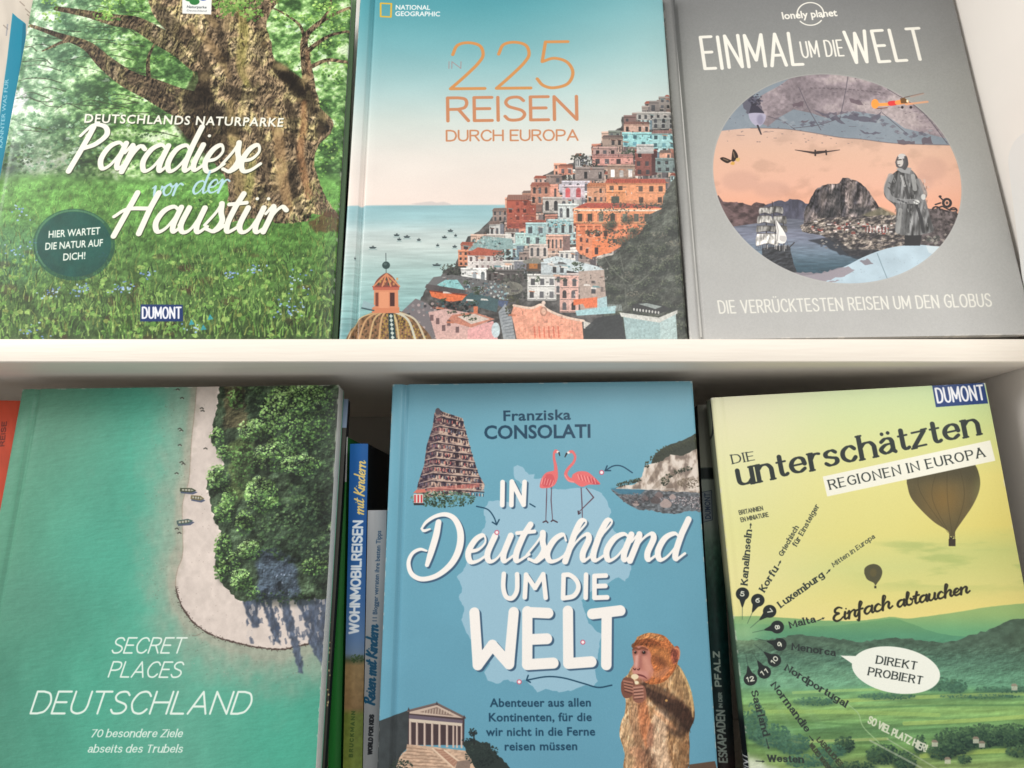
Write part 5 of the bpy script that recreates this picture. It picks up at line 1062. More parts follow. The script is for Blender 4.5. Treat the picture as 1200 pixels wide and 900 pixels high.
    # temple on its steps
    pr.poly([(436, 848), (479, 832), (484, 838), (480, 874), (470, 884), (466, 905), (430, 905)], np.array((58, 64, 66), np.float32)*(1+(fbm(X/7, Y/9, 61)-.5)[..., None]*.3))
    pr.poly([(479, 833), (512, 824.5), (544.5, 841), (544, 873), (478, 873)], (70, 56, 58))
    pr.poly([(480, 834), (512, 826), (543, 841.5), (480, 836)], (196, 176, 160)); pr.poly([(492, 834.3), (512, 828.5), (532, 839), (500, 835.5)], (120, 100, 92), .8)
    for k in range(10): pr.stroke([(497+k*3.3, 836-abs(k-4.5)*-.1), (497.6+k*3.3, 833-(4.5-abs(k-4.5))*.6)], .55, (206, 190, 172), .8)
    pr.stroke([(478, 833), (512, 824.3), (545, 841)], 1.0, (112, 96, 92)); pr.poly([(479.5, 837.5), (542.5, 843.8), (542, 848), (479.5, 843)], (104, 92, 104)); pr.poly([(479.5, 842), (542, 847.5), (541.5, 851), (479.5, 846)], (206, 192, 174))
    for x, y in ((479, 830), (512, 823), (544, 839)): pr.poly([(x-1.4, y+3), (x, y-1.5), (x+1.6, y+3)], (66, 58, 62))
    for x in (480.8, 488.8, 497.8, 506.6, 515.2, 524, 531.4, 535.6, 541):
        y0 = 845.5+(x-480)*.085; w = 1.25 if x < 530 else 1.0
        pr.poly([(x-w, y0), (x+w, y0), (x+w*1.1, 873+(x-480)*.06), (x-w*1.1, 873+(x-480)*.06)], (206, 186, 172)); pr.stroke([(x+w*.7, y0), (x+w*.8, 873)], .35, (130, 108, 102), .8)
    st = np.array((196, 166, 142), np.float32)*(1+(fbm(X/4, Y/2, 66, 4)-.5)[..., None]*.45)
    pr.poly([(477, 872), (508, 875), (548, 880), (553, 888), (570, 890), (572, 896), (588, 896), (590, 906), (462, 906), (468, 888), (472, 882), (476, 880)], st)
    for k in range(7): pr.stroke([(476-k*1.2, 876+k*4), (500+k*6, 878+k*4.2)], .4, (120, 92, 76), .6)
    pr.poly([(507, 877), (521, 879), (537, 892), (531, 900)], (166, 124, 104), .9); pr.stroke([(507, 877), (531, 899)], .9, (222, 196, 170)); pr.stroke([(521, 879), (538, 892)], .9, (222, 196, 170)); pr.poly([(536, 892), (552, 890), (550, 906), (532, 906)], (120, 104, 96), .8)
    for k in range(6): pr.stroke([(511+k*4, 880+k*3), (520+k*3, 881+k*2)], .35, (206, 176, 150), .6)
    leafy(pr, 470, 900, 14, 10, 150, 1.6, [(26, 34, 34), (44, 54, 48), (66, 78, 62)], rs)
    pr.poly(rough_edge([(543, 870), (552, 866), (562, 870), (572, 870), (577, 880), (590, 890), (598, 900), (600, 908), (560, 905), (548, 884)], 1.2, rs, 3), (44, 54, 52)); leafy(pr, 565, 884, 20, 14, 300, 1.5, [(26, 34, 34), (40, 52, 50), (60, 74, 66)], rs); leafy(pr, 554, 858, 5, 5, 70, 1.2, [(26, 34, 38), (44, 58, 58)], rs); leafy(pr, 549, 867, 8, 2, 50, 1.2, [(26, 34, 38), (44, 58, 58)], rs); pr.stroke([(555, 858), (556, 872)], .8, (40, 44, 44))
    # monkey
    fur = ramp(sstep(.25, .75, fbm(X/2.4, Y/7, 81, 4)), [(0, (140, 104, 72)), (.45, (174, 134, 94)), (.8, (202, 164, 122)), (1, (218, 186, 148))])
    mb = [(792, 776), (800, 786), (808, 804), (813, 824), (814, 842), (808, 858), (808, 880), (800, 906), (736, 906), (732, 882), (726, 862), (728, 846), (732, 836), (733, 820), (728, 806), (730, 796), (736, 790), (742, 780), (760, 770)]
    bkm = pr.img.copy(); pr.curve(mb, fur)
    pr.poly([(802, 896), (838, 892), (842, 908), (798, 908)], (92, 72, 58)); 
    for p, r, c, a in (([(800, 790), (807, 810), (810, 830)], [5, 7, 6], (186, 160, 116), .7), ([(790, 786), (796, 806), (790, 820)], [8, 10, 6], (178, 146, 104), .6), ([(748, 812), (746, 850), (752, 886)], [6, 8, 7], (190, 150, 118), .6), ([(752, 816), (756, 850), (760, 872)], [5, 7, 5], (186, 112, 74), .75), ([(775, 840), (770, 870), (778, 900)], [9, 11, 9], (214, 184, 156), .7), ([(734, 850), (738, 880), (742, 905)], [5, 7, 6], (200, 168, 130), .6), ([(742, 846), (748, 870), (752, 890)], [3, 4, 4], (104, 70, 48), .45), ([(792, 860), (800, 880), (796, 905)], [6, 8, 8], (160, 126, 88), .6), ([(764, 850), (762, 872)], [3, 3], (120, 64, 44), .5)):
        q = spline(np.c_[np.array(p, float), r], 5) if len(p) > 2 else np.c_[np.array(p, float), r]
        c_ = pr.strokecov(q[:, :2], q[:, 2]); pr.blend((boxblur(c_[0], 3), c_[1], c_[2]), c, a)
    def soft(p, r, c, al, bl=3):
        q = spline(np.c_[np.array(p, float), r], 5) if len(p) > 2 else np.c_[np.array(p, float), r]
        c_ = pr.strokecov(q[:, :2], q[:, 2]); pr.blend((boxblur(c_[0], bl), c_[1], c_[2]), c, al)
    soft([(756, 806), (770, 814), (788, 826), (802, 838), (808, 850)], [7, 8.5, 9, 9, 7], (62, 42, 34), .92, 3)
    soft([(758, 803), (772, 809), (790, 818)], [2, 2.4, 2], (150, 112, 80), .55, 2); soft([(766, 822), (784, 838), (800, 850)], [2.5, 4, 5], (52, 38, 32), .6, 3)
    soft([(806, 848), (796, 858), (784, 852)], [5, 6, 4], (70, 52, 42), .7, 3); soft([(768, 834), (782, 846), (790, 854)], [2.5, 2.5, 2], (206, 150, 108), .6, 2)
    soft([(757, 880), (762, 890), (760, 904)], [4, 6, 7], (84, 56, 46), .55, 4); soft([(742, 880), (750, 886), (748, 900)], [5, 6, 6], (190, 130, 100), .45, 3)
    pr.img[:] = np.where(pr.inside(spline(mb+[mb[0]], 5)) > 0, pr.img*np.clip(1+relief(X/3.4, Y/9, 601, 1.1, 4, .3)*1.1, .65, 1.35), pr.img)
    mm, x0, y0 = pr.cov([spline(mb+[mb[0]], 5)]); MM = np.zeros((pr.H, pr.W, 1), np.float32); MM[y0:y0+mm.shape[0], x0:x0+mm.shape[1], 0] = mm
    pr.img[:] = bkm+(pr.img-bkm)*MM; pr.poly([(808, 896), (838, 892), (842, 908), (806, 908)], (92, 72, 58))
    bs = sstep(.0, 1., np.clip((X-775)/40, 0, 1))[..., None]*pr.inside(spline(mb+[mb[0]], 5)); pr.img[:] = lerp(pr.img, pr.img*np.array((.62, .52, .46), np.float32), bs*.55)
    pr.stroke([(796, 782), (806, 802), (811, 822), (812, 840)], [1, 1.6, 1.6, .8], (236, 200, 140), .55, smooth=True)
    # head
    pr.curve([(741, 764), (744, 752), (752, 744), (764, 742), (778, 745), (787, 754), (794, 764), (794, 778), (786, 792), (776, 800), (762, 802), (752, 796), (744, 780)], np.array((176, 104, 60), np.float32)*(1+(fbm(X/2, Y/4, 86, 4)-.5)[..., None]*.4))
    pr.stroke([(743, 757), (754, 752), (768, 756), (776, 760)], [3, 4, 4, 2], (118, 64, 36), .8, smooth=True); pr.stroke([(748, 748), (762, 744.5), (776, 749)], [2, 3, 2], (196, 136, 84), .8, smooth=True)
    pr.curve([(787, 760), (794, 757), (797, 764), (795, 774), (789, 778), (786, 770)], (156, 84, 62)); pr.ell(791, 768, 2.6, 6, (96, 50, 40), .7); pr.stroke([(790, 759), (796, 762), (795.6, 772)], .9, (206, 140, 104), .8, smooth=True)
    pr.img[:] = lerp(pr.img, pr.img*np.clip(1+relief(X/3, Y/4, 611, 1.0, 4, .3)*1.6, .6, 1.4), pr.inside(spline([(741, 764), (744, 752), (752, 744), (764, 742), (778, 745), (787, 754), (794, 764), (794, 778), (786, 792), (776, 800), (762, 802), (752, 796), (744, 780), (741, 764)], 5)))
    soft([(766, 762), (776, 766), (782, 776)], [5, 7, 6], (196, 130, 76), .5, 3); soft([(770, 772), (778, 778)], [4, 5], (88, 50, 34), .6, 4)
    pr.curve([(741.5, 761), (746, 757.5), (752, 757), (759, 760), (763, 767), (763, 776), (766, 786), (763, 794), (756, 798), (749, 795), (744, 791), (741, 785), (743, 776), (741.5, 768)], (188, 124, 108), soft=.8)
    soft([(746.5, 768), (746, 780)], [1.8, 2.4], (222, 172, 160), .75, 2); soft([(751, 769), (750, 781)], [1.6, 2.4], (150, 92, 84), .55, 2); soft([(756, 772), (760, 784)], [3, 4], (212, 152, 132), .6, 3)
    soft([(744, 787), (750, 790), (757, 790)], [3, 4, 3.4], (206, 146, 134), .7, 2); soft([(745, 795), (752, 798), (760, 797)], [1.6, 2, 1.6], (150, 96, 84), .5, 2); soft([(764, 790), (774, 790), (782, 784)], [3, 4, 3], (200, 136, 104), .55, 3)
    for (x, y, w, h) in ((744.6, 764.4, 2.2, 2.6), (754.6, 764.6, 3.4, 2.9)):
        pr.ell(x, y, w+1.0, h+1.1, (140, 88, 80), .7, soft=1); pr.ell(x, y, w*.8, h*.75, (112, 66, 48)); pr.ell(x, y, w*.5, h*.6, (30, 20, 20)); pr.ell(x-.5, y-.9, .5, .5, (236, 226, 216))
    pr.stroke([(741.5, 761.6), (745, 759.6), (748.5, 761), (753, 759.4), (759, 761.6)], [.8, 1.4, 1.0, 1.5, .8], (112, 62, 44), .85, smooth=True)
    pr.stroke([(742.4, 783.6), (744, 785), (745, 783.8)], .6, (84, 44, 42), smooth=True); pr.stroke([(747, 784.6), (748.6, 785), (749.6, 783.4)], .6, (84, 44, 42), smooth=True)
    pr.stroke([(742.5, 790.4), (748, 790.8), (754, 792.4), (758, 795)], [.5, .9, .9, .4], (104, 46, 46), .9, smooth=True)
    # paws holding food
    pr.ell(744, 793, 4.4, 3.2, (232, 214, 180)); pr.ell(746, 800, 2.6, 2, (236, 222, 190)); pr.curve([(728, 800), (732, 794), (742, 796), (744, 806), (740, 816), (732, 818), (728, 810)], (120, 76, 62)); pr.curve([(741, 804), (750, 802), (756, 806), (757, 818), (750, 824), (742, 820)], (140, 92, 76))
    for k in range(4): pr.stroke([(731+k*.6, 798+k*3.4), (741+k*.3, 800+k*3.6)], .9, (176, 124, 104), .9); pr.stroke([(743+k*.3, 806+k*3.8), (753+k*.3, 805+k*3.8)], .9, (190, 140, 122), .9)
    for k in range(4): pr.stroke([(732, 800+k*3.4), (741, 802+k*3.6)], .35, (60, 36, 34), .9); pr.stroke([(743, 808+k*3.8), (753, 807+k*3.8)], .35, (70, 42, 38), .9)
    for _ in range(750):                        # fur strands
        x, y = rs.uniform(730, 812), rs.uniform(746, 902); c = pr.T([(x, y)])[0]; i, j = int(c[1]), int(c[0])
        if not (0 <= i < pr.H and 0 <= j < pr.W): continue
        p = pr.img[i, j]
        if p[2] > p[0] or (x < 764 and 756 < y < 822): continue
        d = rs.uniform(-1.2, 1.6) if x > 760 else rs.uniform(-1.5, .8)
        f = rs.choice((.72, .8, 1.18, 1.3)); pr.stroke([(x, y), (x+d, y+rs.uniform(2, 5))], [.4, .2], np.minimum(p*f, 245), .6)
    pr.ell(781, 821, 1.6, 1.4, (196, 150, 90))
    # arrows and pins
    for p in ([(558.5, 593.4), (571.5, 597), (578.5, 605.5), (582, 614.5)], [(741, 554), (729, 546.5), (719, 546), (709.5, 551.5)], [(717, 803), (701, 805.6), (684, 801), (660, 794.4), (640, 793), (617.5, 797)], [(621, 590.5), (627, 594)]): pr.stroke(p, .75, N, smooth=True)
    for (x, y, a, b) in ((582, 615, (577, 612), (585, 609)), (709, 551.6, (711.5, 546), (715.5, 551.5)), (617, 797, (619, 791.5), (621.5, 799.5))): pr.stroke([a, (x, y), b], .8, N)
    # big lettering with its printed drop shadow
    Wc = (243, 238, 232); Sh = (62, 92, 118)
    def brush(paths, r, off=(2.0, 1.9)):
        for dx, dy, c in ((off[0], off[1], Sh), (0, 0, Wc)):
            for p in paths: pr.stroke([(x+dx, y+dy) for x, y in p], r, c, smooth=len(p) > 3)
    brush([[(589, 565), (588.6, 592)], [(599.3, 592), (599.8, 564.5)], [(599.8, 564.5), (613.6, 591.5)], [(613.6, 591.5), (614.8, 564.8)]], 2.9)
    brush([[(590.5, 672.5), (589.8, 688), (593, 699), (600, 701), (605.5, 693), (606.2, 680), (606, 673)], [(615, 700), (616.5, 673.5)], [(616.5, 673.5), (627, 689)], [(627, 689), (636.6, 673)], [(636.6, 673), (639.5, 700.5)],
           [(660.5, 674), (659.8, 701)], [(660.5, 673.8), (668, 674), (676, 681), (677.6, 690), (672, 698.5), (660.5, 701)], [(686.8, 673.5), (686.3, 700.5)], [(710, 674.5), (696.6, 675), (696.6, 700.5)], [(696.6, 700.5), (711.5, 700)], [(696.8, 687), (709.5, 686.6)]], 2.75)
    brush([[(556, 718), (560, 779)], [(560, 779), (577, 756)], [(577, 756), (596.5, 778)], [(596.5, 778), (602, 717.5)], [(618, 716.5), (617.8, 778.5)], [(618, 717.5), (642.5, 718.5)], [(618, 749.5), (641, 748.5)], [(617.8, 778.8), (648.5, 777)],
           [(665.5, 716), (666, 777)], [(666, 777.5), (693, 775.5)], [(694, 719.5), (727, 715.5)], [(711, 719), (710.5, 779)]], 6.1, (2.4, 2.0))
    D1 = [(494, 619.5), (500, 611.5), (511, 604.8), (523, 603), (533, 608.5), (539, 621), (539.5, 636), (535, 651), (526, 664), (511, 675), (494, 678.6), (482.5, 672.5), (478.8, 660), (483, 649), (492, 643.8), (500, 645.5)]
    R1_ = [1.2, 2, 2.3, 2.8, 3.4, 4, 4.2, 4, 3.6, 3.0, 2.8, 2.8, 2.5, 2.2, 1.9, 1.2]
    ST = [(514, 612), (511, 628), (505, 648), (500.5, 662)]; RS = [3.6, 4, 3.8, 2.6]
    for dx, dy, c in ((2.0, 1.9, Sh), (0, 0, Wc)):
        pr.stroke([(x+dx, y+dy) for x, y in D1], R1_, c, smooth=True); pr.stroke([(x+dx, y+dy) for x, y in ST], RS, c, smooth=True); pr.stroke([(x+dx, y+dy) for x, y in [(494, 619.5), (497, 622), (504, 620)]], [1.2, 1.8, 1], c, smooth=True)
    pr.text('eutschland', (543, 659), (797, 656.5), 43, Wc, 'script', wt=3.7, con=.3, slant=.28, xs=1.28, shadow=(2.0, 1.9, Sh))
    for (x, y) in ((582.3, 624), (705, 553.7), (683, 752.6), (608.5, 799)): pr.ell(x, y, 2.9, 2.9, (198, 92, 116)); pr.ell(x, y, 1.8, 1.8, (246, 236, 236))
    for t, x0, x1, y in (('Abenteuer aus allen', 574, 692.5, 828), ('Kontinenten, für die', 573, 693.5, 845), ('wir nicht in die Ferne', 569.5, 697.5, 862), ('reisen müssen', 591.5, 676.5, 879)): pr.text(t, (x0, y+.2), (x1, y-.2), 9.8, N, 'B', wt=2.2, ls=.04)
    pr.grain(7)
    return pr
def art_balloon(pr):
    rs = random.Random(66)
    X, Y = pr.X, pr.Y
    Ys = Y+(X-1000)*.03
    L = ramp(np.clip((Ys-440)/290, 0, 1), [(0, (218, 218, 188)), (.2, (222, 220, 172)), (.4, (220, 220, 158)), (.62, (220, 218, 140)), (.8, (226, 218, 144)), (1, (226, 216, 132))])
    Rr = ramp(np.clip((Ys-440)/290, 0, 1), [(0, (172, 206, 158)), (.2, (196, 212, 138)), (.42, (224, 212, 120)), (.62, (218, 204, 108)), (.72, (188, 194, 112)), (.85, (206, 202, 120)), (1, (232, 208, 118))])
    M_ = ramp(np.clip((Ys-440)/290, 0, 1), [(0, (196, 220, 170)), (.2, (206, 218, 152)), (.42, (224, 218, 134)), (.65, (220, 212, 122)), (.78, (202, 206, 124)), (.9, (220, 210, 120)), (1, (230, 212, 128))])
    t = np.clip((X-850)/330, 0, 1)[..., None]
    pr.img[:] = np.where(t < .5, lerp(L, M_, sstep(0, .5, t)), lerp(M_, Rr, sstep(.5, 1, t)))
    cl = fbm(X/60, Y/12, 5, 5); k = (sstep(.48, .7, cl)*sstep(610, 640, Y)*sstep(705, 670, Y)*sstep(980, 1080, X))[..., None]
    pr.img[:] = lerp(pr.img, np.array((158, 176, 96), np.float32), k*.7)
    pr.img[:] = lerp(pr.img, np.array((232, 228, 196), np.float32), .12+.12*(1-t))
    # hazy ridges
    def ridge(pts, c0, c1, y0, y1, tex=.1, sc=12, amp=.5, a=1.0, seed=9):
        f = lerp(np.array(c0, np.float32), np.array(c1, np.float32), sstep(y0, y1, Y)[..., None])*(1+(fbm(X/sc, Y/(sc*.6), seed, 5)-.5)[..., None]*tex)
        P = [tuple(p) for p in spline(pts, 5)]
        pr.poly(rough_edge(P+[(1260, 960), (820, 960)], amp, rs, 3), f, a)
    ridge([(820, 724), (880, 722), (920, 724), (960, 727), (1000, 728), (1030, 725), (1046, 723), (1064, 725), (1090, 722), (1130, 716), (1170, 710), (1260, 702)], (146, 176, 112), (104, 162, 118), 715, 745, .06, 30, .2)
    ridge([(820, 730), (900, 732), (960, 734), (1010, 730), (1046, 725), (1066, 730), (1100, 742), (1140, 746), (1170, 738), (1260, 728)], (112, 160, 108), (88, 146, 114), 724, 750, .08, 20, .3, seed=12)
    ridge([(820, 752), (870, 750), (905, 749), (935, 744), (960, 746), (985, 749), (1010, 752), (1050, 748), (1080, 750), (1110, 753), (1135, 745), (1160, 738), (1180, 728), (1205, 724), (1260, 716)], (76, 98, 82), (92, 142, 118), 748, 800, .45, 7, 1.2, seed=15)
    ridge([(820, 768), (900, 766), (960, 772), (1040, 770), (1100, 776), (1160, 768), (1260, 760)], (80, 112, 94), (110, 162, 128), 765, 812, .35, 9, 1, .7, seed=19)
    # valley floor with fields and hedges
    fl = ramp(np.clip((Y-800)/110, 0, 1), [(0, (92, 146, 108)), (.12, (112, 158, 104)), (.3, (132, 168, 100)), (.5, (100, 142, 92)), (.72, (108, 144, 84)), (1, (150, 166, 104))])
    band = fbm(X/50, (Y+(X-1000)*.06)/4.2, 31, 3)
    fl = fl*(1+(band-.5)[..., None]*.55+(fbm(X/5, Y/4, 33)-.5)[..., None]*.12)
    pr.img[:] = lerp(pr.img, fl, sstep(798, 812, Y+4*np.sin(X/40))[..., None])
    for (x0, y0, x1, y1, w, c) in ((930, 812, 1080, 808, 1.6, (164, 196, 112)), (980, 822, 1220, 812, 2, (176, 200, 110)), (880, 834, 1100, 838, 2.2, (156, 188, 106)), (1060, 848, 1220, 838, 2.2, (172, 196, 108)), (880, 846, 1010, 850, 1.2, (90, 130, 80)), (1000, 830, 1200, 826, 1.0, (86, 128, 84)), (1040, 858, 1220, 850, 1.2, (84, 122, 76)), (1080, 886, 1220, 878, 2.5, (170, 190, 96)), (900, 870, 1040, 866, 1.6, (176, 190, 120))):
        pr.stroke([(x0, y0), ((x0+x1)/2, (y0+y1)/2+rs.uniform(-1.5, 1.5)), (x1, y1)], w, c, .6, smooth=True)
    tr = [(30, 48, 44), (44, 68, 56), (64, 92, 68), (90, 122, 82)]; tm = [(52, 84, 72), (66, 104, 84), (86, 126, 98)]
    for (cx, cy, rx, ry, n, sz, c) in ((1100, 802, 26, 8, 160, 2, tm), (1180, 808, 40, 4, 150, 1.6, tm), (1040, 816, 34, 4, 140, 1.6, tm), (955, 822, 26, 5, 120, 1.6, tm), (1150, 816, 50, 2.5, 120, 1.4, tm), (1120, 804, 14, 8, 100, 2, tm),
                                       (885, 845, 14, 22, 220, 2.2, tm), (905, 862, 22, 14, 240, 2.2, tm), (930, 872, 20, 12, 200, 2.2, tm), (990, 872, 12, 10, 160, 2, tr), (975, 880, 18, 8, 120, 2, tm), (1035, 884, 20, 12, 220, 2.1, tr), (1060, 892, 14, 12, 160, 2.1, tr), (1078, 872, 7, 11, 120, 1.9, tr), (1120, 868, 26, 16, 420, 2.1, tr), (1105, 880, 18, 10, 160, 2.1, tr), (1150, 862, 26, 14, 420, 2.1, tr), (1185, 862, 26, 14, 420, 2.1, tr), (1200, 880, 22, 8, 160, 2, tr), (950, 892, 30, 8, 180, 2.1, tm), (1130, 890, 8, 5, 50, 1.8, tr), (1000, 898, 30, 6, 160, 2, tr)):
        pr.ell(cx, cy+ry*.3, rx, ry*.8, c[0], .6, soft=3); leafy(pr, cx, cy, rx, ry, n, sz, c, rs)
    for (x, y) in ((1095, 872), (1143, 868), (1150, 873), (1188, 806), (1110, 892)): pr.rect(x-3, y-2, x+4, y+3, (196, 196, 176), .8); pr.poly([(x-4, y-2), (x+5, y-2), (x+2, y-5), (x-2, y-5)], (150, 130, 116), .8)
    pr.stroke([(992, 824), (1006, 836), (1012, 852), (1030, 870)], .7, (160, 190, 140), .7, smooth=True); pr.stroke([(1020, 868), (1080, 900)], 1.1, (190, 196, 176), .5); pr.stroke([(1040, 866), (1100, 902)], .8, (190, 196, 176), .4)
    pr.ell(868, 900, 30, 14, (214, 220, 200), .85, soft=6); pr.ell(895, 905, 20, 8, (206, 214, 196), .6, soft=4)
    w_ = (np.exp(-((X-872)**2/(22**2)+(Y-742)**2/(16**2)))[..., None])*.55; pr.img[:] = pr.img*(1-w_)+np.array((176, 206, 150), np.float32)*w_
    for a in np.linspace(.15, 1.6, 7): pr.poly([(870, 740), (870+150*math.cos(a-.03), 740+150*math.sin(a-.03)), (870+150*math.cos(a+.03), 740+150*math.sin(a+.03))], (150, 190, 150), .10, soft=2)
    lm = sstep(742, 765, Y+8*(fbm(X/30, Y/30, 501)-.5))[..., None]
    pr.img[:] = pr.img*(1+lm*np.clip(relief(X/11, Y/5, 505, 1.2, 5, .15)*(1.1-.8*sstep(795, 812, Y)[..., None]), -.3, .35))
    hz_ = (np.exp(-((Y-800)/16)**2)*.28*sstep(1220, 900, X))[..., None]; pr.img[:] = lerp(pr.img, np.array((150, 196, 152), np.float32), hz_)
    # balloons
    gb = np.array((94, 86, 60), np.float32)*(1+(fbm(X/9, Y/20, 71)-.5)[..., None]*.15)
    g = np.exp(-(((X-1106)/26)**2+((Y-586)/24)**2))[..., None]; gb = lerp(gb, np.array((138, 108, 58), np.float32), g*.7)
    g2 = sstep(1136, 1150, X)[..., None]*.4; gb = lerp(gb, np.array((140, 140, 84), np.float32), g2)
    tp = sstep(572, 552, Y)[..., None]*.6; gb = lerp(gb, np.array((70, 66, 50), np.float32), tp)
    env = spline([(1062.5, 566), (1063, 556), (1070, 544), (1090, 534), (1120, 532), (1140, 542), (1147.5, 558), (1147.5, 574), (1140, 592), (1128, 610), (1120, 622), (1119, 628), (1113, 628), (1111, 622), (1095, 612), (1078, 596), (1067, 582), (1062.5, 566)], 5)
    pr.poly(env, gb)
    for p in ([(1104, 536), (1092, 580), (1113, 626)], [(1110, 534), (1110, 580), (1116, 626)], [(1120, 534), (1130, 580), (1118, 626)], [(1090, 538), (1076, 570), (1111, 624)]): pr.stroke(p, .45, (66, 58, 38), .4, smooth=True)
    pr.stroke([(1113, 628), (1113, 632)], .4, (60, 52, 40)); pr.stroke([(1119, 628), (1119, 632)], .4, (60, 52, 40)); pr.rect(1112, 631.5, 1120, 640, (62, 54, 44)); pr.stroke([(1114, 630), (1114, 632), (1117, 629.5)], .9, (52, 46, 40))
    pr.poly(spline([(1013.5, 672), (1014, 666), (1019, 662), (1026, 661), (1032, 664), (1034.6, 670), (1033, 677), (1029, 683), (1026.5, 686), (1024.5, 683), (1017, 679), (1013.5, 672)], 5), (84, 82, 60)); pr.rect(1025.3, 686.5, 1027.8, 689.5, (60, 58, 46)); pr.ell(1024, 671, 4, 5, (110, 98, 60), .5, soft=1.5)
    # lettering
    K = (44, 52, 50)
    sf = dict(serif=.3, con=.45)
    pr.text('DIE', (859, 544), (884.5, 539.8), 11.6, K, wt=.9, **sf)
    pr.text('unterschätzten', (868, 571), (1148, 510.5), 29.5, K, wt=2.95, con=.4, serif=.1, slant=.12, ls=-.15)
    pr.poly([(964, 558.5), (1160, 516), (1166, 540), (969.5, 581.8)], (240, 238, 222))
    pr.text('REGIONEN IN EUROPA', (973.5, 574), (1154, 535.6), 12.2, K, wt=.95, con=.5, serif=.22, slant=.05, ls=.5)
    S_ = (60, 64, 52)
    pr.text('BRITANNIEN', (867, 603.5), (894.5, 598), 5.6, S_, wt=.42, ls=.5); pr.text('EN MINIATURE', (869, 612), (901, 605.5), 5.6, S_, wt=.42, ls=.5)
    b = dict(wt=.98, con=.5, serif=.18, ls=.2)
    pr.text('Kanalinseln', (876.5, 685.5), (881.5, 622), 8.6, K, **b); pr.text('Korfu', (897, 694), (913, 667.5), 8.6, K, **b); pr.text('Luxemburg', (916.5, 712.5), (967, 676.5), 8.6, K, **b)
    pr.text('Malta', (927.5, 736.5), (956.5, 729.8), 8.8, K, **b); pr.text('Menorca', (929, 762), (979, 769.6), 8.8, K, **b); pr.text('Nordportugal', (920, 786), (990.5, 829.5), 8.8, K, **b)
    pr.text('Normandie', (903.5, 804), (944, 858.5), 8.8, K, **b); pr.text('Saarland', (880, 811), (894, 862.5), 8.8, K, **b); pr.text('Westen', (900.5, 893), (941.5, 894.5), 8.6, K, **b)
    c = dict(wt=.6, con=.6, serif=.15, ls=.2)
    pr.text('Griechisch', (918, 652), (936.5, 618.5), 6.4, K, **c); pr.text('für Einsteiger', (934, 641), (960.5, 593.5), 6.4, K, **c); pr.text('Mitten in Europa', (978, 664.5), (1026, 630.5), 5.8, K, wt=.45, con=.7, serif=.25, slant=.15)
    pr.text('SO VIEL PLATZ HIER!', (1017, 848), (1084, 882), 9.5, (226, 226, 206), wt=.85, ls=.4, jit=.4, a=.85)
    pr.text('LAENDLICHES', (957, 868), (984, 899), 6.5, S_, wt=.6, ls=.5); pr.text('WILDES WASSER', (948, 874), (972, 906), 6, S_, wt=.6, ls=.4)
    def arrow(a, b_):
        pr.stroke([a, b_], .5, K); d = np.array(b_, float)-a; d /= np.linalg.norm(d); n = np.array((-d[1], d[0])); e = np.array(b_, float)
        pr.poly([e+d*1.6, e-d*1.6+n*1.5, e-d*1.6-n*1.5], K)
    arrow((879.5, 619), (880, 614)); arrow((912.5, 663), (915, 658)); arrow((969.5, 672), (973, 668)); arrow((959, 727.5), (966, 724.5)); arrow((898, 866), (901, 877)); arrow((949, 863), (953, 868)); arrow((886, 892), (895, 892.5))
    # numbered drops fanning out of one point
    hub = np.array((870., 744.))
    for n, x, y in ((5, 870.3, 696), (6, 888.5, 703.5), (7, 902.5, 716.5), (8, 911.5, 735), (9, 914.5, 755.5), (10, 908, 774), (11, 896, 788), (12, 879.5, 796)):
        cc = np.array((x, y), float); d = (hub-cc)/np.linalg.norm(hub-cc); nn = np.array((-d[1], d[0]))
        pr.stroke([cc+d*12, cc+d*30], [.5, .3], (60, 80, 70), .7)
        pr.ell(x, y, 8.0, 7.6, (38, 44, 44)); pr.curve([cc+nn*7, cc+d*8+nn*3.2, cc+d*16, cc+d*8-nn*3.2, cc-nn*7, cc], (38, 44, 44))
        e = -d; rd = e if n < 9 else -e                # numbers run along the spokes
        ex = np.array((math.cos(.15), math.sin(.15))) if n < 7 else nn*(-1 if n < 9 else 1)
        wv = 2.2 if n < 10 else 4.2
        a_ = cc-ex*wv+np.array((ex[1], -ex[0]))*-3; b2 = cc+ex*wv+np.array((ex[1], -ex[0]))*-3
        pr.text(str(n), a_, b2, 6.2, (222, 224, 206), wt=.62, ls=.6)
    # brush lettering and speech bubble
    pr.text('Einfach', (978, 729), (1046, 712.5), 14.5, (48, 46, 36), 'script', wt=1.5, con=.5, slant=.2); pr.text('abtauchen', (1052, 712), (1136, 694.5), 13.5, (48, 46, 36), 'script', wt=1.5, con=.5, slant=.2)
    pr.ell(1050.5, 785.5, 52, 27, (236, 238, 226), rot=.16, n=60); pr.poly([(985.5, 768.5), (1004, 769), (1001, 779)], (236, 238, 226))
    pr.text('DIREKT', (1027.5, 778), (1074, 785.2), 10, K, wt=.8, con=.6, serif=.18, slant=.15, ls=.2); pr.text('PROBIERT', (1018, 791.6), (1080.5, 802.4), 10, K, wt=.8, con=.6, serif=.18, slant=.15, ls=.2)
    dumont_plate(pr, (1092, 451), (1153, 447.5), (1158, 472.8), (1096.5, 477.3), (34, 62, 118))
    pr.grain(6)
    return pr
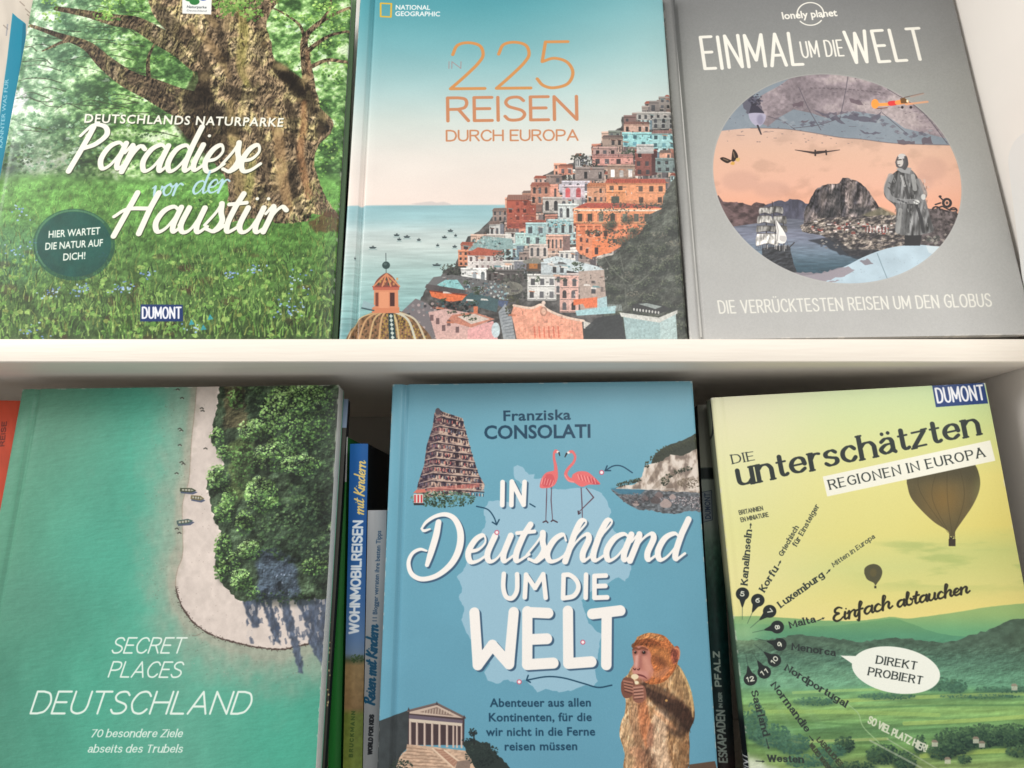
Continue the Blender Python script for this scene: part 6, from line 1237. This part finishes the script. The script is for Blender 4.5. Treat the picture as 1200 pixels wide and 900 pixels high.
# ---------------------------------------------------------------- materials
def new_mat(name):
    m = bpy.data.materials.new(name); m.use_nodes = True
    nt = m.node_tree; return m, nt, nt.nodes['Principled BSDF']
def print_mat(name, im, rough=.32, bump=.25, spec=.5, gain=1.0, coat=0.0):
    m, nt, b = new_mat(name); N = nt.nodes.new; L = nt.links.new
    t = N('ShaderNodeTexImage'); t.image = im; t.extension = 'EXTEND'; t.interpolation = 'Cubic'
    g = N('ShaderNodeMixRGB'); g.blend_type = 'MULTIPLY'; g.inputs[0].default_value = 1
    g.inputs[2].default_value = (gain, gain, gain, 1)
    L(t.outputs['Color'], g.inputs[1]); L(g.outputs[0], b.inputs['Base Color'])
    tc = N('ShaderNodeTexCoord')
    n = N('ShaderNodeTexNoise'); n.inputs['Scale'].default_value = 55; n.inputs['Detail'].default_value = 4
    L(tc.outputs['Object'], n.inputs['Vector'])
    r = N('ShaderNodeMapRange'); r.inputs['To Min'].default_value = rough-.05; r.inputs['To Max'].default_value = rough+.09
    L(n.outputs['Fac'], r.inputs['Value']); L(r.outputs[0], b.inputs['Roughness'])
    n2 = N('ShaderNodeTexNoise'); n2.inputs['Scale'].default_value = 1400; n2.inputs['Detail'].default_value = 2
    L(tc.outputs['Object'], n2.inputs['Vector'])
    n3 = N('ShaderNodeTexNoise'); n3.inputs['Scale'].default_value = 9; n3.inputs['Detail'].default_value = 2
    L(tc.outputs['Object'], n3.inputs['Vector'])
    bp = N('ShaderNodeBump'); bp.inputs['Strength'].default_value = bump; bp.inputs['Distance'].default_value = .00015
    L(n2.outputs['Fac'], bp.inputs['Height'])
    bp2 = N('ShaderNodeBump'); bp2.inputs['Strength'].default_value = .35; bp2.inputs['Distance'].default_value = .004
    L(n3.outputs['Fac'], bp2.inputs['Height']); L(bp.outputs[0], bp2.inputs['Normal']); L(bp2.outputs[0], b.inputs['Normal'])
    b.inputs['Specular IOR Level'].default_value = spec*.55
    b.inputs['Coat Weight'].default_value = max(coat, .06); b.inputs['Coat Roughness'].default_value = .12
    return m
def plain_mat(name, col, rough=.5, spec=.4, vary=.08, scale=30, bump=0.0, stretch=(1, 1, 1)):
    m, nt, b = new_mat(name); N = nt.nodes.new; L = nt.links.new
    tc = N('ShaderNodeTexCoord'); mp = N('ShaderNodeMapping'); mp.inputs['Scale'].default_value = stretch
    n = N('ShaderNodeTexNoise'); n.inputs['Scale'].default_value = scale; n.inputs['Detail'].default_value = 5
    L(tc.outputs['Object'], mp.inputs['Vector']); L(mp.outputs[0], n.inputs['Vector'])
    cr = N('ShaderNodeValToRGB')
    c = np.array(col[:3])
    cr.color_ramp.elements[0].position = .3; cr.color_ramp.elements[1].position = .7
    cr.color_ramp.elements[0].color = (*(c*(1-vary)), 1); cr.color_ramp.elements[1].color = (*np.minimum(c*(1+vary), .95), 1)
    L(n.outputs['Fac'], cr.inputs[0]); L(cr.outputs[0], b.inputs['Base Color'])
    b.inputs['Roughness'].default_value = rough; b.inputs['Specular IOR Level'].default_value = spec*.55
    if bump:
        bp = N('ShaderNodeBump'); bp.inputs['Strength'].default_value = bump; bp.inputs['Distance'].default_value = .0008
        L(n.outputs['Fac'], bp.inputs['Height']); L(bp.outputs[0], b.inputs['Normal'])
    return m
def srgb(r, g, b):
    f = lambda c: (c/255/12.92) if c/255 <= .04045 else ((c/255+.055)/1.055)**2.4
    return (f(r), f(g), f(b))
MAT = {
 'board': plain_mat('white_laminate', (.88, .82, .74), .42, .4, .03, 14, .15, (1, 6, 1)),
 'panel': plain_mat('white_panel', (.90, .85, .79), .5, .35, .03, 8, .1),
 'back': plain_mat('grey_back_panel', (.48, .45, .41), .6, .3, .10, 5, .1),
 'paper': plain_mat('paper_edge', (.74, .73, .69), .8, .2, .16, 60, .6, (1, 90, .4)),
 'dark_cover': plain_mat('dark_cover', srgb(36, 38, 46), .4, .5, .25, 20),
 'white_cover': plain_mat('white_cover', (.78, .77, .73), .35, .5, .02, 20),
 'pale_blue': plain_mat('pale_blue_cover', srgb(150, 170, 195), .4, .5, .06, 20),
 'black_cover': plain_mat('black_cover', srgb(20, 24, 28), .45, .4, .2, 20),
}

# ---------------------------------------------------------------- mesh helpers
def link(name, me, mat, parent=None):
    o = bpy.data.objects.new(name, me); COL.objects.link(o)
    if mat: me.materials.append(mat)
    if parent: o.parent = parent
    return o
def mesh(verts, faces, uvf=None, smooth=None):
    me = bpy.data.meshes.new('m'); me.from_pydata([tuple(v) for v in verts], [], faces)
    if uvf:
        uv = me.uv_layers.new(name='UVMap')
        for l in me.loops: uv.data[l.index].uv = uvf(me.vertices[l.vertex_index].co)
    if smooth is not None:
        me.polygons.foreach_set('use_smooth', [True]*len(me.polygons))
        me.set_sharp_from_angle(angle=smooth)
    me.update(); return me
def box(x0, y0, z0, x1, y1, z1, bev=.0006, uvf=None):
    import bmesh
    bm = bmesh.new()
    bmesh.ops.create_cube(bm, size=1)
    for v in bm.verts:
        v.co = Vector((x0+(v.co.x+.5)*(x1-x0), y0+(v.co.y+.5)*(y1-y0), z0+(v.co.z+.5)*(z1-z0)))
    if bev: bmesh.ops.bevel(bm, geom=bm.edges[:], offset=bev, segments=2, affect='EDGES', profile=.5)
    me = bpy.data.meshes.new('m'); bm.to_mesh(me); bm.free()
    if uvf:
        uv = me.uv_layers.new(name='UVMap')
        for l in me.loops: uv.data[l.index].uv = uvf(me.vertices[l.vertex_index].co)
    me.polygons.foreach_set('use_smooth', [True]*len(me.polygons)); me.set_sharp_from_angle(angle=R(50))
    return me
def extrude_profile(loop, zs, uvf=None, warp=None, smooth=R(40)):
    n = len(loop); V = []; F = []
    for z in zs:
        for x, y in loop: V.append((x, y+(warp(x, z) if warp else 0), z))
    for k in range(len(zs)-1):
        for i in range(n):
            j = (i+1) % n
            F.append((k*n+i, k*n+j, (k+1)*n+j, (k+1)*n+i))
    F.append(tuple(range(n))[::-1]); F.append(tuple(range((len(zs)-1)*n, len(zs)*n)))
    return mesh(V, F, uvf, smooth)
def thing(name, label, cat, loc, rot=None, group=None):
    o = bpy.data.objects.new(name, None); COL.objects.link(o)
    o.empty_display_size = .02
    o.location = Vector(loc)
    if rot is not None: o.rotation_euler = rot.to_euler()
    o['label'] = label; o['category'] = cat
    if group: o['group'] = group
    return o

RES = 3700          # print resolution, px per metre of cover
def cover_print(P, base=(128, 128, 128)):
    x, y, z, yaw, lean, roll, w, h = P
    M = pose_matrix(yaw, lean, roll)
    W, H = int(w*S*RES), int(h*S*RES)
    src = [proj(np.array((x, y, z)) + np.array(M @ Vector((u*w, 0, v*h)))) for u, v in ((0, 0), (1, 0), (1, 1), (0, 1))]
    return Print(W, H, homography(src, [(0, H), (W, H), (W, 0), (0, 0)]), base)

def front_book(name, label, P, pr, th, hard=True, groove=.0085, gd=.0013, mat_kw={}, spine_col=None, group=None, spine_fn=None):
    """a book shown face on: pose P in layout units, printed front cover pr, thickness th (m)"""
    x, y, z, yaw, lean, roll, w, h = P
    w *= S; h *= S
    t = thing(name, label, 'book', (x*S, y*S, z*S), pose_matrix(yaw, lean, roll), group)
    yy_, xx_ = np.mgrid[0:pr.H, 0:pr.W]; ed = np.minimum(np.minimum(xx_, pr.W-1-xx_), np.minimum(yy_, pr.H-1-yy_)).astype(np.float32)
    cn = np.hypot(np.minimum(xx_, pr.W-1-xx_), np.minimum(yy_, pr.H-1-yy_)).astype(np.float32)
    wear = np.clip(sstep(.56, .72, fbm(xx_/16., yy_/16., len(name), 4))*sstep(3.2, .6, ed)*.55+sstep(9, 2, cn+6*(fbm(xx_/4., yy_/4., 9)-.5))*.6, 0, 1)[..., None]
    pr.img[:] = lerp(pr.img, np.array((222, 218, 210), np.float32), wear)      # rubbed edges and corners
    im = pr.to_image(name + '_print'); m = print_mat(name + '_cover', im, **mat_kw)
    ct = .0026 if hard else .0006
    over = .003 if hard else 0.0
    g0 = groove-.0022; g1 = groove+.0022
    fx = [0, .0004, .0014, g0-.0008, g0, groove-.0011, groove, groove+.0011, g1, g1+.0008]
    fy = [.0016, .0006, 0, 0, .12*gd, .8*gd, gd, .8*gd, .12*gd, 0]
    fx += list(np.linspace(g1+.006, w-.0016, 10)) + [w-.0005, w]
    fy += [0]*10 + [.0004, .0012 if hard else .0005]
    ct2 = max(ct, gd+.0006); by = [v*.6+ct2 for v in fy]; by[-1] = ct-.0002; by[-2] = ct; by[-3] = ct; by[0] = .0018+ct*.5
    loop = list(zip(fx, fy)) + list(zip(fx, by))[::-1]
    rs = random.Random(len(name)*13+int(w*1e4)); ph = [rs.uniform(0, 6) for _ in range(4)]
    amp = .0005 if hard else .0011
    warp = lambda X, Z: amp*(math.sin(X*13+ph[0])*math.sin(Z*11+ph[1])+.4*math.sin(Z*31+ph[2]))*min(1, X/.02)
    uvf = lambda c: (c.x/w, c.z/h)
    link('front_cover', extrude_profile(loop, np.linspace(0, h, 16), uvf, warp), m, t)
    # rear cover, pages, spine
    sc = spine_col or tuple(pr.img[::9, :8].mean((0, 1))/255.)
    sm = plain_mat(name+'_spine', srgb(*[c*255 for c in sc]), .4, .5, .06, 20)
    link('rear_cover', box(.001, th-ct, 0, w, th, h, .0004), sm, t)
    yy = ct+amp*1.6
    link('page_block', box(.0035, yy, over, w-over-(0 if hard else .0003), th-ct-.0002, h-over, .0003), MAT['paper'], t)
    n = 8; lp = []
    for k in range(n+1):
        a = math.pi/2+math.pi*k/n*1.0
        lp.append((.0012+math.cos(a)*.0042, .0022+(th-.0024)*(.5-.5*math.sin(a))))
    lp = [(.0016-.0030*math.sin(math.pi*k/n), .0020+(th-.0042)*k/n) for k in range(n+1)]
    inner = [(px+.0016, py) for px, py in lp][::-1]
    if spine_fn:
        M = pose_matrix(yaw, lean, roll); tl = th/S
        src = [proj(np.array((x, y, z)) + np.array(M @ Vector((0, tl*(1-u), v*h/S)))) for u, v in ((0, 0), (1, 0), (1, 1), (0, 1))]
        W, H = max(24, int(th*RES)), int(h*RES)
        ps = Print(W, H, homography(src, [(0, H), (W, H), (W, 0), (0, 0)])); spine_fn(ps)
        sm = print_mat(name+'_spine_print', ps.to_image(name+'_side'), rough=.4)
    link('spine', extrude_profile(lp[::-1]+inner[::-1], [0.0002, h*.5, h-.0002], lambda c: (1-c.y/th, c.z/h)), sm, t)
    return t

def spine_book(name, label, quad_x, zt, zb, Y, depth, pr_fn, side_mat, rot=0.0, lean=0.0, group=None, cat='book'):
    """a book standing spine outward: quad_x = (x0, x1) spine extent in layout units"""
    x0, x1 = quad_x
    M = pose_matrix(0, lean, rot)
    w = (x1-x0); h = (zt-zb)
    src = [proj(np.array((x0, Y, zb)) + np.array(M @ Vector((u*w, 0, v*h)))) for u, v in ((0, 0), (1, 0), (1, 1), (0, 1))]
    W, H = max(24, int(w*S*RES)), int(h*S*RES)
    pr = Print(W, H, homography(src, [(0, H), (W, H), (W, 0), (0, 0)]), (128, 128, 128))
    pr_fn(pr)
    t = thing(name, label, cat, (x0*S, Y*S, zb*S), M, group)
    w *= S; h *= S; d = depth*S
    m = print_mat(name+'_spine_print', pr.to_image(name+'_print'), rough=.4)
    n = 8; b = min(.0016, w*.12)
    lp = [(w*k/n, b*(1-math.sin(math.pi*k/n))) for k in range(n+1)]
    inner = [(px, b+.001) for px, py in lp][::-1]
    link('spine', extrude_profile(lp+inner, [0, h*.5, h], lambda c: (c.x/w, c.z/h)), m, t)
    link('front_cover', box(w-.0006, b+.0011, 0, w, d, h, .0002), side_mat, t)
    link('rear_cover', box(0, b+.0011, 0, .0006, d, h, .0002), side_mat, t)
    link('page_block', box(.0007, b+.0012, .0005, w-.0007, d-.0005, h-.0005, .0002), MAT['paper'], t)
    return t

# ---------------------------------------------------------------- the bookcase
ZTOP, ZBOT, BACK = .1426, .1231, .33
case = thing('bookcase', 'white laminate bookcase whose shelves hold the travel books', 'bookcase', (0, 0, -.245*S))
def cbox(name, a, b, mat, bev=.0012, label=None):
    o = link(name, box(*[c*S for c in a], *[c*S for c in b], bev), MAT[mat], case)
    o.matrix_parent_inverse = case.matrix_basis.inverted()
    if label: o['label'] = label
    return o
XL, XR = -.62, .4235
MAT['strip'] = plain_mat('edge_strip', (.94, .86, .76), .38, .45, .025, 70, .25, (.4, 1, 8))
cbox('shelf_board', (XL, 0, ZBOT), (XR, BACK, ZTOP), 'board', .0012, 'white shelf board between the upper and lower row of books')
cbox('edge_strip', (XL, -.0012, ZBOT+.0006), (XR, -.0002, ZTOP-.0006), 'strip', .0003)
cbox('shelf_board', (XL, 0, -.245), (XR, BACK, -.2252), 'board')
cbox('shelf_board', (XL, 0, .62), (XR, BACK, .64), 'board')
cbox('side_panel', (XR+.0003, -.09, -.30), (XR+.022, BACK+.01, .66), 'panel')
cbox('side_panel', (XL-.022, -.02, -.30), (XL-.0003, BACK+.01, .66), 'panel')
cbox('back_panel', (XL, BACK+.0005, -.30), (XR, BACK+.008, .66), 'back')

# ---------------------------------------------------------------- the books shown face on
P1 = (-.44435, .012, .1428, .0185, .08888, -.00569, .29538, .362)
P2 = (-.14175, .012, .1428, -.0002, .11189, -.00520, .28576, .362)
P3 = (.14542, .012, .1450, -.04915, .16637, -.00326, .27396, .370)
P4 = (-.42058, .012, -.2248, -.02386, .12286, -.01065, .27522, .3379)
P5 = (-.10106, .012, -.2248, -.03493, .08789, -.00505, .25327, .3390)
P6 = (.17907, .012, -.2248, -.0756, .06167, -.04476, .22108, .3257)

def side_balloon(p):
    p.img[:] = ramp(np.clip((p.Y-470)/400, 0, 1), [(0, (92, 96, 82)), (.2, (128, 134, 112)), (.5, (150, 152, 120)), (.62, (84, 104, 88)), (.9, (74, 100, 84)), (.94, (20, 30, 34)), (1, (18, 26, 32))])
    a = np.array(proj(np.array((P6[0], P6[1], P6[2])) + np.array(pose_matrix(*P6[3:6]) @ Vector((0, .004, P6[7]))))); 
    U = lambda f, v: proj(np.array(P6[:3]) + np.array(pose_matrix(*P6[3:6]) @ Vector((0, .026*(1-f), P6[7]*v))))
    p.stroke([U(.25, .985), U(.25, .93), U(.4, .905), U(.65, .905), U(.8, .93), U(.8, .985)], .55, (28, 30, 32), smooth=True)
    q0, q1 = U(.85, .06), U(.85, .155); p.text('DUMONT', q0, q1, 6.5, (230, 232, 234), 'B', wt=1.5, up=U(.1, .1)-U(.85, .1))

front_book('tree_cover_book', 'nature park book with a gnarled old oak above a green meadow, handwritten white title', P1, art_tree(cover_print(P1)), .022, groove=.004, gd=.0002, mat_kw=dict(rough=.38))
front_book('coast_cover_book', 'pale teal travel book with thin orange numerals 225 over a hillside seaside town', P2, art_coast(cover_print(P2)), .026, groove=.0105, gd=.0026, mat_kw=dict(rough=.34))
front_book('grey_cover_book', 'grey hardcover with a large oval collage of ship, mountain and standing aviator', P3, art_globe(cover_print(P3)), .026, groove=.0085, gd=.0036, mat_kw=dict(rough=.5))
front_book('lake_cover_book', 'turquoise book showing a sandy lake shore and trees from above', P4, art_lake(cover_print(P4)), .016, groove=.0125, gd=.0012, hard=False, mat_kw=dict(rough=.4))
front_book('blue_cover_book', 'light blue hardcover with two flamingos, a temple tower and a monkey', P5, art_blue(cover_print(P5)), .024, groove=.0100, gd=.0019, mat_kw=dict(rough=.4))
front_book('balloon_cover_book', 'yellow and green paperback with a hot-air balloon over hazy hills', P6, art_balloon(cover_print(P6)), .022, groove=.006, gd=.0003, hard=False, mat_kw=dict(rough=.34), spine_col=(.45, .5, .42), spine_fn=side_balloon)

# ---------------------------------------------------------------- books that show only a spine or an edge
def at(px, py, Y):
    """photograph position on the upright plane at depth Y -> layout (X, Z)"""
    d = _fw + np.array([1, 0, 0])*(px-600)/FPX + _up*(450-py)/FPX
    t = (Y-CAM_Y)/d[1]
    return d[0]*t, d[2]*t

def sp_wohnmobil(p):
    X, Y = p.X, p.Y
    p.img[:] = ramp(np.clip((Y-510)/400, 0, 1), [(0, (22, 92, 160)), (.3, (24, 84, 150)), (.48, (58, 104, 160)), (.6, (96, 126, 166)), (.64, (110, 132, 160)), (.66, (84, 90, 62)), (.675, (150, 124, 84)), (.8, (140, 112, 76)), (.82, (112, 124, 56)), (1, (118, 134, 60))])
    p.img *= (1+(fbm(X/4, Y/4, 5)-.5)[..., None]*.25*(sstep(770, 780, Y)[..., None]))
    rs = random.Random(3); leafy(p, 418, 772, 8, 5, 70, 1.3, [(40, 60, 34), (66, 90, 46)], rs)
    p.text('mit Kindern', (425.5, 603), (428, 541), 11, (240, 206, 120), 'script', wt=1.0, con=.55, slant=.2)
    p.text('WOHNMOBILREISEN', (420.8, 742), (425.8, 611), 13.0, (226, 232, 238), wt=1.35, ls=.6)
    p.text('BRUCKMANN', (413.5, 887), (416.5, 834), 5, (60, 84, 34), wt=.55, ls=3)
def sp_kids(p):
    p.img[:] = (166, 168, 170); p.img *= (1+(fbm(p.X/6, p.Y/30, 5)-.5)[..., None]*.08)
    p.text('11 Blogger verraten ihre besten Tipps', (441.5, 728), (446.5, 622), 5.2, (34, 70, 104), 'B', wt=1.2)
    p.text('Reisen mit Kindern', (438.5, 826), (442.8, 733), 11.5, (22, 84, 118), 'script', wt=1.35, con=.6, slant=.15)
    p.text('WORLD FOR KIDS', (436.4, 884), (438.6, 838), 6.0, (30, 34, 40), wt=.8, ls=.4)
def sp_green(p):
    p.img[:] = (46, 132, 58); p.img *= (1+(fbm(p.X/5, p.Y/40, 9)-.5)[..., None]*.12)
    p.img[:] = np.where((p.Y < 565)[..., None], np.array((206, 208, 206), np.float32), p.img)
def sp_dark(p):
    p.img[:] = np.where((p.Y < 501)[..., None], np.array((150, 172, 200), np.float32), np.array((66, 66, 58), np.float32))
    rs = random.Random(8)
    for _ in range(26): p.ell(386-(_*.12), rs.uniform(700, 830), rs.uniform(.6, 1.6), rs.uniform(.6, 2), (206, 190, 140), .9, n=7)
def sp_pfalz(p):
    X, Y = p.X, p.Y
    p.img[:] = ramp(np.clip((Y-470)/440, 0, 1), [(0, (92, 92, 82)), (.16, (128, 130, 116)), (.175, (132, 134, 120)), (.18, (22, 34, 32)), (.205, (22, 34, 32)), (.21, (136, 144, 134)), (.33, (122, 134, 124)), (.4, (70, 100, 84)), (.5, (28, 60, 50)), (.66, (16, 52, 50)), (.85, (26, 40, 40)), (1, (48, 32, 32))])
    p.img *= (1+(fbm(X/3, Y/6, 15, 4)-.5)[..., None]*.5*sstep(600, 660, Y)[..., None])
    q = [(823.2, 577), (833.5, 575), (834.5, 609), (825, 611.5)]; p.stroke(q+[q[0]], .6, (24, 40, 62)); p.poly(q, (118, 128, 130))
    p.text('DUMONT', (833, 608), (831.8, 578), 6.2, (24, 44, 70), 'B', wt=1.4, ls=.05)
    p.text('PFALZ', (846, 804), (843.5, 764), 8, (170, 186, 172), wt=.95, ls=.6); p.text('IN DER', (847, 829), (846.2, 812), 4.6, (150, 166, 156), wt=.6, ls=.4); p.text('ESKAPADEN', (853, 893), (849.5, 833), 10.5, (156, 170, 160), wt=.9, ls=.6, jit=.3)
def sp_orange(p):
    p.img[:] = (196, 74, 48); p.img *= (1+(fbm(p.X/8, p.Y/30, 19)-.5)[..., None]*.2)
    p.text('REISE', (4.5, 522), (7.5, 494), 6, (96, 40, 36), wt=.6, ls=.3)
def sp_teal(p):
    X, Y = p.X, p.Y
    p.img[:] = (206, 196, 182); p.img *= (1+(fbm(X/10, Y/30, 29)-.5)[..., None]*.12)
    p.poly([(14.5, 15), (20, 20), (28.5, 26), (29, 40), (26, 62), (19, 110), (9, 158), (3, 196), (-2, 230), (-20, 330), (-40, 330), (-8, 196), (1, 120), (8, 70)], (20, 132, 160))
    p.poly([(26, 26), (29.5, 27), (29, 44), (27, 62), (20, 108), (10, 158), (5, 196), (2, 200), (16, 120), (23, 70)], (12, 104, 132), .8)
    for a, b, t in (((1.5, 172), (9.5, 92), 'KANNTER WAS FÜR'),): p.text(t, a, b, 4.2, (150, 196, 208), 'B', wt=1.2)
    rs = random.Random(5)
    for (x, y) in ((32, 12), (34, 18), (36, 22), (7, 32), (26, 4)): p.stroke([(x-3, y-2.5), (x+2, y+2)], .6, (120, 104, 92), .6)
    p.poly([(8, 28), (9.6, 28), (8, 42), (6.6, 42)], (120, 126, 140), .6)

def spine_at(name, label, tl, tr, ybot_x, Y, zb, depth, fn, mat, lean=0.0, rot=None):
    """spine whose top corners stand at photograph tl and tr and whose left edge passes x=ybot_x[0] at y=ybot_x[1]"""
    x0, zt = at(*tl, Y); x1, _ = at(*tr, Y)
    xb, z_ = at(*ybot_x, Y)
    r = (x0-xb)/(zt-z_) if rot is None else rot
    xbase = x0-(zt-zb)*math.tan(r)
    return spine_book(name, label, (xbase, xbase+x1-x0), zt, zb, Y, depth, fn, mat, rot=r, lean=lean)

spine_at('camper_guide', 'narrow blue book spine lettered for camper van trips with children', (409.8, 520), (430.8, 520), (401.4, 900), .055, -.2251, .16, sp_wohnmobil, MAT['black_cover'])
spine_at('kids_travel_guide', 'short grey book spine with dark blue handwriting beside the blue spine', (430.6, 598), (452.5, 597.5), (424.8, 900), .055, -.2251, .15, sp_kids, MAT['white_cover'])
spine_at('green_guide', 'thin green book spine with a white head next to the turquoise book', (393, 512), (406.8, 512), (384, 900), .075, -.2251, .15, sp_green, plain_mat('green_cover', srgb(40, 110, 52), .45, .4))
def lean_spine(name, label, x0, x1, ytop, P, dy, fn, mat, depth=.02):
    """a book edge that leans back together with the face-on book P, dy behind its front"""
    best = None
    for k in range(200):
        h = .20+k*.001
        M = pose_matrix(0, P[4], 0)
        q = proj(np.array((x1, P[1]+dy, P[2])) + np.array(M @ Vector((0, 0, h))))
        if best is None or abs(q[1]-ytop) < best[0]: best = (abs(q[1]-ytop), h)
    return spine_book(name, label, (x0, x1), P[2]+best[1], P[2], P[1]+dy, depth, fn, mat, lean=P[4])
lean_spine('dark_edge_book', 'dark thin book with a pale blue head hidden behind the turquoise book', -.19, -.1458, 467, P4, .021, sp_dark, MAT['dark_cover'], .012)
lean_spine('forest_guide', 'dark green spine with a framed publisher name between the blue and the balloon book', .1625, .1775+.0, 474, (0, .05, -.2248, 0, .045), 0, sp_pfalz, MAT['black_cover'], .10)
lean_spine('orange_book', 'plain orange book at the lower left beside the turquoise book', -.50, -.4235, 469, P4, .012, sp_orange, plain_mat('orange_cover', srgb(190, 70, 46), .45, .4), .02)
lean_spine('cream_teal_book', 'cream book with a teal stripe at the top left beside the oak tree book', -.50, -.4465, -30, P1, .004, sp_teal, MAT['white_cover'], .02)

def sp_plain(c, v=.1):
    def f(p): p.img[:] = c; p.img *= (1+(fbm(p.X/4, p.Y/30, 9)-.5)[..., None]*v)
    return f
spine_at('navy_spine_book', 'nearly black narrow spine in the gap left of the pale teal book', (408, 6), (416.2, 6), (395, 270), .105, .1430, .16, sp_plain((34, 36, 48), .3), MAT['dark_cover'])
spine_at('white_spine_book', 'white spine showing as a thin strip left of the pale teal book', (416.4, -12), (432, -12), (410.6, 140), .105, .1430, .16, sp_plain((222, 220, 214), .04), MAT['white_cover'])

# white plastic sheet with a rounded corner lying against the bookcase side
def sheet():
    y1, z1 = .008*S, .3125*S; y0, z0 = -.085*S, .1285*S; r = .014
    P = [(y0, z0), (y1, z0)]
    for k in range(9):
        a = math.pi/2*k/8; P.append((y1-r+r*math.cos(a), z1-r+r*math.sin(a)))
    P.append((y0, z1)); xa, xb = XR*S-.0027, XR*S-.0003
    V = [(xa, y, z) for y, z in P]+[(xb, y, z) for y, z in P]; n = len(P)
    F = [tuple(range(n)), tuple(range(n, 2*n))[::-1]]+[(i, i+n, (i+1) % n+n, (i+1) % n) for i in range(n)]
    o = link('plastic_sheet', mesh(V, F, None, R(40)), plain_mat('white_plastic', (.86, .85, .82), .3, .5, .02, 10))
    o['label'] = 'white plastic sheet with a rounded corner against the right side of the bookcase'; o['category'] = 'plastic sheet'
sheet()
